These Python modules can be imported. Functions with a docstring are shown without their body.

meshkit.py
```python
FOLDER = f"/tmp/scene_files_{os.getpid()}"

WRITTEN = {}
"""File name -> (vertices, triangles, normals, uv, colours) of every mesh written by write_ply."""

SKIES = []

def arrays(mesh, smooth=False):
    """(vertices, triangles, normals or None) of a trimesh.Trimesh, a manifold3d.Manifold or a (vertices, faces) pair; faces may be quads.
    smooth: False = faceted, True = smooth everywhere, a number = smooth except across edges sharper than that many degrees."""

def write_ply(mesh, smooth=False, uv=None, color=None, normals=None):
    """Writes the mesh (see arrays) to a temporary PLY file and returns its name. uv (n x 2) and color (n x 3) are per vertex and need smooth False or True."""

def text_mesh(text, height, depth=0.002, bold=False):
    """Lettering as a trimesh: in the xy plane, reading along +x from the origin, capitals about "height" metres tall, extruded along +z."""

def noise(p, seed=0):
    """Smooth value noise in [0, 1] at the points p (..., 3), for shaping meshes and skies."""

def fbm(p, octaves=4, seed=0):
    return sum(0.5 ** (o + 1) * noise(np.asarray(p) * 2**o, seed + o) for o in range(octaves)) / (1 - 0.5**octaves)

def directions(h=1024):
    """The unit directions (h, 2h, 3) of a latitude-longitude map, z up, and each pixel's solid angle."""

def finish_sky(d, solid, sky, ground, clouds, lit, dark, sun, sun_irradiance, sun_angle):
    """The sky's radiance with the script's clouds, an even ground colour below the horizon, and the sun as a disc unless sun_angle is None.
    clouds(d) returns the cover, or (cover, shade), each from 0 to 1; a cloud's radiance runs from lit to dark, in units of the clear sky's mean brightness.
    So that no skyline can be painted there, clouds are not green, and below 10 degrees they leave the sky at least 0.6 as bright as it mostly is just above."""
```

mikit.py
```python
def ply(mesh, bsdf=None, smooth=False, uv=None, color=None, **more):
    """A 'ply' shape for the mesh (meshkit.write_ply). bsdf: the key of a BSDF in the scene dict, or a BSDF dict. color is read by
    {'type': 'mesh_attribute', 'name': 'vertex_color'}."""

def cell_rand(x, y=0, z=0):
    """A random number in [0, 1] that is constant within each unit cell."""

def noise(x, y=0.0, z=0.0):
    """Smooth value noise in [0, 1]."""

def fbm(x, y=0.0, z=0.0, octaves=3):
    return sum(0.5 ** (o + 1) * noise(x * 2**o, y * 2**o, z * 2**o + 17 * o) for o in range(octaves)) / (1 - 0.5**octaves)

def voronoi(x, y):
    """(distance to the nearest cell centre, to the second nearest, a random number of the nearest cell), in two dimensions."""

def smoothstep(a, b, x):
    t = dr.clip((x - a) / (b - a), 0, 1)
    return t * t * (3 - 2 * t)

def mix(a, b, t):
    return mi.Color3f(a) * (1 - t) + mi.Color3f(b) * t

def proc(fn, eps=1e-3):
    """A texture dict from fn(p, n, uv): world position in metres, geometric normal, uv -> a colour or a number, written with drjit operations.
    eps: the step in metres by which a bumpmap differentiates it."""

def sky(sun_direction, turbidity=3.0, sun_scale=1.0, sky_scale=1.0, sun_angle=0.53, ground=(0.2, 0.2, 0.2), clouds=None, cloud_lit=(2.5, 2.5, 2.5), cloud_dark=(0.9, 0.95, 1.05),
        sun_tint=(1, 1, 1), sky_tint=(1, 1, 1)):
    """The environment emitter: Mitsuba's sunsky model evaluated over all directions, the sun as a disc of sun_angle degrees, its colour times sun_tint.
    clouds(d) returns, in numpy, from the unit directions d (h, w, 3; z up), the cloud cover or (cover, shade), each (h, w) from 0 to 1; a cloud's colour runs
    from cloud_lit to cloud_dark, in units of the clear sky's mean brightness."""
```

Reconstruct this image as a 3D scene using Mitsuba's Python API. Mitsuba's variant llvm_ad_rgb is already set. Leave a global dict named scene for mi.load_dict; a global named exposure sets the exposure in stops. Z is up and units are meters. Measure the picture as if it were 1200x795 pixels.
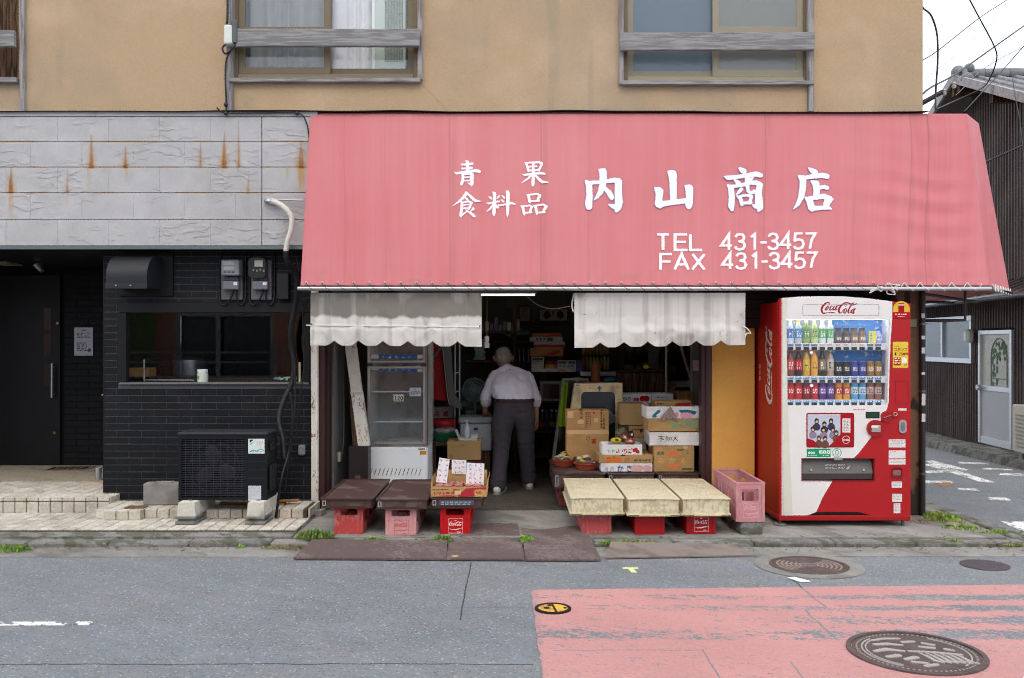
import math, random, numpy as np, trimesh, shapely, mitsuba as mi, drjit as dr, mikit, meshkit
import manifold3d as m3
from shapely.geometry import Polygon, Point, box as sbox
from shapely import affinity
from mikit import smoothstep, mix, proc
T = mi.ScalarTransform4f
rng = random.Random(7); nrg = np.random.default_rng(7)
scene, labels = {}, {}

# ------------------------------------------------------------- camera, sky, exposure
F, CX, CY, H = 1090.0, 600.0, 402.0, 1.47            # focal length and centre in photograph pixels, eye height
scene['camera'] = dict(type='perspective', fov=math.degrees(2*math.atan(600/F)), fov_axis='x', near_clip=0.05, far_clip=400.0,
                       principal_point_offset_y=(397.5-CY)/795.0,
                       to_world=T().look_at(origin=[0, 0, H], target=[0, 10, H], up=[0, 0, 1]))
scene['sky'] = mikit.sky((-0.06, -0.66, 0.75), turbidity=3, sun_scale=0.15, sun_angle=40, clouds=lambda d: (np.ones(d.shape[:2]), 0.25*meshkit.fbm(d*3.0, 3)),
                         cloud_lit=(2.36, 2.57, 2.93), cloud_dark=(1.63, 1.77, 2.02), ground=(0.18, 0.18, 0.18))
exposure = 2.64

# ------------------------------------------------------------- helpers
def X(px, D): return (px-CX)*D/F
def Z(py, D): return H-(py-CY)*D/F
def gz(x, y):                                             # height of the road; the side street falls away a little
    s = np.clip((np.asarray(x, float)-3.92)/0.3, 0, 1)
    return -0.05-0.02*np.clip(np.asarray(y, float)-7.0, 0, 14)*s
def gp(px, py, z=None):                                   # where a pixel's ray meets the ground at height z (or the road)
    zz = -0.05 if z is None else z
    for _ in range(6 if z is None else 1):
        D = (H-zz)*F/(py-CY); zz = float(gz(X(px, D), D)) if z is None else z
    return np.array([X(px, D), D, zz])
LIFT = 1.0
def lin(h):
    if not isinstance(h, str): return tuple(h)
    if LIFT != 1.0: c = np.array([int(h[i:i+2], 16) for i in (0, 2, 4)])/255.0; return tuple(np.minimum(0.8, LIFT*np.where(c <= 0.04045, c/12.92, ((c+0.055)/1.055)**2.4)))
    c = np.array([int(h[i:i+2], 16) for i in (0, 2, 4)])/255.0
    return tuple(np.where(c <= 0.04045, c/12.92, ((c+0.055)/1.055)**2.4))
def vary(h, a=0.06, r=rng):
    c = np.array(lin(h)); return tuple(np.clip(c*(1+r.uniform(-a, a))*(1+np.array([r.uniform(-a, a) for _ in range(3)])*0.3), 0, 1))
COUNT = {}
def numbered(k):
    n = COUNT.get(k, 0); COUNT[k] = n+1
    return k if n == 0 else f'{k}_{n:03d}'
def shape(key, mesh, mat, col=None, smooth=False):
    if isinstance(mesh, list): mesh = trimesh.util.concatenate(mesh)
    if hasattr(mesh, 'to_mesh'):
        m = mesh.to_mesh(); mesh = trimesh.Trimesh(m.vert_properties[:, :3], m.tri_verts, process=False)
    if col is not None:
        if smooth is not False and smooth is not True:
            mesh = trimesh.graph.smooth_shade(mesh, angle=math.radians(smooth), facet_minarea=None); smooth = True
        scene[key] = mikit.ply(mesh, mat, smooth, uv=colour_uv([lin(col)], len(mesh.vertices)))
    else: scene[key] = mikit.ply(mesh, mat, smooth)
def colour_uv(cols, n):                                    # a piece's own colour, carried in its uv pair: u = 1000 steps of red + green, v = blue
    c = np.clip(np.asarray(cols, float), 0, 1); u = np.floor(c[:, 0]*1000)+0.05+0.9*c[:, 1]
    return np.repeat(np.stack([u, c[:, 2]], 1), n, axis=0)
ORD = 'first second third fourth fifth sixth seventh eighth ninth tenth eleventh twelfth thirteenth fourteenth fifteenth sixteenth'.split()
def thing(name, label, cat, group=None, kind=None):
    key = numbered(name); labels[key] = {'label': label}
    if cat: labels[key]['category'] = cat
    if group: labels[key]['group'] = group
    if kind: labels[key]['kind'] = kind
    return key
SINGLY = 'inner_bar soffit_board purlin ridge ridge_end lean_to_rib upright divider fan_blade blade cuff board front_rib rail_bracket wall leg bars clip insulator bolt band sticker casing recess_panel frame_bar roof_bar wall_cable clamp foot price_tag screw hinge crate foot_slot core_wall room_wall shelf_wire price_print'.split()
def part(par, name, mesh, mat, col=None, smooth=False, label=None, kind=None):
    if isinstance(mesh, list) and name in SINGLY and kind is None:
        return [part(par, name, m, mat, col, smooth, label) for m in mesh][0]
    key = numbered(par+'__'+name); shape(key, mesh, mat, col, smooth)
    if label: labels[key] = {'label': label}
    if kind: labels.setdefault(key, {})['kind'] = kind
    return key
def one(name, label, cat, mesh, mat, col=None, smooth=False, group=None, kind=None):
    key = thing(name, label, cat, group, kind); shape(key, mesh, mat, col, smooth); return key
def struct(name, label, mesh, mat, col=None, smooth=False): return one(name, label, None, mesh, mat, col, smooth, kind='structure')

FB = np.array([[0,1,2]])
def bx(x0, x1, y0, y1, z0, z1, b=0.003):                   # box with chamfered edges
    if x1 < x0: x0, x1 = x1, x0
    b = min(b, 0.45*min(x1-x0, y1-y0, z1-z0))
    if b <= 0: b = 1e-4
    c = np.array([[(x0+x1)/2, (y0+y1)/2, (z0+z1)/2]]); h = np.array([x1-x0, y1-y0, z1-z0])/2
    return trimesh.Trimesh(CB_V*0+c+np.sign(CB_V)*(h-b*(np.abs(CB_V) < 1.5)), CB_F, process=False)
_s = [(a, c, d) for a in (-1, 1) for c in (-1, 1) for d in (-1, 1)]
CB_V = np.array([[s[i]*(2 if i == k else 1) for i in range(3)] for s in _s for k in range(3)], float)
_h = trimesh.Trimesh(CB_V, trimesh.convex.convex_hull(CB_V*np.where(np.abs(CB_V) > 1.5, 0.6, 0.9)).faces, process=False)
_hv = CB_V*np.where(np.abs(CB_V) > 1.5, 0.6, 0.9)
_hull = trimesh.convex.convex_hull(_hv)
_map = [int(np.argmin(np.abs(_hv-v).sum(1))) for v in _hull.vertices]
CB_F = np.array(_map)[_hull.faces]
def rot(m, ang, axis, at):
    m = m.copy(); m.apply_transform(trimesh.transformations.rotation_matrix(math.radians(ang), axis, at)); return m
def mov(m, x=0, y=0, z=0):
    m = m.copy(); m.apply_translation([x, y, z]); return m
def hexa(p):                                               # 8 corners: bottom ring of 4, top ring of 4
    return trimesh.convex.convex_hull(np.array(p, float))
def tube(pts, r, n=8, closed=False):
    P = np.array(pts, float); r = np.broadcast_to(np.asarray(r, float), (len(P),))
    t = np.gradient(P, axis=0); t /= np.linalg.norm(t, axis=1, keepdims=True)+1e-12
    a = np.array([0, 0, 1.0]) if abs(t[0][2]) < 0.9 else np.array([1.0, 0, 0])
    u = np.cross(t[0], a); u /= np.linalg.norm(u); V = []
    for i in range(len(P)):
        u = u-t[i]*(u@t[i]); u /= np.linalg.norm(u)+1e-12; w = np.cross(t[i], u)
        k = np.arange(n)*2*math.pi/n
        V.append(P[i]+r[i]*(np.cos(k)[:, None]*u+np.sin(k)[:, None]*w))
    V = np.vstack(V+[P[:1], P[-1:]]); f = []; m = len(P)
    for i in range(m-1):
        for j in range(n):
            a0, a1 = i*n+j, i*n+(j+1) % n
            f += [[a0, a1, a1+n], [a0, a1+n, a0+n]]
    for j in range(n):
        f += [[m*n, (j+1) % n, j], [m*n+1, (m-1)*n+j, (m-1)*n+(j+1) % n]]
    return trimesh.Trimesh(V, f, process=False)
def curve(pts, n=24):                                      # Catmull-Rom through the points
    P = np.array(pts, float); P = np.vstack([2*P[0]-P[1], P, 2*P[-1]-P[-2]]); out = []
    for s in np.linspace(0, len(P)-3-1e-9, n):
        i = int(s); t = s-i; a, b, c, d = P[i:i+4]
        out.append(0.5*(2*b+(c-a)*t+(2*a-5*b+4*c-d)*t*t+(3*b-a-3*c+d)*t**3))
    return np.array(out)
def lathe(prof, n=20, at=(0, 0, 0)):
    m = trimesh.creation.revolve(np.array(prof, float), sections=n); m.apply_translation(at); return m
def cyl(x, y, z0, z1, r, n=20): return lathe([(0, z0), (r, z0), (r, z1), (0, z1)], n, (x, y, 0))
def cyly(x, z, y0, y1, r, n=24):                           # a cylinder along y
    return rot(lathe([(0, y0), (r, y0), (r, y1), (0, y1)], n), -90, [1, 0, 0], [0, 0, 0]).apply_transform(np.array([[1,0,0,x],[0,1,0,0],[0,0,1,z],[0,0,0,1.]]))
def ext(poly, d):
    gs = [g for g in getattr(poly, 'geoms', [poly]) if g.area > 1e-9]
    return trimesh.util.concatenate([trimesh.creation.extrude_polygon(g, d, engine='earcut') for g in gs])
def frame(mesh, o, ux, uy):                                # local x, y, z -> o + x ux + y uy + z n
    ux, uy = np.array(ux, float), np.array(uy, float); M = np.eye(4)
    M[:3, 0], M[:3, 1], M[:3, 2], M[:3, 3] = ux, uy, np.cross(ux, uy)/max(np.linalg.norm(ux)*np.linalg.norm(uy), 1e-12)*1.0, o
    mesh = mesh.copy(); mesh.apply_transform(M); return mesh
def prism(pts, y0, y1):                                    # polygon in x, z swept along y
    p = Polygon(pts) if not hasattr(pts, 'area') else pts
    return frame(ext(p, y1-y0), (0, y1, 0), (1, 0, 0), (0, 0, 1))
def prismx(pts, x0, x1):                                   # polygon in y, z swept along x
    p = Polygon(pts) if not hasattr(pts, 'area') else pts
    return frame(ext(p, x1-x0), (x0, 0, 0), (0, 1, 0), (0, 0, 1))
def prismz(pts, z0, z1):
    p = Polygon(pts) if not hasattr(pts, 'area') else pts
    return frame(ext(p, z1-z0), (0, 0, z0), (1, 0, 0), (0, 1, 0))
def sheet(G, th):                                          # grid of points (n, m, 3) -> closed sheet of that thickness
    G = np.asarray(G, float); n, m = G.shape[:2]
    nn = np.cross(np.gradient(G, axis=1), np.gradient(G, axis=0)); nn /= np.linalg.norm(nn, axis=2, keepdims=True)+1e-12
    V = np.vstack([G.reshape(-1, 3), (G-nn*th).reshape(-1, 3)]); f = []; N = n*m
    I = np.arange(N).reshape(n, m); a, b, c, d = (I[:-1, :-1].ravel(), I[:-1, 1:].ravel(), I[1:, 1:].ravel(), I[1:, :-1].ravel())
    f = [np.stack([a, b, c], 1), np.stack([a, c, d], 1), np.stack([a, c, b], 1)+N, np.stack([a, d, c], 1)+N]
    ring = np.concatenate([I[0, :], I[1:, -1], I[-1, -2::-1], I[-2:0:-1, 0]]); r2 = np.roll(ring, -1)
    f += [np.stack([ring, ring+N, r2+N], 1), np.stack([ring, r2+N, r2], 1)]
    return trimesh.Trimesh(V, np.vstack(f), process=False)
def grid(u0, u1, n, v0, v1, m): return np.meshgrid(np.linspace(u0, u1, n), np.linspace(v0, v1, m))
def rrect(x0, x1, y0, y1, r): 
    r = min(r, 0.49*abs(x1-x0), 0.49*abs(y1-y0)); return sbox(x0+r, y0+r, x1-r, y1-r).buffer(r, quad_segs=4)
FRONT = ((1, 0, 0), (0, 0, 1))
def plate(poly, y, th): return prism(poly, y-th, y)        # flat piece whose back lies at y, facing the street
def ppl(pts, D): return [(X(a, D), Z(b, D)) for a, b in pts]
def pbox(px0, px1, py0, py1, y0, y1, b=0.003, D=None):     # box whose front face spans these photograph pixels at depth y0
    D = D or y0; return bx(X(px0, D), X(px1, D), y0, y1, Z(py1, D), Z(py0, D), b)

# lettering: latin from the font, other characters from stored outlines, brush letters from strokes
STROKES = {
 'い': '14,22 12,50 22,78 34,66;72,28 84,62', 'ち': '18,28 80,24;46,8 32,54 56,44 78,54 74,78 42,92', 'ご': '24,24 70,22;20,56 22,82 78,82;76,4 82,14;88,2 94,12', 'か': '10,34 62,32 58,80 44,88;36,10 14,90;74,26 88,54',
 'き': '20,24 76,18;18,42 80,36;42,6 70,58;24,62 30,84 68,88', 'み': '24,16 56,16 24,76 12,66 30,54 90,66;74,34 62,92', 'ん': '52,8 12,90 40,50 54,88 90,60', 'つ': '8,36 60,24 86,46 76,70 40,84', 'め': '24,20 50,82;68,10 42,76 18,82 14,58 52,34 86,50 80,78 60,90',
 'た': '10,28 60,24;38,6 14,88;54,46 88,44;50,70 58,86 92,84', 'ー': '10,50 90,50', 'イ': '80,8 44,44 10,58;54,38 54,92', 'チ': '74,10 24,22;8,48 92,48;52,18 50,70 24,92', 'オ': '10,30 90,30;62,6 62,90 48,84;60,32 12,78', 'シ': '18,12 36,22;10,36 28,46;14,86 50,72 90,24',
 'ス': '16,16 78,16 56,56 10,86;54,54 88,86', 'タ': '38,6 10,46;34,18 82,18 66,60 24,92;30,42 66,60', 'ン': '12,18 36,32;14,84 54,70 90,26', 'プ': '10,22 76,22 62,64 24,90;88,6 96,12 88,18 82,12 88,6', 'ト': '36,6 36,92;38,38 78,58', 'マ': '8,20 90,20 50,70;38,54 66,86',
 '柿': '6,32 44,32;26,8 26,92;26,34 6,66;28,40 44,58;50,22 96,22;73,6 73,94;56,40 92,40 92,76 84,78;56,40 56,80', '共': '16,32 86,32;34,8 34,62;66,8 66,62;6,62 94,62;36,70 12,92;64,70 90,92', '糸': '44,6 24,28 54,32;70,20 30,54 78,50;50,54 50,92;30,64 14,84;68,64 86,84',
 '選': '10,12 20,22;8,40 22,40 22,72 8,86;22,76 40,88 94,88;36,10 58,10 58,22 38,22 38,34 60,34;66,10 88,10 88,22 68,22 68,34 90,34;32,50 94,50;48,40 48,66;76,40 76,66;28,66 96,66;50,70 38,82;74,70 88,80',
 '島': '46,4 38,14;22,14 80,14 80,34 22,34;22,14 22,50 92,50 86,88 74,92;22,24 78,24;14,60 14,82 62,82 62,60;38,56 38,80', '福': '20,6 24,16;6,28 38,28 10,64;24,48 24,94;30,50 40,60;46,12 94,12;52,24 90,24 90,40 52,40 52,24;50,52 92,52 92,90 50,90 50,52;70,52 70,90;50,70 92,70',
 '岡': '12,10 12,94;12,10 88,10 88,90 76,92;32,22 38,32;66,22 60,32;24,42 76,42;30,54 30,80 70,80 70,54;50,42 50,80', '愛': '80,6 18,14;24,20 30,30;48,18 50,28;76,18 68,28;10,48 10,36 92,36 90,48;30,46 36,60 62,60;24,54 16,64;48,44 54,52;70,48 80,58;40,62 20,84;40,70 72,70 28,94;36,74 88,94',
 '媛': '22,8 14,46 38,84;34,30 8,90;4,32 42,32;88,6 50,12;52,18 56,28;68,18 70,28;90,18 82,28;48,36 94,36;46,50 96,50;62,36 46,90;58,62 86,62 58,94;60,70 94,94', '国': '10,8 10,92;10,8 90,8 90,92;10,90 90,90;26,26 74,26;30,48 70,48;24,72 78,72;50,26 50,72;62,58 68,66',
 '産': '50,4 50,14;14,16 88,16;34,20 40,30;66,20 58,30;12,34 92,34;18,34 6,92;36,42 28,58;34,52 86,52;34,70 80,70;24,90 94,90;58,42 58,90', '無': '26,6 8,30;20,18 90,18;8,40 92,40;6,62 94,62;24,18 24,62;42,18 42,62;60,18 60,62;78,18 78,62;18,74 10,90;38,74 40,88;60,74 62,88;80,74 90,90',
 '料': '8,14 16,28;44,12 36,28;6,38 48,38;26,6 26,92;26,40 6,72;28,42 46,60;58,16 68,26;54,38 64,48;52,66 96,58;82,6 82,94',
 'E': '52,18 10,18 10,92 54,92;10,54 48,54', 'O': '30,18 10,34 8,60 14,82 30,92 46,82 52,60 50,34 30,18', 'I': '20,18 20,92', 'C': '50,30 32,18 12,32 8,56 14,82 32,92 50,80', 'N': '8,92 8,18 50,92 50,18', 'A': '4,92 29,18 54,92;14,66 44,66', 'J': '40,18 40,76 24,92 8,78',
 '1': '12,32 28,18 28,92', '2': '8,34 28,18 48,34 10,92 52,92', '0': '28,18 10,40 10,70 28,92 46,70 46,40 28,18', '5': '48,18 14,18 10,52 34,46 48,66 40,88 10,88', 'e': '8,66 48,66 44,48 28,42 10,54 10,80 28,92 46,84', 'c': '46,52 28,42 10,54 10,80 28,92 46,82', 'o': '28,42 10,54 10,80 28,92 46,80 46,54 28,42'}
def glyph(ch): return shapely.union_all([shapely.LineString([((float(q.split(',')[0]))/100, (92-float(q.split(',')[1]))/100) for q in s.split()]).buffer(.048, quad_segs=2) for s in STROKES[ch].split(';')])
def cjk(text, h, pitch=1.0, vertical=False):
    return shapely.union_all([affinity.translate(affinity.scale(glyph(c), h, h, origin=(0, 0)), 0 if vertical else i*h*pitch, -i*h*pitch if vertical else 0) for i, c in enumerate(text) if c != ' '])
def latin(text, h, depth=0.0008, bold=False): return meshkit.text_mesh(text, h, depth, bold)
def brush(s, k=1.0):                                       # 'x,y,w x,y,w;...' strokes of changing width, y down
    out = []
    for st in s.split(';'):
        pts = [tuple(map(float, q.split(','))) for q in st.split()]
        cs = [Point(x, -y).buffer(w/2*k, quad_segs=5) for x, y, w in pts]
        out += [shapely.union_all([a, b]).convex_hull for a, b in zip(cs, cs[1:])]
    return shapely.union_all(out)
def ring(poly, w): return poly.difference(poly.buffer(-w))
def bars(x0, x1, y0, y1, n, seed, fill=0.55):              # lines of print too small to read
    r = random.Random(seed); h = (y1-y0)/n; out = []
    for i in range(n):
        x = x0
        while x < x1-0.001:
            w = min(r.uniform(0.6, 2.4)*h, x1-x); out.append(sbox(x, y0+i*h, x+w*0.8, y0+i*h+h*fill)); x += w+0.3*h
            if r.random() < 0.06: break
    return shapely.union_all(out)
LOGO = brush('33,25,1.6 33.5,20,1.8 31,18.5,2.2 26,20.5,3.4 19,27,4.6 15.5,34,5 16,41,4.4 20,45,3 30,43.5,1.6 38,42.5,2 43,43.5,2.8 48,43.5,.9;31,28,1.5 27,31,3 24.5,36,3 27,37.5,2 31,33,2.5 32,29,1.5 30,27,1;41,28.5,1.3 39,27.5,2 36,31,3 34.5,36,3 38,37.5,1.6 42,33,1.2;46,28,1.6 43,32,3 42.5,36.5,3 46,36,1.6 50,29,2 52,26,1.2;52,26.5,2.6 48.5,34,3 49,37.5,2 53,34.5,1;55,27,1.8 58,26.5,1.8;71,28.5,1 74,26,1 74,22.5,1.2 71.5,23,1 69.5,27,1;74,20.5,1.4 68,21,2.8 61,27,3.8 56.5,34,4.6 55.5,40,4.6 58.5,44.5,2.8 63,42,1.3 68,35,1;70,20,1.6 76,19.5,2.8 82,22,2.8 88,24.5,3.2 94,24,2.4 99,20.5,.9;72,33.5,1.6 68.5,38,3 67.5,43.5,3 71,44.5,1.8 74.5,38,2.4 74,34,1.4;92,20,1.6 87,22,2.2 82,30,3 78,39,3.2 78,44,2.8 81,43,1.2;91,34.5,1.6 86,38,3 84,43,3.2 87,44.5,1.8 91,39,1.8 94,33,1.2;94,33.5,2.7 90,41,3.2 90,44.5,2.7 93,43,1').simplify(0.12)
LOGO = affinity.scale(affinity.translate(LOGO, -15, 45), 1/84, 1/84, origin=(0, 0))      # one unit wide
# ------------------------------------------------------------- materials
def hash_(q):
    q = q ^ (q >> 15); q = q*0x2c1b3c6d; q = q ^ (q >> 12); q = q*0x297a2d39
    return mi.Float(q >> 8)*(1/16777216.0)
def noise2(u, v):                                          # value noise on a plane
    iu, iv = dr.floor(u), dr.floor(v); a, b = u-iu, v-iv; a, b = a*a*(3-2*a), b*b*(3-2*b)
    q = mi.UInt32(mi.Int32(iu))*374761393+mi.UInt32(mi.Int32(iv))*668265263
    return dr.lerp(dr.lerp(hash_(q), hash_(q+374761393), a), dr.lerp(hash_(q+668265263), hash_(q+1043026656), a), b)
def noise(x, y=0.0, z=0.0): return noise2(mi.Float(x)+0.61*y, mi.Float(z)+0.79*y)
def fbm(x, y=0.0, z=0.0, octaves=3):
    u, v = mi.Float(x)+0.61*y, mi.Float(z)+0.79*y; octaves = min(octaves, 3)
    return sum(0.5**(o+1)*noise2(u*2**o+7.3*o, v*2**o) for o in range(octaves))/(1-0.5**octaves)
def cell(u, v): return hash_(mi.UInt32(mi.Int32(dr.floor(u)))*374761393+mi.UInt32(mi.Int32(dr.floor(v)))*668265263)
def own_colour(p, n, uv): r = dr.floor(uv.x); return mi.Color3f(r/1000, (uv.x-r-0.05)/0.9, uv.y)
VC = proc(own_colour)
def rgb(c): return {'type': 'rgb', 'value': list(map(float, lin(c)))}
def prin(col, rough=0.85, spec=0.15, **k): return {'type': 'principled', 'base_color': col, 'roughness': rough, 'specular': spec, **k}
def ts(b): return {'type': 'twosided', 'bsdf': b}
def bump(fn, scale, b, eps=0.002): return {'type': 'bumpmap', 'arbitrary': proc(fn, eps), 'scale': scale, 'bsdf': b}
def blend(w, a, b): return {'type': 'blendbsdf', 'weight': proc(w) if callable(w) else w, 'bsdf_0': a, 'bsdf_1': b}
def mat(name, b): scene[name] = b; return name
def grime(p, n, uv): return smoothstep(0.5, 0.85, fbm(p.x*9, p.y*9, p.z*5, 4))*0.55+0.12*smoothstep(0.55, 0.7, noise(p.x*120, p.y*120, p.z*120))
mat('matte', ts(prin(VC, 0.9, 0.12)))
mat('satin', ts(prin(VC, 0.42, 0.3)))
mat('gloss', ts(prin(VC, 0.16, 0.5)))
mat('metal', ts(prin(VC, 0.38, 0.5, metallic=0.85)))
mat('worn', ts(blend(grime, prin(VC, 0.75, 0.3), prin(rgb('5d564d'), 0.9))))
mat('old_plastic', ts(blend(lambda p, n, uv: 0.08+0.3*smoothstep(0.45, 0.75, 0.5*fbm(p.x*14, p.y*14, p.z*22, 3)+0.5*fbm(p.x*90, p.y*90, p.z*40, 3)), prin(VC, 0.5, 0.45), prin(rgb('c9b3a8'), 0.8))))
mat('pane', {'type': 'thindielectric', 'int_ior': 1.5})
def rough_grain(p, n, uv): return fbm(p.x*160, p.y*160, p.z*160, 2)
# road
def asph(p, n, uv):
    g = noise(p.x*170, p.y*170); g2 = cell(p.x*95+0.3*g, p.y*95); big = fbm(p.x*0.9, p.y*1.4, 3.3, 4); st = fbm(p.x*6, p.y*9, 1.7, 3)
    v = 0.185+0.062*(g-0.5)+0.04*(big-0.5)+0.04*(st-0.5)
    v = v+0.13*smoothstep(0.93, 1.0, g2)-0.06*smoothstep(0.12, 0.0, g2)
    warm = fbm(p.x*5+9, p.y*5, 8.1, 3)-0.5
    def crack(d, w): return smoothstep(w, 0.0, dr.abs(d))
    wob = 0.03*(fbm(p.x*7, p.y*7, 2.2, 3)-0.5)
    c = crack(p.y-4.40+wob, 0.011)*dr.select(p.x < 0.1, 1.0, 0.0)
    c = dr.maximum(c, crack(p.x+0.285+wob*0.4, 0.008)*dr.select((p.y > 5.1) & (p.y < 6.45), 1.0, 0.0))
    c = dr.maximum(c, crack(p.x-1.80+wob*0.5, 0.010)*dr.select((p.y > 5.75) & (p.y < 6.1), 1.0, 0.0))
    c = dr.maximum(c, 0.6*crack(p.y-5.35+wob, 0.007)*dr.select((p.x > -0.28) & (p.x < 0.1), 1.0, 0.0))
    v = v*(1-0.8*c)
    return mi.Color3f(v*(0.94+0.10*warm), v*1.0, v*(1.05-0.12*warm))
def asph_h(p, n, uv): return noise(p.x*110, p.y*110)+0.5*noise(p.x*210, p.y*210)
ASPH = prin(proc(asph), 0.8, 0.35)
mat('asphalt', ts(bump(asph_h, 0.0016, ASPH)))
def pinkwear(p, n, uv):                                    # 1 where the red coat is worn off
    f = 0.55*fbm(p.x*85, p.y*150, 0.4, 3)+0.45*fbm(p.x*17, p.y*40, 3.4, 3); w = fbm(p.x*1.3, p.y*2.2, 5.5, 3); rx = smoothstep(0.2, 3.6, p.x)
    def track(y, h): return smoothstep(h, h*0.25, dr.abs(p.y-y+0.05*(fbm(p.x*2, 3.1, 0, 2)-0.5)))
    b = dr.maximum(dr.maximum(track(5.56-0.01*p.x, 0.09), track(5.34-0.01*p.x, 0.09)), dr.maximum(track(4.83, 0.13), track(5.08, 0.13)*rx))
    a = b*(0.11+0.23*rx)+0.22*(w-0.5)
    e = smoothstep(0.03, 0.0, p.x-0.13-0.02*noise(p.y*20))*0.2
    spots = smoothstep(0.80, 0.9, fbm(p.x*60, p.y*60, 4.4, 2))*0.4
    def crack(d, w): return smoothstep(w, 0.0, dr.abs(d))
    wob = 0.02*(fbm(p.x*11, p.y*11, 2.2, 3)-0.5)
    c = crack(p.y-4.59+wob*0.6, 0.008)*dr.select((p.x > 0.2) & (p.x < 0.94), 1.0, 0.0)
    c = dr.maximum(c, crack(p.x-0.94+wob*0.6, 0.007)*dr.select(p.y < 4.6, 1.0, 0.0))
    c = dr.maximum(c, crack(p.x-1.32+wob, 0.007)*dr.select(p.y < 4.42, 1.0, 0.0))
    c = dr.maximum(c, crack(p.x-1.795+wob, 0.012)*dr.select(p.y > 5.28, 1.0, 0.0))
    c = dr.maximum(c, crack(p.x-1.66+wob, 0.012)*dr.select((p.y < 5.31) & (p.y > 4.75), 1.0, 0.0))
    c = dr.maximum(c, crack(p.y-5.295+wob, 0.012)*dr.select((p.x > 1.655) & (p.x < 1.80), 1.0, 0.0))
    return dr.clip(smoothstep(0.57, 0.66, f*0.75+a*0.8+0.10)+spots*smoothstep(0.35, 0.6, w)+e+1.0*c, 0, 1)
def pinkc(p, n, uv): 
    g = fbm(p.x*3, p.y*3, 1.0, 3)-0.5; q = noise(p.x*140, p.y*140)-0.5
    return mi.Color3f(0.465, 0.235, 0.22)*(1+0.16*g+0.16*q)
mat('red_coat', ts(bump(asph_h, 0.0016, blend(pinkwear, prin(proc(pinkc), 0.75, 0.3), ASPH))))
mat('white_line', ts(blend(lambda p, n, uv: smoothstep(0.47, 0.60, fbm(p.x*34, p.y*34, 2.0, 4)+0.25*(noise(p.x*5, p.y*5)-0.5)), prin(rgb('e2e2de'), 0.8), ASPH)))
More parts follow.
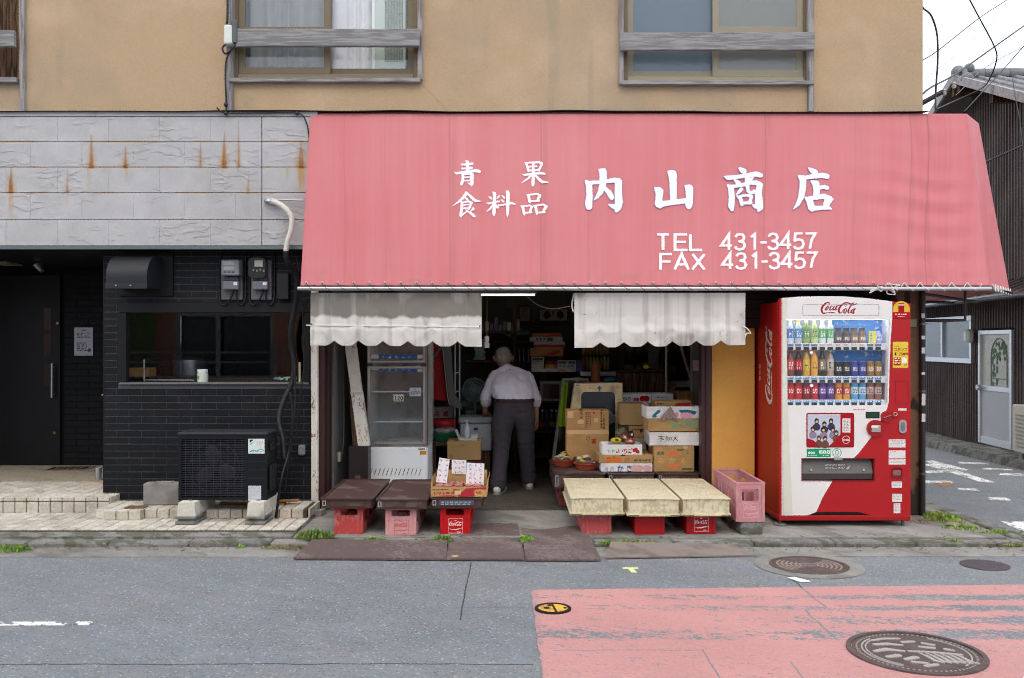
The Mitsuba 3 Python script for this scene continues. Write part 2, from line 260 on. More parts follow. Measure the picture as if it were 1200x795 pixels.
# concrete: pavement, kerb, blocks
def conc(p, n, uv):
    a = fbm(p.x*3.1, p.y*3.1, p.z*3.1, 4); b = fbm(p.x*17, p.y*17, p.z*17, 3); s = noise(p.x*150, p.y*150, p.z*150)
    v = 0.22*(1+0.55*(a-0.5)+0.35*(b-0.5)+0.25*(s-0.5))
    st = smoothstep(0.58, 0.72, fbm(p.x*5+3, p.y*5, p.z*5, 4))
    return mix(mi.Color3f(v, v*0.965, v*0.89), mi.Color3f(0.12, 0.11, 0.09), 0.55*st)
def conc_h(p, n, uv): return fbm(p.x*70, p.y*70, p.z*70, 3)
mat('concrete', ts(bump(conc_h, 0.0035, prin(proc(conc), 0.92, 0.25))))
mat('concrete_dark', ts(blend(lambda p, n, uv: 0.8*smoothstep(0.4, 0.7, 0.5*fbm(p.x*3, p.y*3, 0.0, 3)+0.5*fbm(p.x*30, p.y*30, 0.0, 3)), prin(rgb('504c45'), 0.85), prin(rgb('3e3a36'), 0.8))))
def moss(p, n, uv):
    a = fbm(p.x*5, p.y*5, p.z*5, 4); s = noise(p.x*120, p.y*120, p.z*120); m = smoothstep(0.46, 0.66, fbm(p.x*13+5, p.y*13, p.z*20, 4))
    v = 0.19*(1+0.7*(a-0.5)+0.5*(s-0.5))
    return mix(mi.Color3f(v, v*0.97, v*0.9), mi.Color3f(0.075, 0.078, 0.045), 0.7*m)
mat('mossy_concrete', ts(bump(conc_h, 0.006, prin(proc(moss), 0.95, 0.2))))
mat('tile', ts(blend(lambda p, n, uv: 0.3*smoothstep(0.5, 0.8, fbm(p.x*7, p.y*7, p.z*7, 4))+0.25*smoothstep(0.5, 0.8, noise(p.x*90, p.y*90, p.z*90)), prin(VC, 0.7, 0.35), prin(rgb('6b6455'), 0.9))))
mat('rubber', ts(bump(lambda p, n, uv: smoothstep(0.1, 0.35, dr.abs(dr.sin(p.x*150)*dr.sin(p.y*150))), 0.003, blend(lambda p, n, uv: 0.5*smoothstep(0.45, 0.75, 0.5*fbm(p.x*6, p.y*6, 0, 3)+0.5*fbm(p.x*60, p.y*60, 0, 3)), prin(rgb('645653'), 0.8), prin(rgb('8a8079'), 0.9)), 0.0015)))
# walls
def stucco(p, n, uv):
    a = fbm(p.x*1.1+2, p.y*1.1, p.z*1.1, 4); b = fbm(p.x*2.7+p.z, p.y, p.z*2.9+7, 4); s = noise(p.x*130, p.y*130, p.z*130); dn = fbm(p.x*9, p.y, p.z*1.2, 3)
    st = smoothstep(0.42, 0.66, a*0.6+b*0.4); pale = smoothstep(0.55, 0.8, fbm(p.x*1.7+11, p.y, p.z*1.7, 3))
    c = mix(mi.Color3f(0.455, 0.325, 0.20), mi.Color3f(0.375, 0.288, 0.20), 0.65*st)
    c = mix(c, mi.Color3f(0.56, 0.42, 0.28), 0.5*pale)
    c = mix(c, mi.Color3f(0.27, 0.235, 0.18), 0.30*smoothstep(0.58, 0.75, dn)*st)
    wob = 0.03*(fbm(p.x*9, p.y, p.z*9, 3)-0.5); hc = mi.Float(0)
    for x0, z0, x1, z1 in ((-0.80, 3.72, -0.55, 3.45),):
        k = ((p.x-x0)*(x1-x0)+(p.z-z0)*(z1-z0))/((x1-x0)**2+(z1-z0)**2); q = dr.abs((p.x-x0)*(z1-z0)-(p.z-z0)*(x1-x0))/math.hypot(x1-x0, z1-z0)
        hc = dr.maximum(hc, smoothstep(0.005, 0.001, dr.abs(q-dr.abs(wob)))*dr.select((k > 0) & (k < 1), 1.0, 0.0))
    return c*(1+0.14*(s-0.5))*(1-0.22*hc)
mat('stucco', ts(bump(lambda p, n, uv: fbm(p.x*75, p.y*75, p.z*75, 2)+2.0*noise(p.x*7, p.y*7, p.z*7), 0.0016, prin(proc(stucco), 0.92, 0.2))))
RUST = [(107, 158, 197, 3.2, 1.0), (147, 172, 197, 2.6, .9), (235, 158, 196, 1.6, .6), (263, 154, 197, 3.0, 1.0), (279.5, 140, 196, 1.7, .75), (13, 196, 226, 3.2, 1.0),
        (79, 197, 226, 2.0, .5), (291, 204, 227, 1.5, .5), (353, 164, 197, 4.2, 1.0)]
DRIP = [(13, 226, 258, 4, .55), (79, 225, 244, 2.5, .25), (104, 197, 226, 4, .35), (148, 196, 216, 2.5, .45), (243, 197, 212, 3, .3), (262, 197, 212, 3, .25), (353, 197, 229, 7, .85), (337, 197, 214, 3, .5), (279, 197, 208, 2, .25)]
def siding(p, n, uv):
    D = 7.9; a = fbm(p.x*2.3, 1.0, p.z*2.3, 4); s = noise(p.x*110, p.y*110, p.z*110); gr = fbm(p.x*10, 4.0, p.z*10, 4)
    c = mi.Color3f(0.42, 0.412, 0.412)*(1+0.22*(a-0.5)+0.10*(s-0.5)+0.16*(gr-0.5))
    nz = fbm(p.x*60, 2.0, p.z*9, 3); r1, r2 = mi.Float(0), mi.Float(0)
    for x, t, b, w, k in RUST:
        x0, z1, z0 = X(x, D), Z(t, D), Z(b, D); u = dr.clip((z1-p.z)/(z1-z0), 0, 1)
        ins = smoothstep(-0.002, 0.004, z1-p.z)*smoothstep(-0.004, 0.002, p.z-z0+0.004)
        r1 = dr.maximum(r1, k*ins*smoothstep(1.0, 0.15, dr.abs(p.x-x0+0.012*(nz-0.5))/(w*1.3*D/F*(0.35+0.65*u)))*(0.35+0.65*u))
        r2 = dr.maximum(r2, 0.75*k*ins*u*smoothstep(1.0, 0.0, dr.abs(p.x-x0+0.02*(nz-0.5))/(w*3.2*D/F*(0.35+0.65*u)))*(0.5+nz))
    for x, t, b, w, k in DRIP:
        x0, z1, z0 = X(x, D), Z(t, D), Z(b, D); u = dr.clip((z1-p.z)/(z1-z0), 0, 1)
        ins = smoothstep(0.0, 0.004, z1-p.z)*smoothstep(0.0, 0.03, p.z-z0)
        r2 = dr.maximum(r2, 0.9*k*ins*smoothstep(1.0, 0.2, dr.abs(p.x-x0+0.02*(nz-0.5))/(w*D/F))*(1-0.75*u)*(0.5+nz))
    jl = mi.Float(0)
    for v_ in (166, 196, 226): jl = dr.maximum(jl, smoothstep(0.012, 0.001, dr.abs(p.z-Z(v_, D))))
    r2 = dr.maximum(r2, 0.6*jl*smoothstep(0.5, 0.66, fbm(p.x*5, 7.0, p.z*2, 3)))
    c = mix(c, mi.Color3f(0.42, 0.25, 0.075), dr.clip(r2*1.25, 0, 0.9))
    return mix(c, mi.Color3f(0.27, 0.105, 0.03), dr.clip(r1*(0.7+0.6*nz), 0, 0.95))
def slate_h(p, n, uv):
    x, z = p.x, p.z; q = 1-dr.abs(2*fbm(x*7+z*5, 3.0, z*15-x*2.5, 3)-1); w = smoothstep(0.5, 0.62, noise(x*4.3, 3.0, z*6.1))
    return w*smoothstep(0.86, 1.0, q)+0.55*fbm(x*34+z*12, 2.0, z*48, 3)+0.25*noise(x*3, 1.0, z*9)
mat('slate_siding', ts(bump(slate_h, 0.0062, prin(proc(siding), 0.72, 0.35), 0.003)))
mat('black_brick', ts(blend(lambda p, n, uv: 0.10+0.2*smoothstep(0.5, 0.8, fbm(p.x*6, p.y*6, p.z*6, 4)), prin(VC, 0.5, 0.18), prin(rgb('303033'), 0.8))))
def grain(p, n, uv): return fbm(p.x*7, p.y*30, p.z*90, 4)
def grainv(p, n, uv): return fbm(p.x*90, p.y*30, p.z*6, 4)
def oldwood(f, a, b): return ts(bump(f, 0.004, prin(proc(lambda p, n, uv: mix(a, b, smoothstep(0.32, 0.68, f(p, n, uv)))), 0.9, 0.2)))
mat('grey_wood', oldwood(grain, (0.19, 0.185, 0.185), (0.30, 0.295, 0.295)))
mat('grey_post', oldwood(grainv, (0.19, 0.17, 0.165), (0.33, 0.315, 0.31)))
mat('brown_wood', oldwood(grainv, (0.035, 0.02, 0.012), (0.12, 0.07, 0.04)))
def rusty(p, n, uv): return 0.85*smoothstep(0.60, 0.74, 0.55*fbm(p.x*21, p.y*21, p.z*9+3, 3)+0.45*fbm(p.x*90, p.y*90, p.z*60, 3)+0.10*smoothstep(0.25, 0.0, p.z)+0.10*smoothstep(0.22, 0.0, dr.abs(p.z-0.98)))
mat('rusty_white', ts(blend(rusty, prin(VC, 0.6, 0.4), prin(rgb('7a4a26'), 0.9))))
def ribs(p, n, uv): return fbm(p.x*3, p.y*3, p.z*2, 4)
mat('dark_sheet', ts(prin(proc(lambda p, n, uv: mix(mi.Color3f(0.050, 0.034, 0.029), mi.Color3f(0.092, 0.066, 0.058), smoothstep(0.35, 0.7, fbm(p.x*25, p.y*25, p.z*1.5, 3)*0.5+ribs(p, n, uv)*0.5))), 0.5, 0.4)))
mat('brown_stucco', ts(bump(lambda p, n, uv: fbm(p.x*60, p.y*60, p.z*60, 3), 0.012, blend(lambda p, n, uv: smoothstep(0.62, 0.7, fbm(p.x*9, p.y*9, p.z*6, 4)+0.22*smoothstep(0.35, 0.1, p.z)), prin(rgb('6f5645'), 0.95, 0.2), prin(rgb('3a332d'), 0.95, 0.2)))))
mat('yellow_wall', ts(prin(proc(lambda p, n, uv: mi.Color3f(0.63, 0.335, 0.075)*(1+0.20*(fbm(p.x*5, p.y*5, p.z*5, 4)-0.5)+0.12*(noise(p.x*120, p.y*120, p.z*120)-0.5))), 0.7, 0.3)))
# awning cloth
SEAM = [404, 452, 527, 634, 690, 896, 1001, 1066, 1086]
def awn(p, n, uv):
    h = smoothstep(1.9, 3.4, p.z); D = 7.53+0.37*h; xx = p.x/D
    v = fbm(xx*70, 1.0, p.z*0.35, 4); fade = fbm(xx*5, 2.0, p.z*0.8, 3); pin = noise(xx*420, 5.0, p.z*2)
    t = dr.clip(0.42+0.6*(fade-0.5)+0.36*(v-0.5)+0.16*(pin-0.5), 0, 1)
    c = mix(mi.Color3f(0.50, 0.115, 0.126), mi.Color3f(0.60, 0.225, 0.235), t)
    sd = mi.Float(0)
    for i, x in enumerate(SEAM):
        e = xx-(x-600)/F; k = (0.35, 0.25, 0.5, 0.7, 0.3, 0.7, 0.3, 0.6, 0.8)[i]
        sd = dr.maximum(sd, k*smoothstep(0.0011, 0.0002, dr.abs(e))); sd = dr.maximum(sd, 0.45*k*smoothstep(0.007, 0.0, dr.abs(e-0.0035))*smoothstep(0.3, 0.7, noise(xx*200, p.z*3)))
    c = mix(c, mi.Color3f(0.30, 0.085, 0.085), 0.75*sd)
    return mix(c, mi.Color3f(0.33, 0.15, 0.14), 0.35*smoothstep(0.55, 0.8, fbm(p.x*4, p.y*4, p.z*14, 4))*smoothstep(2.06, 1.93, p.z+0.08*(noise(p.x*6)-0.5)))
mat('awning_cloth', ts(bump(lambda p, n, uv: 0.3*noise(p.x*230, 1.0, 1.0)+0.3*noise(p.z*230)+fbm(p.x*9, p.y*9, p.z*9, 3), 0.003, prin(proc(awn), 0.55, 0.4))))
def valance(dirt):
    def f(p, n, uv):
        a = fbm(p.x*13, 1.0, p.z*3, 4); b = fbm(p.x*3, 2.0, p.z*5, 4); sp = smoothstep(0.74, 0.84, fbm(p.x*34, 4.0, p.z*34, 3))
        band = smoothstep(1.665, 1.70, p.z+0.05*(a-0.5))
        m = dr.clip(dirt*band*(0.88+1.0*(a-0.40))*(1.0-0.35*smoothstep(1.78, 1.88, p.z)*noise(p.x*18, p.z*2))+0.5*smoothstep(0.54, 0.75, b)*(1.15-dirt)+0.6*sp*smoothstep(0.45, 0.6, b)+0.30*smoothstep(0.48, 0.75, fbm(p.x*24, 3.0, p.z*1.5, 3)), 0, 0.92)
        return mix(mi.Color3f(0.63, 0.61, 0.56)*(1+0.12*(b-0.5)), mi.Color3f(0.17, 0.155, 0.13), m)
    return ts(bump(lambda p, n, uv: fbm(p.x*11+p.z*9, 1.0, p.z*6, 3), 0.016, prin(proc(f), 0.75, 0.3)))
mat('valance_mouldy', valance(1.0)); mat('valance_plain', valance(0.12))
# trays, boxes, crates
mat('tray_yellow', ts(blend(lambda p, n, uv: dr.clip(dr.abs(n.y)*0.5*smoothstep(0.42, 0.62, 0.5*fbm(p.x*9, p.y*9, p.z*16, 3)+0.5*fbm(p.x*70, p.y*70, p.z*50, 3))+0.16*smoothstep(0.42, 0.7, 0.5*fbm(p.x*5, p.y*7, 0, 3)+0.5*fbm(p.x*60, p.y*80, 0, 2)), 0, 0.75), prin(rgb('d2c7a8'), 0.45, 0.3), prin(rgb('948f70'), 0.8))))
mat('tray_brown', ts(bump(lambda p, n, uv: smoothstep(0.0, 0.5, dr.abs(dr.sin(p.x*260)*dr.sin(p.y*130))), 0.002, blend(lambda p, n, uv: 0.45*smoothstep(0.5, 0.75, fbm(p.x*9, p.y*9, p.z*9, 4)), prin(rgb('4c3733'), 0.55, 0.4), prin(rgb('776a63'), 0.8)), 0.001)))
mat('cardboard', ts(blend(lambda p, n, uv: 0.12+0.25*smoothstep(0.5, 0.8, fbm(p.x*6, p.y*6, p.z*6, 3))+0.10*smoothstep(0.4, 0.6, noise(p.x*4, p.y*4, p.z*240)), prin(VC, 0.88, 0.2), prin(rgb('7a5e40'), 0.9))))
mat('cloth', ts(bump(lambda p, n, uv: fbm(p.x*14, p.y*14, p.z*22, 3), 0.012, prin(VC, 0.9, 0.2, sheen=0.4))))
mat('skin', ts(prin(VC, 0.5, 0.35)))
def iron(p, n, uv): return fbm(p.x*30, p.y*30, 0, 3)
mat('cast_iron', ts(prin(proc(lambda p, n, uv: mix(mi.Color3f(0.075, 0.05, 0.047), mi.Color3f(0.15, 0.115, 0.105), iron(p, n, uv))), 0.55, 0.5, metallic=0.3)))
mat('leaf', ts({'type': 'principled', 'base_color': VC, 'roughness': 0.6, 'specular': 0.3}))
mat('frosted', ts(bump(lambda p, n, uv: fbm(p.x*22, p.y*22, p.z*60, 3), 0.0018, prin(VC, 0.14, 0.6))))
mat('kawara', ts(prin(proc(lambda p, n, uv: mi.Color3f(0.16, 0.165, 0.17)*(0.7+0.8*fbm(p.x*7, p.y*7, p.z*7, 4))), 0.45, 0.4)))
mat('red_tile', ts(blend(lambda p, n, uv: dr.maximum(smoothstep(0.42, 0.46, dr.abs(p.x*12-dr.floor(p.x*12)-0.5)), smoothstep(0.38, 0.44, dr.abs(p.z*16-dr.floor(p.z*16)-0.5))), prin(rgb('a5604a'), 0.7), prin(rgb('a89a8c'), 0.9))))
# ------------------------------------------------------------- ground
gx = np.unique(np.concatenate([np.linspace(-60, -6, 10), np.linspace(-5, 3.8, 12), np.linspace(3.88, 4.3, 6), np.linspace(5, 12, 8), np.linspace(15, 60, 8)]))
gy = np.unique(np.concatenate([np.linspace(-60, -8, 8), np.linspace(-6, 6.8, 8), np.linspace(7, 22, 16), np.linspace(26, 90, 8)]))
GX, GY = np.meshgrid(gx, gy); GV = np.stack([GX, GY, gz(GX, GY)], -1).reshape(-1, 3); I = np.arange(len(GV)).reshape(GX.shape)
GFc = np.vstack([np.stack([I[:-1, :-1].ravel(), I[:-1, 1:].ravel(), I[1:, 1:].ravel()], 1), np.stack([I[:-1, :-1].ravel(), I[1:, 1:].ravel(), I[1:, :-1].ravel()], 1)])
struct('road', 'grey worn asphalt road with fine cracks in front of the shop', trimesh.Trimesh(GV, GFc, process=False), 'asphalt', smooth=True)
def flat(pts, z, th=0.004):                               # thin sheet laid on the road, top at z
    return prismz(pts, z-th, z)
def hugging(pts, lift=0.004):                              # thin painted sheet on the sloping side street
    P = [gp(a, b) for a, b in pts]; n = len(P)
    V = [(p[0], p[1], p[2]+lift) for p in P]+[(p[0], p[1], p[2]+0.0005) for p in P]
    f = [[0, i, i+1] for i in range(1, n-1)]+[[i, (i+1) % n, n+i] for i in range(n)]+[[(i+1) % n, n+(i+1) % n, n+i] for i in range(n)]
    m = trimesh.Trimesh(V, f, process=False); m.fix_normals(); return m
r3 = random.Random(2)
struct('red_road_coating', 'faded salmon red coating on the road at lower right, worn in streaks', flat([(0.115+(5.71-y_)*.016+r3.uniform(-.006, .006), y_) for y_ in np.arange(5.70, 3.2, -.035)]+[(6.5, 3.2), (6.5, 5.98)]+[(x_, 5.71+.0405*(x_-.115)+r3.uniform(-.006, .006)) for x_ in np.arange(6.4, .13, -.05)], -0.046), 'red_coat')
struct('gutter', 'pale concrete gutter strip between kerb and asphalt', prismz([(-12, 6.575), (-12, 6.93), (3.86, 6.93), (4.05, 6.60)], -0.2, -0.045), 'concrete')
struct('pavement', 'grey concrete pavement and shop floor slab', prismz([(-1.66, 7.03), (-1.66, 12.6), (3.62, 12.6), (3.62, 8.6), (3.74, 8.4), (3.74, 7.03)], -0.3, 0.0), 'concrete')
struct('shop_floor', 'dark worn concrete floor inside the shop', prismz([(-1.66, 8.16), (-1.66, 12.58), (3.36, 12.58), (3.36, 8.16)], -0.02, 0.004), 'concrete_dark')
struct('ground_under_tiles', 'dark mossy concrete strip behind the kerb', prismz([(-12, 7.03), (-12, 10.4), (-1.665, 10.4), (-1.665, 7.03)], -0.3, 0.006), 'mossy_concrete')
kb = struct('kerb', 'low concrete kerb in front of the shops, its stones joined end to end', prismz([(-12, 6.93), (-12, 7.03), (3.8, 7.03), (3.8, 6.93)], -0.3, -0.035), 'mossy_concrete')
x = -6.0
while x < 3.7:
    w = min(0.6, 3.83-x); m = bx(x+0.004, x+w-0.004, 6.895+rng.uniform(-.005, .005), 7.032, -0.25, -0.008+rng.uniform(-.005, .004), 0.012)
    if not (-1.55 < x+w/2 < 0.62): part(kb, 'kerb_stone', m, 'mossy_concrete')
    else: part(kb, 'kerb_stone', m, 'concrete')
    x += w
y = 7.08
while y < 15:
    m = bx(3.80, 3.92, y+0.004, y+0.596, -0.6, float(gz(4.3, y+.3))+0.06, 0.012); part(kb, 'kerb_stone', rot(m, rng.uniform(-1.0, 1.0), [0, 0, 1], [3.86, y, 0]), 'mossy_concrete'); y += 0.6
struct('verge', 'cracked mossy ground beside the shop wall along the side street', prismz([(3.62, 8.6), (3.74, 8.4), (3.74, 7.04), (3.81, 7.04), (3.81, 15.2), (3.62, 15.2)], -0.6, -0.02), 'mossy_concrete')
# tiles
TC = ['c6bfb2', 'c0b8ab', 'cbc4b8', 'bab2a4']
def tile_at(par, x0, x1, y0, y1, z0, z1): part(par, 'tile', bx(x0, x1, y0, y1, z0, z1, 0.0025), 'tile', vary(rng.choice(TC), 0.05))
tp = struct('tiled_pavement', 'beige square tiles of the pavement in front of the black shopfront', prismz([(-6.6, 7.21), (-6.6, 8.0), (-1.70, 8.0), (-1.665, 7.21)], 0.004, 0.014), 'matte', '4a443b')
S = 0.101
for r in range(8):
    for c in range(49):
        x0 = -6.62+c*S; y0 = 7.215+r*S
        if (r >= 5 and x0+S > -3.36) or x0 < -4.75 or y0 > 7.93: continue
        tile_at(tp, x0+0.004, x0+S-0.004, y0+0.006, min(y0+S-0.006, 7.936), 0.008, 0.0205+rng.uniform(-.0012, .0012))
st = struct('entrance_step', 'low step of beige tiles before the dark doorway', bx(-6.6, -3.45, 7.952, 10.3, 0.0, 0.144, 0.001), 'matte', '4a443b')
for c in range(34):
    x1 = -3.437-c*S; x0 = x1-S
    if x1 < -4.75: break
    tile_at(st, x0+.004, x1-.004, 7.938, 7.954, 0.018, 0.112); tile_at(st, x0+.004, x1-.004, 7.937, 7.954, 0.12, 0.15)
    for r in range(9): tile_at(st, x0+.004, x1-.004, 7.962+r*S, 7.962+(r+1)*S-.012, 0.14, 0.1505+rng.uniform(-.001, .001))
for r in range(3): tile_at(st, -3.452, -3.436, 7.962+r*S, 7.962+(r+1)*S-.01, .018, .15)
fl = [bx(-3.58-(c+1)*0.15+.003, -3.58-c*0.15-.003, 8.89+r*0.15+.004, 8.89+(r+1)*0.15-.004, 0.14, 0.149, .002) for c in range(14) for r in range(9)]
part(st, 'floor_tiles', fl, 'tile', 'a49a8b', kind='stuff')
pl = struct('tiled_plinth', 'narrow tiled plinth along the foot of the black brick wall', bx(-3.44, -1.70, 7.70, 8.2, 0.0, 0.090, 0.001), 'matte', '4a443b')
for c in range(18):
    x0 = -3.44+c*S
    if x0 > -1.76: break
    low = 1 <= c <= 3; yy = 7.60 if low else 7.684
    tile_at(pl, x0+.004, x0+S-.004, yy, 7.702, 0.022, 0.092)
    for r in range(4): tile_at(pl, x0+.004, x0+S-.004, 7.706+r*S-(.09 if low and r == 0 else 0), 7.706+(r+1)*S-.010, 0.084, 0.0955+rng.uniform(-.001, .001))
for r in range(4): tile_at(pl, -1.69, -1.672, 7.706+r*S, 7.706+(r+1)*S-.01, .02, .096)
one('rusty_cover_plate', 'small rusty brown plate lying on the tiled plinth left of the air conditioner', 'cover', bx(X(148, 7.75), X(171, 7.75), 7.70, 7.82, 0.097, 0.104), 'worn', '6a4b38')
# ramps over the kerb
def ramp(label, pts, th=0.014, m_='rubber', col=None):
    P = [np.array([X(a, d), d, z]) for a, d, z in pts]; n = len(P); mid = sum(P)/n
    V = [p+[0, 0, th] for p in P]+[p for p in P]
    f = [[0, i, i+1] for i in range(1, n-1)]+[[n, n+i+1, n+i] for i in range(1, n-1)]+[[i, n+i, (i+1) % n] for i in range(n)]+[[(i+1) % n, n+i, n+(i+1) % n] for i in range(n)]
    m = trimesh.Trimesh(V, f, process=False); m.fix_normals()
    one('kerb_ramp', label, 'ramp mat', m, m_, col, group='worn brown ramp mats at the kerb')
ramp('long brown ramp mat along the kerb before the left crates', [(344, 6.50, -.043), (523, 6.47, -.043), (524, 6.87, 0.0), (366, 6.90, 0.0)])
ramp('square brown ramp mat left of centre reaching up to the shop floor', [(523.5, 6.47, -.042), (614.5, 6.46, -.042), (607, 7.49, 0.004), (529, 7.49, 0.004)])
ramp('brown ramp mat with torn upper edge right of centre', [(616, 6.45, -.041), (704, 6.45, -.041), (690, 7.06, .004), (677, 7.40, .004), (664, 7.36, .004), (652, 7.30, .004), (636, 7.24, .004), (622, 7.26, .004), (611, 7.33, .004)])
ramp('thin long brown ramp mat along the kerb before the yellow trays', [(709, 6.52, -.043), (886, 6.60, -.043), (860, 6.80, -.012), (716, 6.86, -.004)], 0.01, 'worn', '857972')
# road marks
LN = 'white painted line worn on the asphalt'
one('road_marking', 'short worn white dash on the asphalt at lower left', 'road marking', flat([(-2.9, 4.99), (-2.26, 5.01), (-2.28, 5.06), (-2.9, 5.055)], -0.046), 'white_line', kind='structure')
for pts, lb in (([(1083, 541), (1094, 540), (1137, 551.5), (1128, 552)], 'far white line slanting along the side street'), ([(1083, 545), (1095, 543), (1165, 565.5), (1150, 565.5)], 'long white line along the middle of the side street'),
        ([(1083, 552.5), (1112, 551), (1118, 553.5), (1083, 555)], 'white branch joining the long line in the side street'), ([(1124, 541.7), (1160, 543.5), (1158, 544.8), (1122, 543.2)], 'farthest white dash near the brown house'),
        ([(1152, 548.8), (1188, 550), (1186, 551.7), (1151, 550.2)], 'second white dash near the brown house'), ([(1172, 555), (1215, 556), (1215, 558.5), (1171, 556.8)], 'third white dash near the brown house'),
        ([(1083, 563.6), (1114, 564), (1117, 566.5), (1083, 566.5)], 'white dash beside the square tan lid'), ([(1122, 572.5), (1144, 573), (1149, 576), (1124, 574.6)], 'middle white dash left in the side street'),
        ([(1158, 583.5), (1180, 584), (1185, 587), (1160, 586)], 'nearest white dash in the side street'), ([(1172, 611.6), (1240, 611.6), (1300, 625), (1203, 625)], 'broad white stop line at the mouth of the side street')):
    one('road_marking', lb, 'road marking', hugging(pts), 'white_line', kind='structure')
one('square_lid', 'small square tan lid in the side street beside a white dash', 'utility cover', hugging([(1097, 567), (1112, 566), (1119, 569), (1103, 570.3)], .007), 'worn', 'a8774f')
q = gp(740, 668); one('survey_mark', 'small yellow green T painted on the asphalt before the ramp mats', 'road marking', [flat([(q[0]-.055, q[1]+.02), (q[0]+.05, q[1]+.02), (q[0]+.05, q[1]+.05), (q[0]-.055, q[1]+.05)], -.0455), flat([(q[0]-.01, q[1]-.08), (q[0]+.025, q[1]-.08), (q[0]+.01, q[1]+.02), (q[0]-.02, q[1]+.02)], -.0455)], 'matte', 'cfe39a', kind='structure')
q = gp(935, 681); one('survey_mark', 'small white paint blot beside the crack near the brown manhole', 'road marking', flat([(q[0]-.05, q[1]+.06), (q[0]+.0, q[1]+.07), (q[0]+.07, q[1]-.04), (q[0]+.0, q[1]-.05)], -.0415), 'matte', 'e8e8ea', kind='structure')
# manholes
def disc(c, r0, r1, z0, z1, n=56): return lathe([(r0, z0), (r1, z0), (r1, z1), (r0, z1), (r0, z0)] if r0 > 0 else [(0, z0), (r1, z0), (r1, z1), (0, z1)], n, (c[0], c[1], 0))
c = np.array([X(1070, 4.58), 4.55]); mh = thing('manhole_cover', 'large dark brown manhole cover with raised street scene on the red coating', 'manhole cover')
zt = -0.040
part(mh, 'rim', disc(c, 0.298, 0.322, -.05, zt+.003), 'cast_iron', smooth=30); part(mh, 'lid', disc(c, 0, 0.294, -.05, zt-.003), 'cast_iron', smooth=30)
pale = lambda p: p
def on_lid(poly, ang=0): return prismz(affinity.translate(affinity.scale(affinity.rotate(poly, ang, origin=(0, 0)), .915, .915, origin=(0, 0)), c[0], c[1]), zt-.004, zt+.001)
r2 = random.Random(5); m = []
for k in range(72):
    a = k*math.pi/36; m.append(prismz(Point(c[0]+.272*math.cos(a), c[1]+.272*math.sin(a)).buffer(.006, quad_segs=3), zt-.004, zt))
part(mh, 'dots', m, 'satin', '8f8a86')
def warp(s): return affinity.scale(shapely.union_all([brush(s)]), .01, .01, origin=(0, 0))
m = [on_lid(ring(Point(0, 0).buffer(.275), .008).intersection(sbox(-.3, -.3, -.16, .3))), on_lid(ring(Point(0, 0).buffer(.255), .007).intersection(sbox(-.3, -.3, -.15, .3))), on_lid(ring(Point(0, 0).buffer(.275), .008).intersection(sbox(.16, -.3, .3, .3)))]
for i in range(6): m.append(on_lid(affinity.translate(warp('0,0,1 2,5,2 3,12,2.2 6,15,1.4'), .01+.035*i, -.02-.003*i)))
m += [on_lid(warp('-3,-1,2 10,1,2.2 22,5,2')), on_lid(warp('-21,-1,3 -14,-4,4 -6,-1,2')), on_lid(warp('-18,8,3 -12,6,4;-10,12,3 -4,9,4')), on_lid(warp('-17,-12,3 -10,-13,3.4 -3,-11,2')), on_lid(warp('0,-16,3 6,-17,2.5;10,-14,2.5 14,-11,3')), on_lid(warp('-8,16,3 -2,18,2.5')),
      on_lid(warp('-4,22,3 2,20,3')), on_lid(warp('-16,-19,2 -8,-22,2.5 0,-22,2')), on_lid(warp('6,-8,2.6 12,-6,3;18,-4,3 21,-2,2'))]
part(mh, 'raised_pattern', m, 'satin', 'a39e98', kind='stuff')
c2 = gp(948, 663.5); mh = thing('manhole_cover', 'round brown manhole cover in a pale concrete collar near the kerb', 'manhole cover')
part(mh, 'collar', disc(c2, 0.262, 0.36, -.05, -.044), 'concrete', smooth=30); part(mh, 'rim', disc(c2, 0.235, 0.262, -.05, -.041), 'cast_iron', smooth=30); part(mh, 'lid', disc(c2, 0, 0.233, -.05, -.044), 'cast_iron', smooth=30)
m = []
for s_ in (-1, 1):
    for k, r_ in enumerate((.06, .09, .12, .15, .18, .21)):
        a = np.linspace(-.75, .75, 13)+(0 if s_ > 0 else math.pi); pts = [(c2[0]+r_*math.cos(t), c2[1]+r_*math.sin(t)) for t in a]
        m.append(prismz(shapely.LineString(pts).buffer(.006, cap_style='flat'), -.046, -.041))
    m.append(prismz(sbox(c2[0]-.2, c2[1]+s_*.03-.005, c2[0]+.2, c2[1]+s_*.03+.005), -.046, -.0415))
part(mh, 'raised_pattern', m, 'satin', '8c7f78', kind='stuff')
c3 = gp(1154, 663); mh = thing('manhole_cover', 'small dark grey round cover at the right near the kerb', 'manhole cover')
part(mh, 'lid', disc(c3, 0, 0.155, -.05, -.043), 'cast_iron', smooth=30)
part(mh, 'studs', [bx(c3[0]+i*.03-.01, c3[0]+i*.03+.01, c3[1]+j*.03-.01, c3[1]+j*.03+.01, -.045, -.039) for i in range(-4, 5) for j in range(-4, 5) if i*i+j*j < 20], 'satin', '55525a')
c4 = gp(648, 715); mh = thing('manhole_cover', 'round yellow valve cover with black frame at the left edge of the red coating', 'manhole cover')
part(mh, 'rim', disc(c4, 0.085, 0.103, -.05, -.036), 'matte', '2a2725', 30); part(mh, 'lid', disc(c4, 0, 0.084, -.05, -.039), 'worn', 'd9a641')
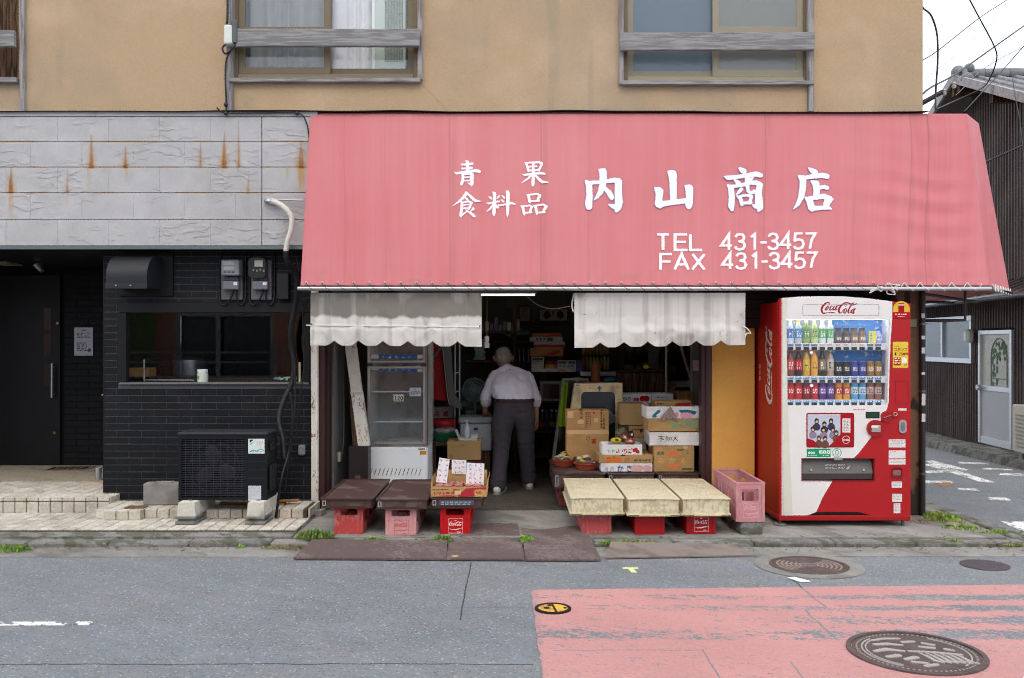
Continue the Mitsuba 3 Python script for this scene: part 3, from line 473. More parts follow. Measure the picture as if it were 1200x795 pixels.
part(mh, 'marks', [flat([(c4[0]+.010, c4[1]-.08), (c4[0]+.022, c4[1]-.08), (c4[0]+.004, c4[1]+.08), (c4[0]-.008, c4[1]+.08)], -.037), flat([(c4[0]-.03, c4[1]+.04), (c4[0]-.005, c4[1]+.04), (c4[0]-.01, c4[1]+.075), (c4[0]-.03, c4[1]+.07)], -.037), prismz(Point(c4[0]+.07, c4[1]).buffer(.012), -.041, -.037), prismz(Point(c4[0]-.035, c4[1]).buffer(.018), -.041, -.037)], 'matte', '332a20')
# ------------------------------------------------------------- the building
SH = thing('shop_building', 'two storey building with ochre stucco upper floor above the shopfronts', 'building')
WY, SY, BY = 7.97, 7.90, 8.15                              # planes of stucco, siding and black brick
RX = 3.52                                                  # the corner at the side street
def wall_open(x0, x1, z0, z1, holes, y0, y1):
    p = sbox(x0, z0, x1, z1)
    for h in holes: p = p.difference(sbox(*h))
    return prism(p, y0, y1)
zt = Z(131, SY)                                            # top of siding
L0, L1, LB = X(273, WY), X(489, WY), Z(98, WY); R0, R1, RB = X(731, WY), X(947.4, WY), Z(101, WY); E1, EB = X(22, WY), Z(97, WY)
part(SH, 'stucco_wall', wall_open(-6.6, RX, zt-.02, 5.9, [(L0, LB, L1, 5.45), (R0, RB, R1, 5.45), (-6.1, EB, E1, 5.45)], WY, WY+.16), 'stucco')
part(SH, 'roof', bx(-6.7, RX+.05, 7.93, 13.0, 5.9, 6.05), 'kawara')
part(SH, 'side_wall', bx(RX-.12, RX, WY+.161, 12.9, 0.0, 5.9), 'stucco'); part(SH, 'rear_wall', bx(-6.6, RX, 12.75, 12.9, -.2, 5.9), 'stucco'); part(SH, 'end_wall', bx(-6.7, -6.59, 7.9, 12.9, 0, 5.9), 'stucco')
part(SH, 'upper_floor', bx(-6.58, RX-.13, 8.0, 12.74, 2.62, 3.30), 'matte', '6a5a48')
part(SH, 'partition', bx(-.5, -.4, 8.3, 12.7, 3.31, 5.88), 'matte', '9a927f')
part(SH, 'partition', bx(-3.9, -3.8, 8.3, 12.7, 3.31, 5.88), 'matte', '9a927f')
G = grid(-6.6, RX+.01, 160, 0, 1, 2); fl = np.stack([G[0], np.where(G[1] > .5, SY-.028-.008*meshkit.noise(np.stack([G[0]*1.3, G[0]*0, G[0]*0], -1)), WY), zt+.012+.018*(meshkit.noise(np.stack([G[0]*2.1, G[0]*0+3, G[0]*0], -1))-.5)-.012*G[1]], -1)
part(SH, 'flashing', sheet(fl[::-1], 0.006), 'metal', '2f2a28')
for a, b, lb in ((265, 272.5, 'grey weathered corner post with peeling paint, left'), (947.6, 954, 'grey weathered post beside the right window'), (22.5, 28, 'grey weathered post near the left edge'), (489.5, 495, None), (725.5, 730.8, None)):
    z0 = {489.5: Z(95, WY), 725.5: Z(100, WY)}.get(a, zt+.01)
    part(SH, 'timber_post', bx(X(a, 7.93), X(b, 7.93), 7.93, 8.05, z0, 5.85), 'grey_post', label=lb)
ALU = '6d5f4c'
def upper_window(x0, x1, zb, kind):
    zt2 = 5.44; xm = x0+(x1-x0)*(.505 if kind == 'left' else .505)
    w = part(SH, 'window', [bx(x0, x0+.035, WY+.02, WY+.12, zb+.03, zt2), bx(x1-.035, x1, WY+.02, WY+.12, zb+.03, zt2), bx(x0, x1, WY+.02, WY+.12, zt2-.04, zt2+.01)], 'satin', ALU)
    part(w, 'sill', [bx(x0-.02, x1+.03, 7.91, WY+.02, zb-.012, zb+.022)], 'grey_wood'); part(w, 'bottom_rail', bx(x0+.035, x1-.035, WY+.015, WY+.13, zb+.026, zb+.075), 'satin', '7d6e58' if kind == 'left' else '968b75')
    for k, (a, b, dy, nm) in enumerate(((x0+.036, xm+.03, .035, 'L'), (xm-.03, x1-.036, .075, 'R'))):
        if kind == 'right': dy = .11-dy
        y0 = WY+dy; z0, z1 = zb+.08, zt2-.05; c = '746650' if kind == 'left' else '948a76'
        fr = [bx(a, a+.055, y0, y0+.03, z0, z1), bx(b-.055, b, y0, y0+.03, z0, z1), bx(a+.05, b-.05, y0+.001, y0+.029, z0, z0+.06), bx(a+.05, b-.05, y0+.001, y0+.029, z1-.05, z1)]
        if (kind == 'left' and nm == 'L') or (kind == 'right' and nm == 'R'): fr.append(bx(a+.05, b-.05, y0+.001, y0+.029, Z(34, WY)-.02, Z(34, WY)+.03))
        part(w, 'sash', fr, 'satin', c)
        if kind == 'left': part(w, 'pane', quad([(a+.05, y0+.015, z0+.05), (b-.05, y0+.015, z0+.05), (b-.05, y0+.015, z1-.04), (a+.05, y0+.015, z1-.04)]), 'pane')
        else: part(w, 'pane', bx(a+.05, b-.05, y0+.012, y0+.018, z0+.05, z1-.04, .0005), 'frosted', '62707a' if nm == 'L' else '7b7d78')
    b = part(w, 'rail_board', bx(x0-.02 if kind == 'left' else x0-.045, x1+.03 if kind == 'left' else x1+.022, 7.865, 7.905, Z(54.5 if kind == 'left' else 59, 7.87), Z(34 if kind == 'left' else 38, 7.87), .005), 'grey_wood')
    part(w, 'rail_bracket', [bx(x0-.015, x0+.02, 7.905, WY+.02, Z(52, 7.87), Z(37, 7.87)), bx(x1-.02, x1+.015, 7.905, WY+.02, Z(52, 7.87), Z(37, 7.87))], 'grey_wood')
    return w, xm
def quad(p): return trimesh.Trimesh(p, [[0, 1, 2], [0, 2, 3]], process=False)
w, xm = upper_window(L0, L1, LB+.01, 'left')
def curtain(par, x0, x1, y, z0, z1, col, n, seed, amp=.02):
    g = grid(x0, x1, n*10, z0, z1, 6); t = (g[0]-x0)/(x1-x0)*n
    yy = y+amp*np.sin(2*math.pi*t+1.5*np.sin(t*1.7+seed))
    return part(par, 'curtain', sheet(np.stack([g[0], yy, g[1]], -1), .0015), 'cloth', col, True)
curtain(w, L0+.05, xm, WY+.2, LB+.04, 5.4, '8f9496', 7, 1); curtain(w, xm-.02, X(437, WY+.2), WY+.22, LB+.04, 5.4, 'd9dade', 4, 2)
ac = thing('window_air_conditioner', 'pale louvred cooler standing inside the open left upper window', 'air conditioner')
xa, xb = X(438, WY+.13), X(476, WY+.13); part(ac, 'body', bx(xa, xb, WY+.12, WY+.34, LB+.08, 5.3, .01), 'satin', 'b9c4bc'); part(ac, 'trim', bx(xa-.012, xa+.012, WY+.11, WY+.14, LB+.08, 5.3), 'satin', 'dde3de')
for k in range(12): part(ac, 'louvre', bx(xa+.10+k*.0135, xa+.106+k*.0135, WY+.108, WY+.121, LB+.22, 5.2), 'satin', '8c988f')
part(ac, 'side_strip', bx(xb+.035, xb+.05, WY+.1, WY+.12, LB+.08, 5.3), 'satin', 'd8dcd8')
upper_window(R0, R1, RB+.01, 'right')
w = part(SH, 'window', bx(-6.1, E1, WY+.10, WY+.13, EB, 5.45), 'brown_wood'); part(w, 'sill', bx(-6.1, E1+.01, 7.91, WY+.09, EB-.01, EB+.03), 'grey_wood'); part(w, 'rail_board', bx(-6.1, E1+.01, 7.875, 7.915, Z(54, 7.87), Z(35, 7.87)), 'grey_wood')
# ---- pale stone faced siding over the black shopfront
zs = [Z(v, SY) for v in (137, 166, 196, 226, 257.5, 288)]; xe = X(372, SY); xj = X(306.7, SY)
sw = part(SH, 'siding_wall', bx(-6.6, xe, SY+.012, SY+.06, zs[5], zt), 'matte', '3a332e')
part(sw, 'top_trim', bx(-6.6, xe, SY-.004, SY+.014, zs[0]+.003, zt-.001, .001), 'slate_siding')
U = 60*SY/F
for r in range(5):
    off = 0 if r % 2 == 0 else U/2; z0, z1 = zs[r+1]+.0025, zs[r]-.0025
    xs = [xj+.003, xe]; part(sw, 'panel', bx(xs[0], xs[1], SY, SY+.013, z0, z1, .002), 'slate_siding')
    x1 = xj-.003; x0 = X(7 if off == 0 else 36, SY)+U*4
    while x1 > -5.2:
        x0 = min(x0, x1-.02) if x0 < x1-.08 else x0-U
        part(sw, 'panel', bx(x0+.0006, x1-.0006, SY+rng.uniform(0, .0006), SY+.013, z0, z1, .0008), 'slate_siding'); x1 = x0; x0 = x1-U
part(sw, 'metal_edge', bx(-6.6, xe, SY-.006, SY+.05, Z(292.5, SY), Z(288, SY), .002), 'metal', '6f7678')
part(SH, 'soffit', bx(-6.6, xe, SY+.05, 10.3, Z(291, SY), Z(289, SY), .001), 'satin', '1a1a1c')
# ---- black brick front with its wide window
wx0, wx1, wz0, wz1 = X(142, BY), X(363, BY), Z(449, BY), Z(366, BY); bl, br = X(121.6, BY), X(366, BY)
bw = part(SH, 'brick_wall', wall_open(bl+.005, br, 0.09, Z(291, SY)-.001, [(wx0, wz0, wx1, wz1)], BY+.006, BY+.16), 'matte', '58595c')
def brick_course(x0, x1, z, h, odd, y=BY):
    Lb = 29.3*BY/F; x = x0-(Lb/2 if odd else 0)
    while x < x1:
        a, b = max(x, x0)+.0025, min(x+Lb, x1)-.0025
        if b-a > .01: part(bw, 'brick', bx(a, b, y+rng.uniform(-.0015, .0015), y+.02, z+.0032, z+h-.0032, .0015), 'black_brick', vary('151619', .16))
        x += Lb
hb = 8.15*BY/F; nb = 0; z = 0.096
while z < Z(291, SY)-.03:
    h = min(hb, Z(291, SY)-.002-z)
    if z+h <= wz0-.012: brick_course(bl, br, z, h, nb % 2)
    elif z >= wz1-.02 and z+h > Z(356, BY): brick_course(bl, br, z, h, nb % 2)
    else: brick_course(bl, X(138.5, BY), z, h, nb % 2)
    z += hb; nb += 1
part(bw, 'side_face', bx(bl-.02, bl+.004, BY+.03, 10.05, .15, Z(291, SY), .001), 'satin', '161617')
w = part(SH, 'shop_window', [bx(wx0-.02, wx1+.02, BY-.010, BY+.05, wz0-.011, wz0-.001), bx(wx0-.02, wx1+.02, BY-.012, BY+.06, wz1-.004, wz1+.085), bx(wx0-.03, wx0+.045, BY-.008, BY+.07, wz0, wz1-.005), bx(wx1-.05, wx1, BY-.008, BY+.07, wz0, wz1-.005)], 'satin', '151516', label='wide dark shop window in the black brick wall')
part(w, 'sill', bx(wx0-.01, wx1, BY-.03, BY+.16, wz0-.012, wz0+.004), 'metal', '8a8d90')
part(w, 'pane', quad([(wx0+.04, BY+.04, wz0), (wx1-.04, BY+.04, wz0), (wx1-.04, BY+.04, wz1), (wx0+.04, BY+.04, wz1)]), 'pane')
part(SH, 'room_wall', [bx(bl+.01, br+.02, 11.9, 12.0, .1, 2.6), bx(br-.03, br+.02, BY+.17, 11.9, .1, 2.6), bx(bl, bl+.05, BY+.17, 11.9, .1, 2.6), bx(bl, br, BY+.17, 12, .02, .09), bx(bl, br, BY+.17, 12, 2.5, 2.6)], 'matte', '1a1716')
one('wooden_box', 'plain wooden box behind the left end of the shop window', 'box', bx(X(152, 8.6), X(176, 8.6), 8.55, 8.75, wz0+.04, wz0+.12), 'matte', '9a7048')
one('window_stand', 'thin pale frame standing behind the left part of the shop window', 'stand', [tube([(X(174, 8.6), 8.5, wz0), (X(174, 8.6), 8.5, wz0+.2)], .008), tube([(X(174, 8.6), 8.5, wz0+.012), (X(232, 8.6), 8.5, wz0+.01)], .006)], 'satin', '9a9c9c')
j = thing('white_jar', 'white lidded jar on the sill of the shop window', 'jar'); a = (X(237.5, 8.28), 8.28, wz0+.005); part(j, 'body', lathe([(0, 0), (.045, 0), (.047, .01), (.047, .075), (.04, .085), (0, .085)], 20, a), 'satin', 'c9d3c5', 40); part(j, 'lid', lathe([(0, .085), (.045, .085), (.046, .108), (.042, .112), (0, .112)], 20, a), 'satin', 'e4ebe7', 40); part(j, 'print', lathe([(.0475, .02), (.0475, .055)], 20, a).slice_plane((a[0]-.015, 0, 0), (-1, 0, 0)), 'matte', '6d9a5a')
one('plastic_packet', 'crumpled white and green plastic packet at the right end of the window sill', 'packet', sheet(np.stack([np.linspace(X(322, 8.3), X(345, 8.3), 10)[None]*np.ones((5, 1)), 8.25+np.linspace(0, .15, 5)[:, None]*np.ones((1, 10)), wz0+.012+.04*nrg.random((5, 10))], -1), .002), 'gloss', '86a894')
one('candle', 'thin cream stick standing at the right end of the window sill', 'stick', cyl(X(351.5, 8.3), 8.3, wz0, wz0+.18, .011), 'matte', 'c9c29a')
pt = thing('cooking_pot', 'steel pot on the counter inside the dark shop window', 'pot'); a = (X(222, 9.2), 9.2, wz0+.02); part(pt, 'body', lathe([(0, 0), (.15, 0), (.16, .02), (.16, .16), (.15, .16), (.14, .02), (0, .02)], 24, a), 'metal', '8d9092', 40); part(pt, 'lid', lathe([(0, .2), (.08, .19), (.16, .165), (.16, .16), (0, .17)], 24, a), 'metal', '9da0a2', 40)
part(SH, 'counter', bx(bl+.1, br-.05, 8.9, 9.5, .1, wz0+.018), 'satin', '2b211b')
# ---- recessed doorway
DY = 10.05
part(SH, 'recess_wall', [bx(-6.58, bl, DY, DY+.1, .15, 2.4), bx(-6.58, -6.5, 8.2, DY, .15, 2.4)], 'matte', '19191b')
rw = part(SH, 'recess_brick', bx(X(76, DY), bl-.022, DY-.012, DY-.001, .152, 2.26), 'matte', '1d1d1f')
z = .153; k = 0
while z < 2.2:
    x = X(76, DY)-(.13 if k % 2 else 0)
    while x < bl-.03:
        a, b = max(x, X(76, DY))+.0015, min(x+.265, bl-.024)-.0015
        if b-a > .02: part(rw, 'brick', bx(a, b, DY-.019+rng.uniform(-.001, .001), DY-.01, z+.0015, z+.066, .0015), 'black_brick', vary('151619', .16))
        x += .265
    z += .0685; k += 1
dr_ = part(SH, 'door', bx(X(-60, DY), X(72, DY), DY-.03, DY-.002, .155, 2.2), 'satin', '161518', label='black entrance door with a narrow window and a long steel handle')
part(dr_, 'pane', [bx(X(53, DY), X(62, DY), DY-.034, DY-.029, Z(388, DY), Z(361, DY)), bx(X(53, DY), X(62, DY), DY-.034, DY-.029, Z(418, DY), Z(391, DY)), bx(X(53, DY), X(61, DY), DY-.034, DY-.029, Z(452, DY), Z(426, DY))], 'gloss', '2a2020')
part(dr_, 'handle', [tube([(X(65, DY), DY-.08, Z(466, DY)), (X(65, DY), DY-.08, Z(426, DY))], .013, 12), cyly(X(65, DY), Z(462, DY), DY-.08, DY-.03, .008), cyly(X(65, DY), Z(430, DY), DY-.08, DY-.03, .008)], 'metal', 'cfd2d4', 40)
part(dr_, 'lock', [cyly(X(69.5, DY), Z(379, DY), DY-.045, DY-.029, .016), cyly(X(66, DY), Z(507, DY), DY-.045, DY-.029, .014)], 'metal', '8d7b55')
n_ = thing('paper_notice', 'white printed notice taped to the dark wall beside the door', 'notice'); q = (X(87, DY-.02), X(109, DY-.02), Z(417, DY-.02), Z(384, DY-.02))
part(n_, 'sheet', plate(sbox(q[0], q[2], q[1], q[3]), DY-.0205, .0015), 'matte', 'c9c8d0'); part(n_, 'print', plate(shapely.union_all([bars(q[0]+.03, q[1]-.03, q[2]+.19, q[3]-.05, 4, 3), bars(q[0]+.03, q[1]-.06, q[2]+.05, q[2]+.15, 5, 4), Point(q[1]-.04, q[2]+.06).buffer(.02), sbox(q[0]+.08, q[3]-.035, q[1]-.08, q[3]-.025)]), DY-.022, .0006), 'matte', '55545a')
lm = thing('spot_lamp', 'small silver spot lamp under the dark ceiling left of the vent hood', 'lamp'); a = np.array([X(49, 9.2), 9.2, Z(318, 9.2)]); part(lm, 'stem', tube([a+[-.06, 0, .1], a+[-.06, 0, .03], a], .006), 'satin', '222222'); part(lm, 'head', frame(lathe([(0, 0), (.02, 0), (.045, .08), (.04, .08), (.015, .01), (0, .012)], 16), a, (.8, .3, .5), (0, 1, -.3)), 'metal', 'b8bcc0', 40)
one('ceiling_lamp', 'flat pale ceiling light under the dark soffit at the left edge', 'lamp', bx(X(-6, 9.3), X(14, 9.3), 9.2, 9.5, Z(310, 9.3), Z(307.5, 9.3), .004), 'satin', '8a8378')
mb = thing('letter_box', 'cream letter box with a slanted lid on the side of the dark doorway', 'mailbox'); xr = bl-.024; z0, z1 = Z(498, 8.6), Z(459, 8.6)
part(mb, 'body', bx(xr-.085, xr, 8.45, 8.75, z0, z1, .004), 'satin', 'a39273'); part(mb, 'lid', hexa([(xr-.12, 8.43, z1-.03), (xr, 8.43, z1+.03), (xr, 8.77, z1+.03), (xr-.12, 8.77, z1-.03), (xr-.12, 8.43, z1-.02), (xr, 8.43, z1+.045), (xr, 8.77, z1+.045), (xr-.12, 8.77, z1-.02)]), 'satin', 'b5a483'); part(mb, 'tray', bx(xr-.11, xr-.08, 8.45, 8.75, z0, z0+.05), 'satin', '8f7f62')
c_ = thing('tin_can', 'silver tin can standing on the tiled step by the corner', 'can'); a = (X(115.3, 8.95), 8.95, .151); part(c_, 'body', lathe([(0, 0), (.028, 0), (.03, .004), (.03, .11), (.027, .115), (.026, .1), (0, .1)], 20, a), 'metal', 'c3c7ca', 40); part(c_, 'rim', lathe([(.028, .112), (.032, .112), (.032, .118), (.028, .118), (.028, .112)], 20, a), 'metal', 'd9dcde', 40)
dm = thing('door_mat', 'dark lettered door mat lying askew on the tiled step', 'door mat'); M = np.array([X(81, 9.75), 9.75, .152])
def onmat(p, z0, z1): return prismz(affinity.translate(affinity.rotate(p, 6, origin=(0, 0)), M[0], M[1]), z0, z1)
part(dm, 'border', onmat(sbox(-.22, -.15, .22, .15).difference(sbox(-.19, -.12, .19, .12)), .151, .158), 'matte', '8f7f68'); part(dm, 'field', onmat(sbox(-.19, -.12, .19, .12), .151, .157), 'matte', '1b1a1c'); part(dm, 'print', onmat(shapely.union_all([sbox(-.14+i*.06, -.05, -.10+i*.06, .05) for i in range(5)]), .156, .1585), 'matte', '6a675f')
# ---- vent hood
hd = thing('vent_hood', 'black curved vent hood on the upper brick wall', 'vent hood'); x0, x1 = X(123, 7.78), X(171, 7.78); zb, zh = Z(339, 7.78), Z(298, 7.78)
pr = [(BY-.001, zb+.02), (7.80, zb+.02)]+[(7.80+.20*(1-math.cos(t)), zb+.10+(zh-zb-.10)*math.sin(t)) for t in np.linspace(0, math.pi/2, 9)]+[(BY-.001, zh)]
part(hd, 'shell', prismx(pr, x0, x1), 'satin', '232427', 30); part(hd, 'lip', [bx(x0-.006, x1+.006, 7.785, 7.80, zb+.004, zb+.05, .002)], 'satin', '2a2b2e'); part(hd, 'flange', bx(x0-.03, x1+.10, BY-.03, BY-.002, zb-.04, zh+.05), 'satin', '0f0f10'); part(hd, 'bolt', [cyly(X(136, 7.78), zb+.03, 7.775, 7.79, .006), cyly(X(153, 7.78), zb+.03, 7.775, 7.79, .006)], 'metal', 'b9bcc0')
# ---- meters
def meter(label, px0, px1, round_):
    m = thing('electricity_meter', label, 'meter', 'electricity meters on the black wall'); y = BY-.003; w = px1-px0
    part(m, 'board', pbox(px0, px1, 305, 351.5, y-.02, y), 'worn', '6a676d')
    if round_:
        part(m, 'housing', frame(ext(rrect(X(px0+1, y), X(px1-3, y), Z(327, y), Z(303.5, y), .04), .09), (0, y-.02, 0), (1, 0, 0), (0, 0, 1)), 'gloss', '2d3130', 30)
        part(m, 'dial', pbox(px0+4, px0+14, 305, 313, y-.115, y-.108), 'matte', 'b3b1a6'); part(m, 'disc', [pbox(px0+2+4*i, px0+4+4*i, 315+i % 2, 318+i % 2, y-.114, y-.108) for i in range(4)], 'metal', '99958e')
    else:
        part(m, 'housing', pbox(px0, px1-4, 304.5, 323, y-.12, y-.021, .008), 'satin', '7f8184'); part(m, 'cover', pbox(px1-5, px1, 304, 324, y-.10, y-.021, .008), 'gloss', '33383a')
        part(m, 'window', [pbox(px0+2, px0+15, 306, 311, y-.124, y-.119), pbox(px0+3, px0+15, 312.5, 316.5, y-.124, y-.119)], 'matte', 'a2a4a6'); part(m, 'button', [pbox(px0+3+5*i, px0+6+5*i, 318, 320, y-.123, y-.119) for i in range(3)], 'matte', '505357')
    part(m, 'terminal_box', pbox(px0+1.5, px0+w*.82, 329.5, 339.5, y-.09, y-.021, .006), 'satin', '6b6f75'); part(m, 'upper_terminal', pbox(px0+2, px0+w*.8, 324.5, 329.4, y-.06, y-.021), 'satin', '4c4e52'); part(m, 'label', pbox(px0+w*.58, px0+w*.76, 331, 334.5, y-.093, y-.089), 'matte', 'd9dade')
    for a, b in ((.1, -.1), (.55, 1.1)):
        xa, xb = X(px0+w*(.2+a), y-.05), X(px0+w*b, y-.05); part(m, 'cable', tube(curve([(xa+.06*(b < 0), y-.05, Z(340, y)), (xa+.02*(b < 0), y-.05, Z(352, y)), ((xa+xb)/2, y-.04, Z(358, y)), (xb, y-.03, Z(351, y)), (xb, y-.015, Z(330, y)), (xb, y-.015, Z(297, y))]), .008), 'satin', '121213', True)
meter('grey square electricity meter on the black wall, left of the pair', 259, 284, False); meter('electricity meter under a clear rounded cover, right of the pair', 294, 318, True)
one('switch_box', 'plain black box on the wall right of the two meters', 'box', pbox(324, 338, 320, 351, BY-.1, BY-.003, .005), 'satin', '1d1d1f')
one('outlet_cover', 'small grey outdoor outlet cover right of the air conditioner', 'outlet', pbox(349, 357, 522, 534, BY-.06, BY-.003, .01), 'satin', '74787e')
# ---- black iron grille: pipes
pp = thing('drain_hose', 'taped hose, white above and black below, hanging down the wall beside the awning', 'hose')
Y1 = 7.80
part(pp, 'white_tape', tube(curve([(X(316, SY), SY-.01, Z(236, SY)), (X(323, Y1), Y1+.03, Z(237, Y1)), (X(334, Y1), Y1, Z(244, Y1)), (X(341.5, Y1), Y1, Z(255, Y1)), (X(341, Y1), Y1, Z(270, Y1)), (X(336.5, Y1), Y1, Z(284, Y1)), (X(335, Y1), Y1, Z(295, Y1))], 40), .023*np.where(np.arange(40) % 4 == 0, .93, 1.0), 10), 'satin', 'cdc8bd', True)
part(pp, 'black_tape', tube(curve([(X(335, Y1), Y1, Z(294, Y1)), (X(336, Y1), Y1+.02, Z(306, Y1)), (X(346.5, 7.9), 7.9, Z(318, 7.9)), (X(348.5, 7.95), 7.95, Z(332, 7.95)), (X(346, 8), 8, Z(358, 8)), (X(341, 8.02), 8.02, Z(385, 8)), (X(341.5, 8.05), 8.05, Z(405, 8)), (X(345, 8.05), 8.05, Z(428, 8)), (X(342.5, 8.05), 8.05, Z(448, 8)), (X(332, 8.0), 8.0, Z(470, 8)), (X(327, 7.95), 7.95, Z(490, 8)), (X(331, 7.9), 7.9, Z(512, 8)), (X(333, 7.85), 7.85, Z(540, 7.85))], 80), .024*(1+.06*np.sin(np.arange(80)*1.9)), 10), 'satin', '1a1a1c', True)
part(pp, 'clamp', [lathe([(0, 0), (.05, 0), (.045, .02), (0, .025)], 14, (X(317, SY), SY-.02, Z(236, SY)-.01)), tube([(X(318, SY), SY-.02, Z(233, SY)), (X(326, SY), SY-.03, Z(235, SY)), (X(356, SY), SY-.04, Z(236, SY))], .007)], 'metal', '9fa3a6')
for i, (pts, r, c, lb) in enumerate(([[(345, 430), (346, 470), (343, 505), (338, 540), (334, 575)], .008, '2a2224', 'thin dark cable hanging beside the outlet cover'], [[(340, 460), (343, 490), (338, 530), (333, 560), (327, 613)], .012, '17171a', 'black hose end reaching the tiles behind the air conditioner'], [[(347, 300), (352, 330), (355, 380), (356, 430), (351, 470), (346, 520)], .006, '1b1b1d', 'thin black cable on the wall left of the rusty post'])):
    D = 8.0 if i != 1 else 7.75; one('wall_cable', lb, 'cable', tube(curve([(X(a, D), D-(.0 if k < 3 else .1*(i == 1)), max(Z(b, D), .03)) for k, (a, b) in enumerate(pts)], 24), r), 'satin', c, True)
jb = thing('junction_box', 'white junction box with fuse and cables on the post by the left upper window', 'junction box'); y = 7.90
part(jb, 'body', pbox(262, 272, 29, 51.5, y-.06, y+.03, .01), 'satin', 'd5d8d2'); part(jb, 'fuse', lathe([(0, 0), (.028, 0), (.028, .15), (.032, .155), (.032, .18), (.015, .195), (0, .195)], 16, (X(276, y), y-.03, Z(52, y))), 'gloss', '555a58', 40); part(jb, 'plate', pbox(273, 281, 33, 53, y-.01, y+.03), 'metal', '9b9e9e')
part(jb, 'cable', tube(curve([(X(269, y), y-.03, 5.3), (X(268, y), y-.03, Z(12, y)), (X(266.5, y), y-.02, Z(29, y))], 14), .010), 'satin', '2a2a2c', True)
part(jb, 'cable', tube(curve([(X(268, y), y-.03, Z(52, y)), (X(262.5, y), y-.04, Z(58, y)), (X(266, y), y-.04, Z(65, y)), (X(275, y), y-.04, Z(58, y)), (X(277, y), y-.03, Z(52, y))], 20), .008), 'satin', '222224', True)
part(jb, 'cable', tube(curve([(X(272, y), y-.03, Z(60, y)), (X(266.5, y), y-.03, Z(72, y)), (X(265, y), y-.02, Z(90, y)), (X(266, y), y-.02, Z(122, y)), (X(266, SY), SY-.03, Z(134, SY))], 20), .008), 'satin', '2a2a2c', True)
sc = thing('slack_cable', 'thin black cable running along the top edge of the pale siding', 'cable'); part(sc, 'wire', tube(curve([(X(256, SY), SY-.05, Z(128, SY)), (X(266, SY), SY-.03, Z(133.5, SY)), (X(310, SY), SY-.025, Z(133, SY)), (X(349, SY), SY-.03, Z(133.5, SY)), (X(360, SY), SY-.03, Z(145, SY)), (X(364, SY), SY-.02, Z(170, SY))], 30), .006), 'satin', '2a2826', True); part(sc, 'insulator', [trimesh.creation.icosphere(2, .018).apply_translation((X(a, SY), SY-.03, Z(b, SY))) for a, b in ((266, 124), (266, 134), (349, 134))], 'gloss', '1c1c1d', True)
# ---- small shop: posts, interior room, back wall
rp = one('rusty_post', 'white post with rust patches between the black wall and the shop opening', 'post', bx(X(365, 8.1), X(373, 8.1), 8.08, 8.14, .005, 1.95, .004), 'rusty_white', 'cfcac0')
part(SH, 'steel_column', [bx(X(374, 8.15), X(381, 8.15), 8.13, 8.25, 0, 2.2), bx(X(381.2, 8.2), X(385.5, 8.2), 8.2, 8.33, 0, 2.2)], 'satin', '3c2624'); part(SH, 'steel_column', [bx(X(822, 8.15), X(827.5, 8.15), 8.15, 8.27, 0, 2.2), bx(X(827.7, 8.12), X(833.5, 8.12), 8.12, 8.27, 0, 2.2)], 'satin', '44292a', label='dark maroon steel column right of the stacked boxes')
IX0, IX1 = X(385, 8.2), X(833, 8.15)+.35
part(SH, 'inner_wall', bx(br+.025, IX0+.02, 8.34, 12.7, 0, 2.6), 'worn', '6d6c6b'); part(SH, 'inner_wall', bx(IX1, IX1+.06, 8.29, 12.7, 0, 2.6), 'worn', '55504a'); part(SH, 'inner_wall', bx(br, IX1+.06, 12.3, 12.38, 0, 2.6), 'worn', '6b6a52', label='dim greenish back wall of the shop room')
part(SH, 'ceiling', bx(br+.02, IX1+.05, 8.3, 12.7, 2.50, 2.56), 'worn', '4a443a')
part(SH, 'front_beam', bx(X(366, 8.2), 3.39, 8.12, 8.3, 2.02, 2.61), 'brown_wood'); part(SH, 'soffit_board', [bx(X(833, 8.1), 3.39, 8.03+.002*k, 8.11, 1.60+.082*k, 1.68+.082*k) for k in range(6)], 'matte', '2c2422')
yp = part(SH, 'yellow_panel', bx(X(834, 8.13), X(884, 8.13), 8.12, 8.2, .0, 1.60), 'yellow_wall', label='plain mustard yellow wall panel beside the vending machine'); part(SH, 'dark_panel', bx(X(884.5, 8.13), 3.39, 8.28, 8.34, 0, 2.0), 'matte', '2a2523')
part(SH, 'corner_pillar', bx(X(1050, 7.93), X(1078.5, 7.93), 7.93, 8.2, 0.0, zt-.03, .006), 'brown_stucco', label='rough brown corner pillar beside the vending machine')
one('wall_plate', 'small square grey plate on the brown pillar', 'plate', pbox(1066, 1074.5, 374, 383.5, 7.915, 7.93), 'satin', '7e7a60')
dp = thing('downpipe', 'black downpipe at the street corner with torn white stickers', 'drainpipe'); a = (X(1081, 7.9), 7.9); part(dp, 'pipe', cyl(a[0], a[1], .01, 2.15, .024), 'satin', '2a2627', 30); part(dp, 'band', [cyl(a[0], a[1], z, z+.018, .029) for z in (.35, 1.05, 1.62)], 'metal', '6d6a68', 30)
r2 = random.Random(3); part(dp, 'sticker', [rot(bx(a[0]-.018, a[0]+.012, a[1]-.027, a[1]-.0235, z, z+h, .001), r2.uniform(-6, 6), [0, 1, 0], [a[0], a[1], z]) for z, h in ((1.5, .03), (1.38, .05), (1.2, .02), (.94, .10), (.80, .07), (1.68, .04))], 'matte', 'c3c5c6')
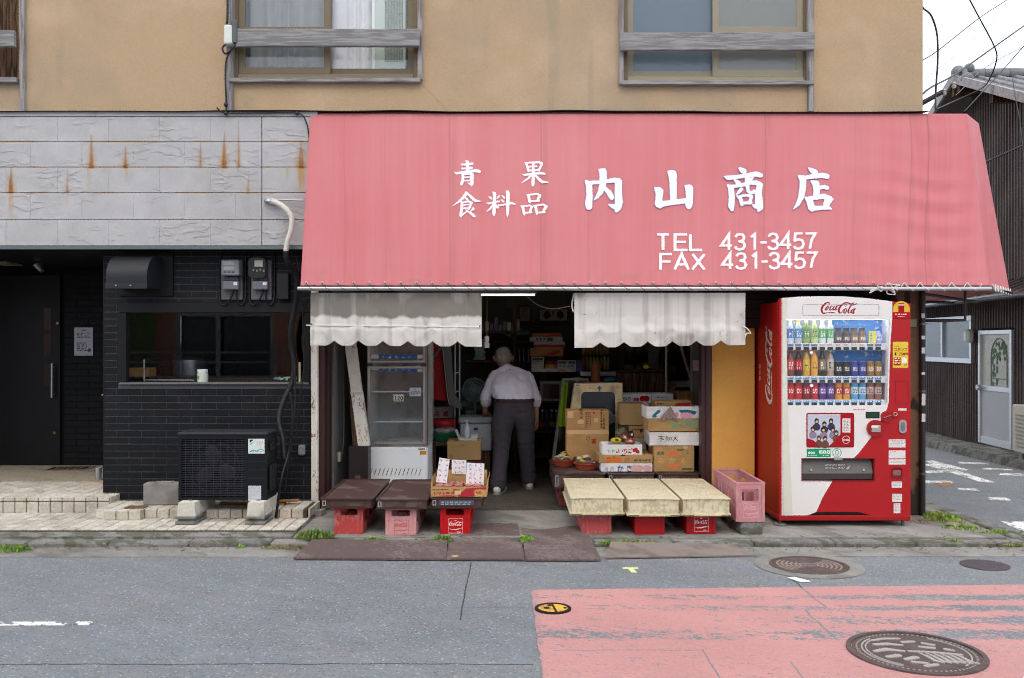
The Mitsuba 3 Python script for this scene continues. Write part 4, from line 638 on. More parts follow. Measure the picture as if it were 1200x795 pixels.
# ------------------------------------------------------------- awning
AW = thing('awning', 'long faded red cloth awning with white brush lettering over the shop', 'awning')
AY0, AY1, AZ0, AZ1 = 7.53, 7.90, 1.935, 3.416; AX0, AX1 = -1.712, 3.862
def awn_pt(u, t, d=0.0):                                   # a point of the front cloth, d metres off it
    k = math.hypot(AY1-AY0, AZ1-AZ0); return np.stack([u, AY0+(AY1-AY0)*t-d*(AZ1-AZ0)/k, AZ0+(AZ1-AZ0)*t+d*(AY1-AY0)/k], -1)
g = grid(AX0, AX1, 260, 0, 1, 70); u, t = g
nz = lambda a, b, s: meshkit.fbm(np.stack([u*a, t*b, u*0+s], -1), 3)-.5
rgt = np.clip((u-2.55)/.9, 0, 1); rgt = rgt*rgt*(3-2*rgt)
fold = rgt*(.0065*np.sin(2*math.pi*(t*7.5+.55*np.sin(u*2.2)+1.2*nz(1.1, 1.5, 3)))*(0.35+meshkit.noise(np.stack([u*1.7, t*4, u*0], -1)))*(1-.3*t))+.006*nz(.8, .8, 1)*1.0
sag = -.004*np.abs(np.sin((u-AX0)/(AX1-AX0)*math.pi*9))*np.sin(math.pi*t)
edge = np.minimum(np.minimum(t*8, (1-t)*8), np.minimum((u-AX0)*4, (AX1-u)*4)).clip(0, 1)
hem = .004*np.sin(u*49)*np.clip(1-t*14, 0, 1)
fr = awn_pt(u, t+0*u, (fold+sag)*edge+hem)
part(AW, 'front_cloth', sheet(fr, .002), 'awning_cloth', None, True)
B1, B2, B3 = np.array([AX1, AY0, AZ0]), np.array([4.37, 8.17, AZ0-.005]), np.array([4.63, 10.5, AZ0-.02]); T1, T2, T3 = np.array([AX1, AY1, AZ1]), np.array([4.115, 8.20, AZ1-.012]), np.array([4.3, 10.5, AZ1-.02])
def panel(a, b, c, d, n=24, m=24, amp=.004):               # a b bottom, d c top
    s, r = np.meshgrid(np.linspace(0, 1, n), np.linspace(0, 1, m)); s, r = s[..., None], r[..., None]
    P = a*(1-s)*(1-r)+b*s*(1-r)+c*s*r+d*(1-s)*r; nn = np.cross(b-a, d-a); nn /= np.linalg.norm(nn)
    w = amp*(meshkit.fbm(P*7, 3)-.5)[..., None]*np.sin(math.pi*s)*np.sin(math.pi*r)*2; return sheet(P+nn*w, .002)
part(AW, 'corner_cloth', panel(B1, B2, T2, T1, amp=.010), 'awning_cloth', None, True, label='slanting corner panel of the red awning, a lighter red')
part(AW, 'side_cloth', panel(B2, B3, T3, T2), 'awning_cloth', None, True)
part(AW, 'end_cloth', panel(np.array([AX0+.003, AY1+.08, AZ0]), np.array([AX0+.003, AY0+.004, AZ0]), np.array([AX0+.003, AY1+.004, AZ1]), np.array([AX0+.003, AY1+.08, AZ1]), 4, 12), 'awning_cloth', None, True)
part(AW, 'top_cloth', [hexa([(AX0, AY1+.003, AZ1-.004), (AX1, AY1+.003, AZ1-.004), (AX1, 7.965, AZ1-.004), (AX0, 7.965, AZ1-.004), (AX0, AY1+.003, AZ1), (AX1, AY1+.003, AZ1), (AX1, 7.965, AZ1+.002), (AX0, 7.965, AZ1+.002)]), prismz([(3.54, 7.965), (3.86, 7.91), (4.1, 8.2), (4.28, 10.5), (3.54, 10.5)], AZ1-.03, AZ1-.022)], 'awning_cloth')
zb = 1.908; R_ = .0165
part(AW, 'front_bar', tube([(AX0-.02, AY0-.012, zb), (AX1+.01, AY0-.012, zb)], R_, 14), 'metal', 'b9bcbd', True)
part(AW, 'corner_bar', tube([(AX1+.01, AY0-.012, zb), (4.375, 8.16, zb-.005), (4.635, 10.5, zb-.02)], R_, 14), 'metal', 'b0b3b4', True)
part(AW, 'inner_bar', [tube([(3.4, 8.15, 1.93), (4.45, 8.9, 1.86)], .014), tube([(3.5, 9.3, 1.9), (4.52, 9.5, 1.88)], .014), tube([(3.53, 7.98, 1.66), (3.80, 7.8, 1.66), (3.80, 7.8, 1.95)], .014)]+[tube([(x, 8.1, 1.95), (x, AY0, 1.93)], .012) for x in (-1.6, -.2, .55, 2.1, 3.3)], 'satin', '3a3536', True)
def lace(par, pts, col, r=.0032):
    part(par, 'lacing', tube(np.array(pts), r, 5), 'matte', col, True)
n = int((AX1-AX0)/.128); dark = []; xs = np.linspace(AX0+.05, AX1-.05, n+1)
for i, x in enumerate(xs[:-1]):
    w = x > 2.98; col = 'd9d8d4' if w else '5d5a59'
    pts = [(x-.012, AY0-.006, AZ0+.012), (x, AY0-.008, AZ0+.022), (x+.02, AY0-.02, zb+.015), (x+.055, AY0-.032, zb-.008), (x+.065, AY0-.01, zb-.019)]
    if w: pts += [(x+.10, AY0-.012, zb+.02), (x+.115, AY0-.006, AZ0+.012)]
    lace(AW, curve(pts, 14), col, .0038 if w else .003)
    if not w: part(AW, 'eyelet_loop', tube(curve([(x-.012, AY0-.004, AZ0+.01), (x-.006, AY0-.010, AZ0+.026), (x+.004, AY0-.010, AZ0+.026), (x+.008, AY0-.004, AZ0+.01)], 9), .0028, 5), 'matte', 'dedcd8', True)
pts = []
for i in range(15):
    f = i/14; p = np.array([AX1+.02, AY0, AZ0])*(1-f)+B2*f; pts.append(p+[0.004, -.006, .012] if i % 2 == 0 else p+[.012, -.02, -.045])
lace(AW, curve(pts, 70), 'd9d8d4', .0042)
def bow(x, seed):
    r = random.Random(seed); q = [(x+r.uniform(-.06, .07), AY0-.02+r.uniform(-.015, .01), zb+r.uniform(-.05, .035)) for _ in range(9)]; lace(AW, curve(q, 60), 'd6d4cf', .004)
bow(2.93, 4); bow(3.07, 5)
# letters
def awn_uv(px, py):
    sz = (CY-np.asarray(py, float))/F; k = (AZ1-AZ0)/(AY1-AY0); D = (H-AZ0+k*AY0)/(k-sz); return (np.asarray(px, float)-CX)*D/F, (D-AY0)/(AY1-AY0)
def sign(poly, off, th, name, col, par=AW, mat_='matte'):
    q = shapely.transform(poly, lambda c: np.stack(awn_uv(c[:, 0], c[:, 1]), 1)).buffer(0)
    o = awn_pt(np.array(0.0), np.array(0.0), off); return part(par, name, frame(ext(q, th), o, (1, 0, 0), (0, AY1-AY0, AZ1-AZ0)), mat_, col)
BIG = [(678, 192, 60, '12,28,5 16,33,9.5 17,50,9.5 15.5,62,11 16,67,10;20,30,6 33,29,5 45,27.5,5.5 56,26,7.5 62,28,10;62,29,11 61.5,45,11 62.5,60,12 61,68,11 58.5,73,6;60,67,10 54,67,7 47,64,2;33,11,5 38,13,11 38,25,11 37.5,33,10 34,44,8.5 29,52,5 23,57,1;40,38,5 47,45,8 51,52,8 51.5,55,4'),
       (760, 192, 60, '31,13,4 37,17,13 38,30,11 38.5,57,10;10,38.5,3 15,42,11 17,44,12 16,55,10 16,62,13 18,67,6;16,64,9 30,61.5,8 45,59.5,8 60,58,8;57,35,3 63,39,12 63.5,50,11 62.5,64,11 62.5,67,8'),
       (842, 192, 60, '32,7.5,3 37,11,8 39.5,12.5,8;8.5,20.5,1.5 15,22.5,7 30,21,6 45,18.5,6 57,16.5,8 65,18.5,7;25,26,3 30,30,7 33,33,6;53,22,3 49,26,5 45,31,5;45,20,8 44,34,7;14,33.5,3 19,38,9 20.5,52,9 19.5,66,9.5 21,72,5;20,36,5 35,34,5 48,30,6 58,30,7 64,33,8;64,34,9 61.5,45,10 62.5,60,12 64,68,10 61.5,74,3;62,66,10 57,67,6 52,64,1.5;37,41,3 35,40,5 33,43,5.5 26.5,49,1;45,34,5.5 45.5,43,4.5 49,45.5,4.5 55,44.5,5 54,42,3;29,51,3 34,55,5.5 36,64,5;33,51,3.6 42,49.5,3.6 50,50.5,5;51,52,4.6 48.5,59,5 48,62,4;36,61.5,4.4 50,61,4.4'),
       (922, 192, 60, '34,7.5,3 40,12,8 44,14,8;18,19.5,3 28,22,6 42,20,7 55,18.5,8 62,20,8;20,22,5 25,25,10 24.5,38,10 22,52,9 17,63,6 10,71,1;38,28,3 45,32,11 46,42,10 45.5,52,9.5;48,38,6 57,36.5,6 62.5,38,6;28,52.5,2 35,58,10 38,68,11 39,72,6;33,54.5,6 46,52.5,7 57,51,8 66,55,9 71,56,3;65,56,11 61,63,10 61,66,9;39,70,8 52,69,6 64,68.5,6 69,70.5,2')]
SMALL = [(526, 184, 44, '27,17,4 40,17,5 50,15,5;28,25,4 40,25,4 49,23.5,4.5;36,9,3 40,12,7 40,32,7;12,33.5,2 17,35.5,5 35,32.5,5 58,29.5,7 65,32,6;28,37,3 30,42,5.5 29,52,6 27,58,6.5;30,38,4 42,36.5,4 49,37,6;49,38,7 48.5,50,8 49,57,7 48,62,3;48,58,5 44,57.5,4 40,55.5,1.5;32,44.5,3.2 44,43.5,3.2;32,51,3.2 44,50.5,3.2'),
         (604, 184, 44, '20,13,2 24,17,5 27,28,5 27,31,4;23,13.5,3.5 38,12.5,3.5 50,12,5 56,14,4;56,15,5 52,24,5 50,30,4;29,21.5,3 45,20.5,3.5;27,29.5,4 50,28.5,4;38,13,5 38,40,6 37,58,7 37,62,3;15,37.5,2 20,39,4.5 38,36,4.5 56,35,5.5 61,36.5,5;35,38,5 26,47,4.5 13,55.5,1;41,39,4 50,48,6 56,53.5,6 69,54.5,2'),
         (526, 218, 44, '36,13,3 37,17,7 30,26,6 20,35,4 8,43,1;40,17,4 49,26,6 56,32,6 67,33.5,2;35,25.5,2.5 38.5,28.5,5 39,30,4;26,34,3 28,38,6 27,52,6 25,63,6 26,66,3;28,35.5,3.5 42,33.5,4 49,36,4;47,37,6 44.5,46,5 42,50,4;32,41,3 41,40,3;32,48,3.2 42,47,3.2;26,64,4 33,58,3.5 39,55,2;36,51,2 43,56,4 52,63,6.5 55,65.5,4;51,46,2 52,49,5 46,54.5,2'),
         (565, 218, 44, '14.5,23.5,2 18,26,4.5 20,28.5,3;36,22,4 33,26,3 31,28,1;23,14,3 26.5,17,7 26,40,6.5 25,58,7.5 25.5,63.5,3;9,36.5,1.5 14,38,4 26,35,4 36,33.5,4;24,40,5 17,49,4 9.5,55,1;29,41,4 33,46,6;42,21,2 46,25,4.5 47,26,4;40,30,2 45,33.5,4.5 45,34,4;34,40.5,2 38,42,3.5 52,39,4 62,37,5 69,39,3.5;51,11.5,2.5 54.5,15,8 54.5,35,7.5 54,58,6 53.5,66,1.5'),
         (604, 218, 44, '24,18.5,2 28,23,6 30,33,6 31,36.5,2.5;27,20,4 45,17.5,4 52,20.5,4;52,21,6 48,28,5.5 47.5,33,4;32,33,3.8 50,32.5,3.8;11.5,43,2 16,47,6 18,58,5.5 19,62,3;14,44,3.5 30,42,3.5 36,45,4;34,46,5.5 31.5,53,5 31,57,4;19,58,3.6 34,56.5,3.6;38.5,42,2 43,46,6 45,57,5.5 45.5,61,3;41,43,3.5 58,40,4 66,44,4.5;65,45,6 60,52,5.5 59.5,56,4;45,57,3.6 63,56.5,3.6')]
for k, (x, y, w, s) in enumerate(BIG+SMALL):
    q = affinity.affine_transform(brush(s), [w/79.5, 0, 0, -w/79.5, x, y]).simplify(.06)
    if k < 4: sign(q.buffer(.55), .0045, .0008, 'letter_outline', '8a7fb4')
    sign(q, .0055 if k < 4 else .0045, .0008, 'letter', 'eef1fb' if k < 4 else 'f3ecf1')
LD = {'T': '0,0 60,0;30,0 30,100', 'E': '62,0 2,0 2,100 64,100;2,48 56,48', 'L': '2,0 2,100 60,100', 'F': '2,100 2,0 62,0;2,48 54,48', 'A': '0,100 36,0 72,100;13,66 59,66', 'X': '2,0 64,100;64,0 0,100',
      '4': '44,100 44,2 0,72 62,72', '3': '4,20 12,5 30,0 48,6 54,24 46,42 26,47 48,53 58,72 50,92 30,100 10,94 2,80', '1': '8,22 30,2 30,100', '-': '2,55 38,55', '5': '52,0 10,0 6,48 28,38 48,44 58,66 50,90 30,100 10,95 2,82', '7': '0,1 56,1 34,44 24,100'}
def sans(ch, w): return shapely.union_all([shapely.LineString([tuple(map(float, p.split(','))) for p in s.split()]).buffer(w/2, cap_style='flat', join_style='mitre' if ch in 'TELFAX471' else 'round') for s in LD[ch].split(';')])
for row, y, sx in (('TEL', 275.2, (769.8, 790.5, 808.5)), ('FAX', 298.2, (773.5, 790.5, 811))):
    for ch, x in zip(row, sx):
        sign(affinity.affine_transform(sans(ch, 15), [.235 if ch in 'TEL' else .225, 0, 0, .182, x, y]), .0045, .0008, 'letter', 'f3ecf1')
for y, x0 in ((275, 845), (297.5, 846.3)):
    for ch, x in zip('431-3457', (0, 15.8, 33, 45.2, 54.5, 69, 84.3, 98.3)):
        sign(affinity.affine_transform(sans(ch, 15), [.205, 0, 0, .182, x0+x*1.005, y-.012*x]), .0045, .0008, 'letter', 'f3ecf1')
# ---- white valance curtains
def valance_cloth(label, px0, px1, cusps, yb0, yb1, matname, rod):
    D = 7.575; k = thing('valance_curtain', label, 'curtain', 'white scalloped valances under the awning')
    n = 200; px = np.linspace(px0, px1, n); yb = yb0+(yb1-yb0)*(px-px0)/(px1-px0)
    d = np.min(np.abs(px[:, None]-np.array(cusps)[None]), axis=1); s = np.clip(1-d/9.5, 0, 1); yb = yb-6.0*s**1.35
    v = np.linspace(0, 1, 26)[:, None]; py = 343.5+(yb[None]-343.5)*v; X_ = X(px, D)[None]*np.ones_like(py)
    yy = D+.012*np.sin(X_*17+v*1.5)*v+.010*(meshkit.fbm(np.stack([X_*9+v*3, v*4+0*X_, 0*X_+px0], -1), 3)-.5)*2*v+.018*np.clip((v-.62)/.1, 0, 1)*(1-np.clip((v-.72)/.28, 0, 1))*(-.8)
    part(k, 'cloth', sheet(np.stack([X_, yy, H-(py-CY)*D/F], -1)[::-1], .0018), matname, None, True)
    if rod: part(k, 'rod', tube([(X(px0-5, D), D-.010, Z(381.5, D)), (X(px1-1, D), D-.014, Z(383.5, D))], .0045), 'satin', 'd5d3cd', True); part(k, 'eyelet', [cyly(X(a, D), Z(b, D), D-.018, D-.004, .006) for a, b in ((365.5, 380), (562.3, 382.5))], 'matte', '33312f')
    return k
valance_cloth('off white scalloped valance with a dark mouldy band, left of the shop opening', 364, 564.5, [391.5, 420.3, 448.7, 478, 507, 536.3], 405, 406.5, 'valance_mouldy', True)
v_ = valance_cloth('off white scalloped valance without the mould band, right of the shop opening', 673, 873.5, [703.5, 731, 759.5, 788, 816.5, 844.5], 408, 404.5, 'valance_plain', False)
D = 7.57; part(v_, 'tie_cord', [tube(curve([(X(869, D), D-.01, Z(382, D)), (X(874, D), D-.03, Z(385, D)), (X(879, D), D-.02, Z(391, D)), (X(874, D), D-.03, Z(391, D)), (X(872, D), D-.02, Z(397, D))], 20), .005), tube(curve([(X(673, 7.6), 7.62, Z(344, 7.6)), (X(670.5, 7.6), 7.62, Z(357, 7.6)), (X(672, 7.6), 7.60, Z(366, 7.6))], 10), .007)], 'matte', 'd8d5cd', True)
# ---- lamp and cords under the awning
ft = thing('tube_lamp', 'lit white fluorescent tube at the top of the shop opening', 'lamp'); D = 8.40
k = part(ft, 'tube', tube([(X(470, D), D, Z(346.2, D)), (X(626, D), D, Z(346.2, D))], .006, 10), 'matte', 'e8e4ea', True); scene[k]['emitter'] = {'type': 'area', 'radiance': {'type': 'rgb', 'value': [5.0, 4.8, 5.0]}}
part(ft, 'housing', bx(X(466, D), X(629, D), D-.03, D+.03, Z(346.7, D)+.02, Z(346.7, D)+.06), 'satin', '6c6a64')
one('cord', 'thin pale cord sagging from the tube lamp to the right valance', 'cord', tube(curve([(X(618, 8.3), 8.3, Z(348, 8.3)), (X(631, 8.1), 8.1, Z(358, 8.1)), (X(648, 7.9), 7.9, Z(362, 7.9)), (X(668, 7.65), 7.65, Z(359, 7.65))], 20), .0035), 'matte', 'a8897f', True)
pc = thing('pull_switch', 'white pull switch hanging on a cord beside the left valance', 'pull switch'); D = 8.2
part(pc, 'cord', tube([(X(571, D), D, Z(347, D)), (X(570.5, D), D, Z(396, D))], .003), 'matte', '7b6346'); part(pc, 'switch', [lathe([(0, 0), (.022, 0), (.022, .045), (.013, .055), (.02, .07), (.02, .10), (0, .108)], 14, (X(570.5, D), D, Z(408, D)))], 'satin', 'c9c4b8', 40)
# ------------------------------------------------------------- brown house across the side street
HS = thing('brown_house', 'dark brown house clad in ribbed sheet across the side street at right', 'house')
A_, B_ = np.array([6.94, 12.6]), np.array([7.18, 16.2]); dv = (B_-A_)/np.linalg.norm(B_-A_); nv = np.array([-dv[1], dv[0]])   # along the wall away from us; towards the street
def on_wall(px, off=0.0):                                  # distance along the wall where a pixel column meets it
    o = A_+nv*off; m = (px-CX)/F; return (m*o[1]-o[0])/(dv[0]-m*dv[1])
def wp(s, z, off=0.0): p = A_+dv*s+nv*off; return np.array([p[0], p[1], z])
def wz(px, py, off=0.0): s = on_wall(px, off); return H-(py-CY)*wp(s, 0, off)[1]/F
def wbox(s0, s1, z0, z1, o0, o1, b=.003):                  # box on the wall, o = distance out from it
    m = bx(s0, s1, -o1, -o0, z0, z1, b); M = np.eye(4); M[:2, 0] = dv; M[:2, 1] = -nv; M[:2, 3] = A_; m.apply_transform(M)
    return m
def gr(s): p = A_+dv*s; return float(gz(4.4, p[1]))
pk = (on_wall(1118, .42), wz(1118, 99, .42)); sl = .39
def gable(s): return pk[1]-sl*abs(s-pk[0])
def ribbed(s0, s1, zf0, zf1, off=0.0, pitch=.085):
    V, f, k = [], [], 0; s = s0; prof = []
    while s < s1-1e-6:
        for a, o in ((0, 0), (.60, 0), (.70, .018), (.90, .018)): prof.append((min(s+a*pitch, s1), o))
        s += pitch
    prof.append((s1, 0)); L = np.array([[wp(a, zf0(a), off+o), wp(a, zf1(a), off+o)] for a, o in prof])
    return sheet(L.transpose(1, 0, 2)[::-1], .004)
d0, d1 = on_wall(1189.5), on_wall(1150); e0 = -2.2; w0, w1 = on_wall(1141), on_wall(1060); wzb, wzt = wz(1110, 422.5), wz(1110, 374)
part(HS, 'wall', [ribbed(e0, d0-.02, gr, lambda a: wz(1170, 386)+.02), ribbed(d1+.02, 5.6, gr, lambda a: wzb-.02), ribbed(w1, 5.6, lambda a: wzb, lambda a: wzt)], 'dark_sheet')
part(HS, 'wall', ribbed(e0, 5.6, lambda a: (wz(1170, 386)+.02) if a < d1+.02 else (wzb-.02 if a < w0 else wzt+.03), gable), 'dark_sheet')
core = [wbox(e0, 5.6, gr(0)-.4, gr(0)+.02, -.3, -.03), wbox(e0, 5.6, 2.2, min(gable(e0), gable(5.6))-.08, -.35, -.05)]
part(HS, 'core_wall', [wbox(e0, e0+.1, -.6, gable(e0)-.05, -5, -.05), wbox(5.5, 5.6, -.6, gable(5.6)-.05, -5, -.05)]+core, 'matte', '3a302c')
for k, off in enumerate((.002,)):
    part(HS, 'wall_joint', [wbox(on_wall(1200), on_wall(1122), wz(1160, 188)-.01, wz(1160, 188)+.01, .0, .024)], 'dark_sheet')
# roof: two slopes from the ridge, tiles in rows
def roof_pt(s, off, up=0.0): return wp(s, gable(s)+up, off)
for sgn, s_end in ((-1, e0-.5), (1, 6.2)):
    a = pk[0]; P = [roof_pt(a, .42, .04), roof_pt(a, -6, .04), wp(s_end, pk[1]-sl*abs(s_end-a)+.04, -6), wp(s_end, pk[1]-sl*abs(s_end-a)+.04, .42)]
    part(HS, 'roof', hexa(P+[p+[0, 0, .06] for p in P]), 'matte', '6d6a66')
    part(HS, 'verge_board', hexa([p for q in ((a, .44), (s_end, .44)) for p in (wp(q[0], pk[1]-sl*abs(q[0]-a)+.02, .42), wp(q[0], pk[1]-sl*abs(q[0]-a)+.02, .46), wp(q[0], pk[1]-sl*abs(q[0]-a)+.15, .42), wp(q[0], pk[1]-sl*abs(q[0]-a)+.15, .46))]), 'worn', 'a39c9b', label='pale grey board along the edge of the gable roof')
    part(HS, 'purlin', [hexa([wp(q+d, pk[1]-sl*abs(q-a)-.12*(1-i), o) for o in (-.1, .40) for d in (-.05, .05) for i in (0, 1)]) for q in (a+sgn*.10, a+sgn*1.2, a+sgn*2.3)], 'brown_wood')
    if sgn < 0:
        rows = []
        for r in range(16):
            for c in range(6):
                s_ = a-.12-r*.19; o = .36-c*.26; p0 = wp(s_, pk[1]-sl*abs(s_-a)+.10, o)
                m = tube([p0, wp(s_-.21, pk[1]-sl*abs(s_-.21-a)+.095, o)], .04, 8)
                part(HS, 'roof_tile', m, 'kawara', None, True)
ri = part(HS, 'ridge', [tube([roof_pt(pk[0], .34-i*.35, .14), roof_pt(pk[0], .34-(i+1)*.35+.01, .14)], .085, 10) for i in range(16)], 'kawara', None, True)
part(HS, 'ridge_end', [trimesh.creation.icosphere(2, .10).apply_translation(roof_pt(pk[0]+.0, .36, .18)), trimesh.creation.icosphere(2, .075).apply_translation(roof_pt(pk[0]-.05, .22, .24)), trimesh.creation.torus(.10, .035, 20, 8).apply_transform(trimesh.transformations.rotation_matrix(math.pi/2, [0, 1, 0])).apply_translation(roof_pt(pk[0]-.24, .40, .14)), trimesh.creation.icosphere(2, .09).apply_translation(roof_pt(pk[0]-.36, .38, .12))], 'kawara', None, 40)
zl = wz(1170, 356); part(HS, 'lean_to_roof', [hexa([wp(s, z, o) for s in (e0, 5.6) for o, z in ((-.02, zl+.28), (-.02, zl+.32), (.62, zl+.02), (.62, zl+.06))])], 'dark_sheet', label='low ribbed metal roof over the door and window of the brown house')
part(HS, 'lean_to_rib', [hexa([wp(s+d, z, o) for d in (0, .03) for o, z in ((-.02, zl+.31), (-.02, zl+.345), (.62, zl+.05), (.62, zl+.085))]) for s in np.arange(e0+.1, 5.5, .30)], 'dark_sheet'); part(HS, 'eave_gutter', tube([wp(e0, zl+.02, .64), wp(5.6, zl+.0, .64)], .03, 10), 'satin', '3b3336', True)
dz0, dz1 = gr((d0+d1)/2)+.16, wz(1170, 387)
d_ = part(HS, 'door', [wbox(d0, d0+.06, dz0, dz1, -.03, .05), wbox(d1-.06, d1, dz0, dz1, -.03, .05), wbox(d0+.06, d1-.06, dz1-.06, dz1, -.03, .049), wbox(d0+.05, d1-.05, dz0, dz0+.10, -.02, .04), wbox(d0+.05, d1-.05, wz(1170, 459), wz(1170, 453), -.02, .04)], 'metal', 'd4d6d8', label='silver aluminium door with a patterned upper pane')
part(d_, 'panel', wbox(d0+.05, d1-.05, dz0+.1, wz(1170, 459), -.01, .02), 'satin', 'a6a5a6'); part(d_, 'pane', wbox(d0+.05, d1-.05, wz(1170, 453), dz1-.06, -.01, .01), 'frosted', 'a8a69a')
part(d_, 'handle', [wbox(d1-.075, d1-.02, wz(1150, 457), wz(1150, 451), .04, .09), tube([wp(d1-.05, wz(1150, 454), .09), wp(d1-.16, wz(1150, 454), .09)], .018)], 'metal', 'bcbfc2', 40)
dm_ = (d0+d1)/2-.08; r2 = random.Random(11); lv = [hexa([wp(dm_+x+a, dz1-.14-y+b, .014+.001*i) for a, b in ((-.035, 0), (.035, .0), (0, .04), (0, -.04)) for i in (0, 1)]) for x, y in [(r2.uniform(-.22, .22), r2.uniform(.05, .32)) for _ in range(26)]+[(r2.uniform(.05, .2), r2.uniform(.3, .75)) for _ in range(12)]]
part(d_, 'leaf_print', lv, 'matte', '5f7a60'); part(d_, 'arch_print', [tube([wp(dm_+.25*math.cos(t), dz1-.42+.3*math.sin(t), .018) for t in np.linspace(-.1, math.pi+.1, 16)], .006), tube([wp(dm_+.25, dz1-.42, .018), wp(dm_+.25, dz1-.85, .018)], .006), tube([wp(dm_-.25, dz1-.42, .018), wp(dm_-.25, dz1-.85, .018)], .006), tube([wp(dm_-.25, dz1-.70, .018), wp(dm_+.25, dz1-.70, .018)], .006)], 'matte', '87877a')
w_ = part(HS, 'window', [wbox(w0-.02, w1, wzb-.03, wzb+.05, -.05, .05), wbox(w0-.02, w1, wzt-.05, wzt+.03, -.05, .05), wbox(w0-.02, w0+.05, wzb+.051, wzt-.051, -.05, .05), wbox(on_wall(1106)-.03, on_wall(1106)+.03, wzb+.051, wzt-.051, -.03, .04)], 'metal', 'd5d8da', label='silver framed sliding window with frosted panes')
part(w_, 'pane', wbox(w0+.05, on_wall(1106)-.03, wzb+.05, wzt-.05, -.02, .0), 'frosted', '76838a'); part(w_, 'pane', wbox(on_wall(1106)+.03, w1, wzb+.05, wzt-.05, -.04, -.02), 'frosted', '707e86')
part(HS, 'foundation', wbox(e0, 5.6, gr(3)-.6, gr(0)+.10, -.25, .02, .01), 'mossy_concrete'); struct('house_kerb', 'concrete kerb along the foot of the brown house', hexa([wp(s, z, o) for s in (e0, 5.6) for o, z in ((.0, gr(s)+.14), (.40, gr(s)+.12), (0, -.8), (.42, -.8))]), 'mossy_concrete')
ml = one('lamp_cover', 'small white rounded lamp cover on the brown house beside its door', 'lamp', wbox(on_wall(1145.5), on_wall(1140.5), wz(1142, 402), wz(1142, 386), .03, .16, .04), 'satin', 'dadcda')
uc = thing('outdoor_unit', 'cream outdoor air conditioner unit at the right edge by the brown house', 'air conditioner'); q0, q1 = on_wall(1193, .3)-.9, on_wall(1193, .3); zz = wz(1196, 530, .3)
part(uc, 'body', wbox(q0, q1, zz, wz(1196, 474, .3), .05, .38, .02), 'satin', 'b9b5a3'); part(uc, 'grille', [wbox(q0+.12, q1-.12, zz+.08+.05*i, zz+.10+.05*i, .38, .392) for i in range(9)], 'satin', '8d8979'); part(uc, 'foot', [wbox(q1-.25, q1-.15, gr(0)+.08, zz, .08, .36), wbox(q0+.15, q0+.25, gr(0)+.08, zz, .08, .36)], 'concrete')
# ---- wires
def wire(label, pts, r, col='2e2c30'): one('overhead_wire', label, 'wire', tube(curve([(X(a, d), d, Z(b, d)) for a, b, d in pts], 24), r, 6), 'satin', col, True)
wire('thick black cable rising to the right from the wall corner', [(1068, 128, 8.2), (1086, 106, 8.6), (1120, 87, 9.6), (1164, 56, 11), (1240, 2, 14)], .009)
wire('thin black cable crossing the sky above the thick one', [(1081, 71, 8.2), (1101, 58, 8.8), (1148, 21, 10.4), (1180, 0, 11.6), (1215, -25, 13)], .005)
wire('black cable looping down beside the ochre wall corner', [(1080, -14, 8.1), (1080, 7, 8.15), (1091, 18, 8.2), (1098, 40, 8.25), (1099, 70, 8.25), (1097, 100, 8.25), (1096, 128, 8.2)], .008)
wire('black cable curving down across the sky to the gable', [(1130, -12, 10), (1147, 20, 10.4), (1165, 54, 10.8), (1168, 70, 11), (1160, 92, 11.2), (1150, 104, 11.2), (1120, 118, 11), (1098, 128, 10)], .008)
wire('dark cable falling from the right edge in front of the gable', [(1240, 10, 12.5), (1200, 54, 11.6), (1170, 88, 11.0), (1130, 131, 10.2)], .006)
wire('faint thin wire high in the sky', [(1081, 96, 11), (1130, 56, 12.4), (1190, 2, 14.5), (1215, -20, 15)], .003, '8d8d92'); wire('thin wire over the roof ridge', [(1120, 112, 10.5), (1160, 76, 12), (1230, 40, 14)], .004, '5a5a60')
wire('greenish wire hanging down over the dark gable wall', [(1186, 84, 11.5), (1189, 110, 11.5), (1195, 140, 11.5), (1199, 175, 11.5), (1206, 230, 11.5)], .005, '5d6b62')
cb = thing('cable_clamp', 'black cable clamp with two white insulators at the wall corner', 'cable clamp'); D = 8.4
part(cb, 'arm', tube(curve([(X(1079, D), D, Z(122, D)), (X(1090, D), D, Z(116, D)), (X(1104, D), D, Z(108, D))], 10), .022, 10), 'satin', '252427', True); part(cb, 'insulator', [lathe([(0, -.03), (.016, -.02), (.02, 0), (.012, .01), (.02, .02), (.014, .035), (0, .04)], 14, (X(a, D), D, Z(b, D))) for a, b in ((1106.5, 109), (1118, 101))], 'gloss', '9aa0a3', 40)
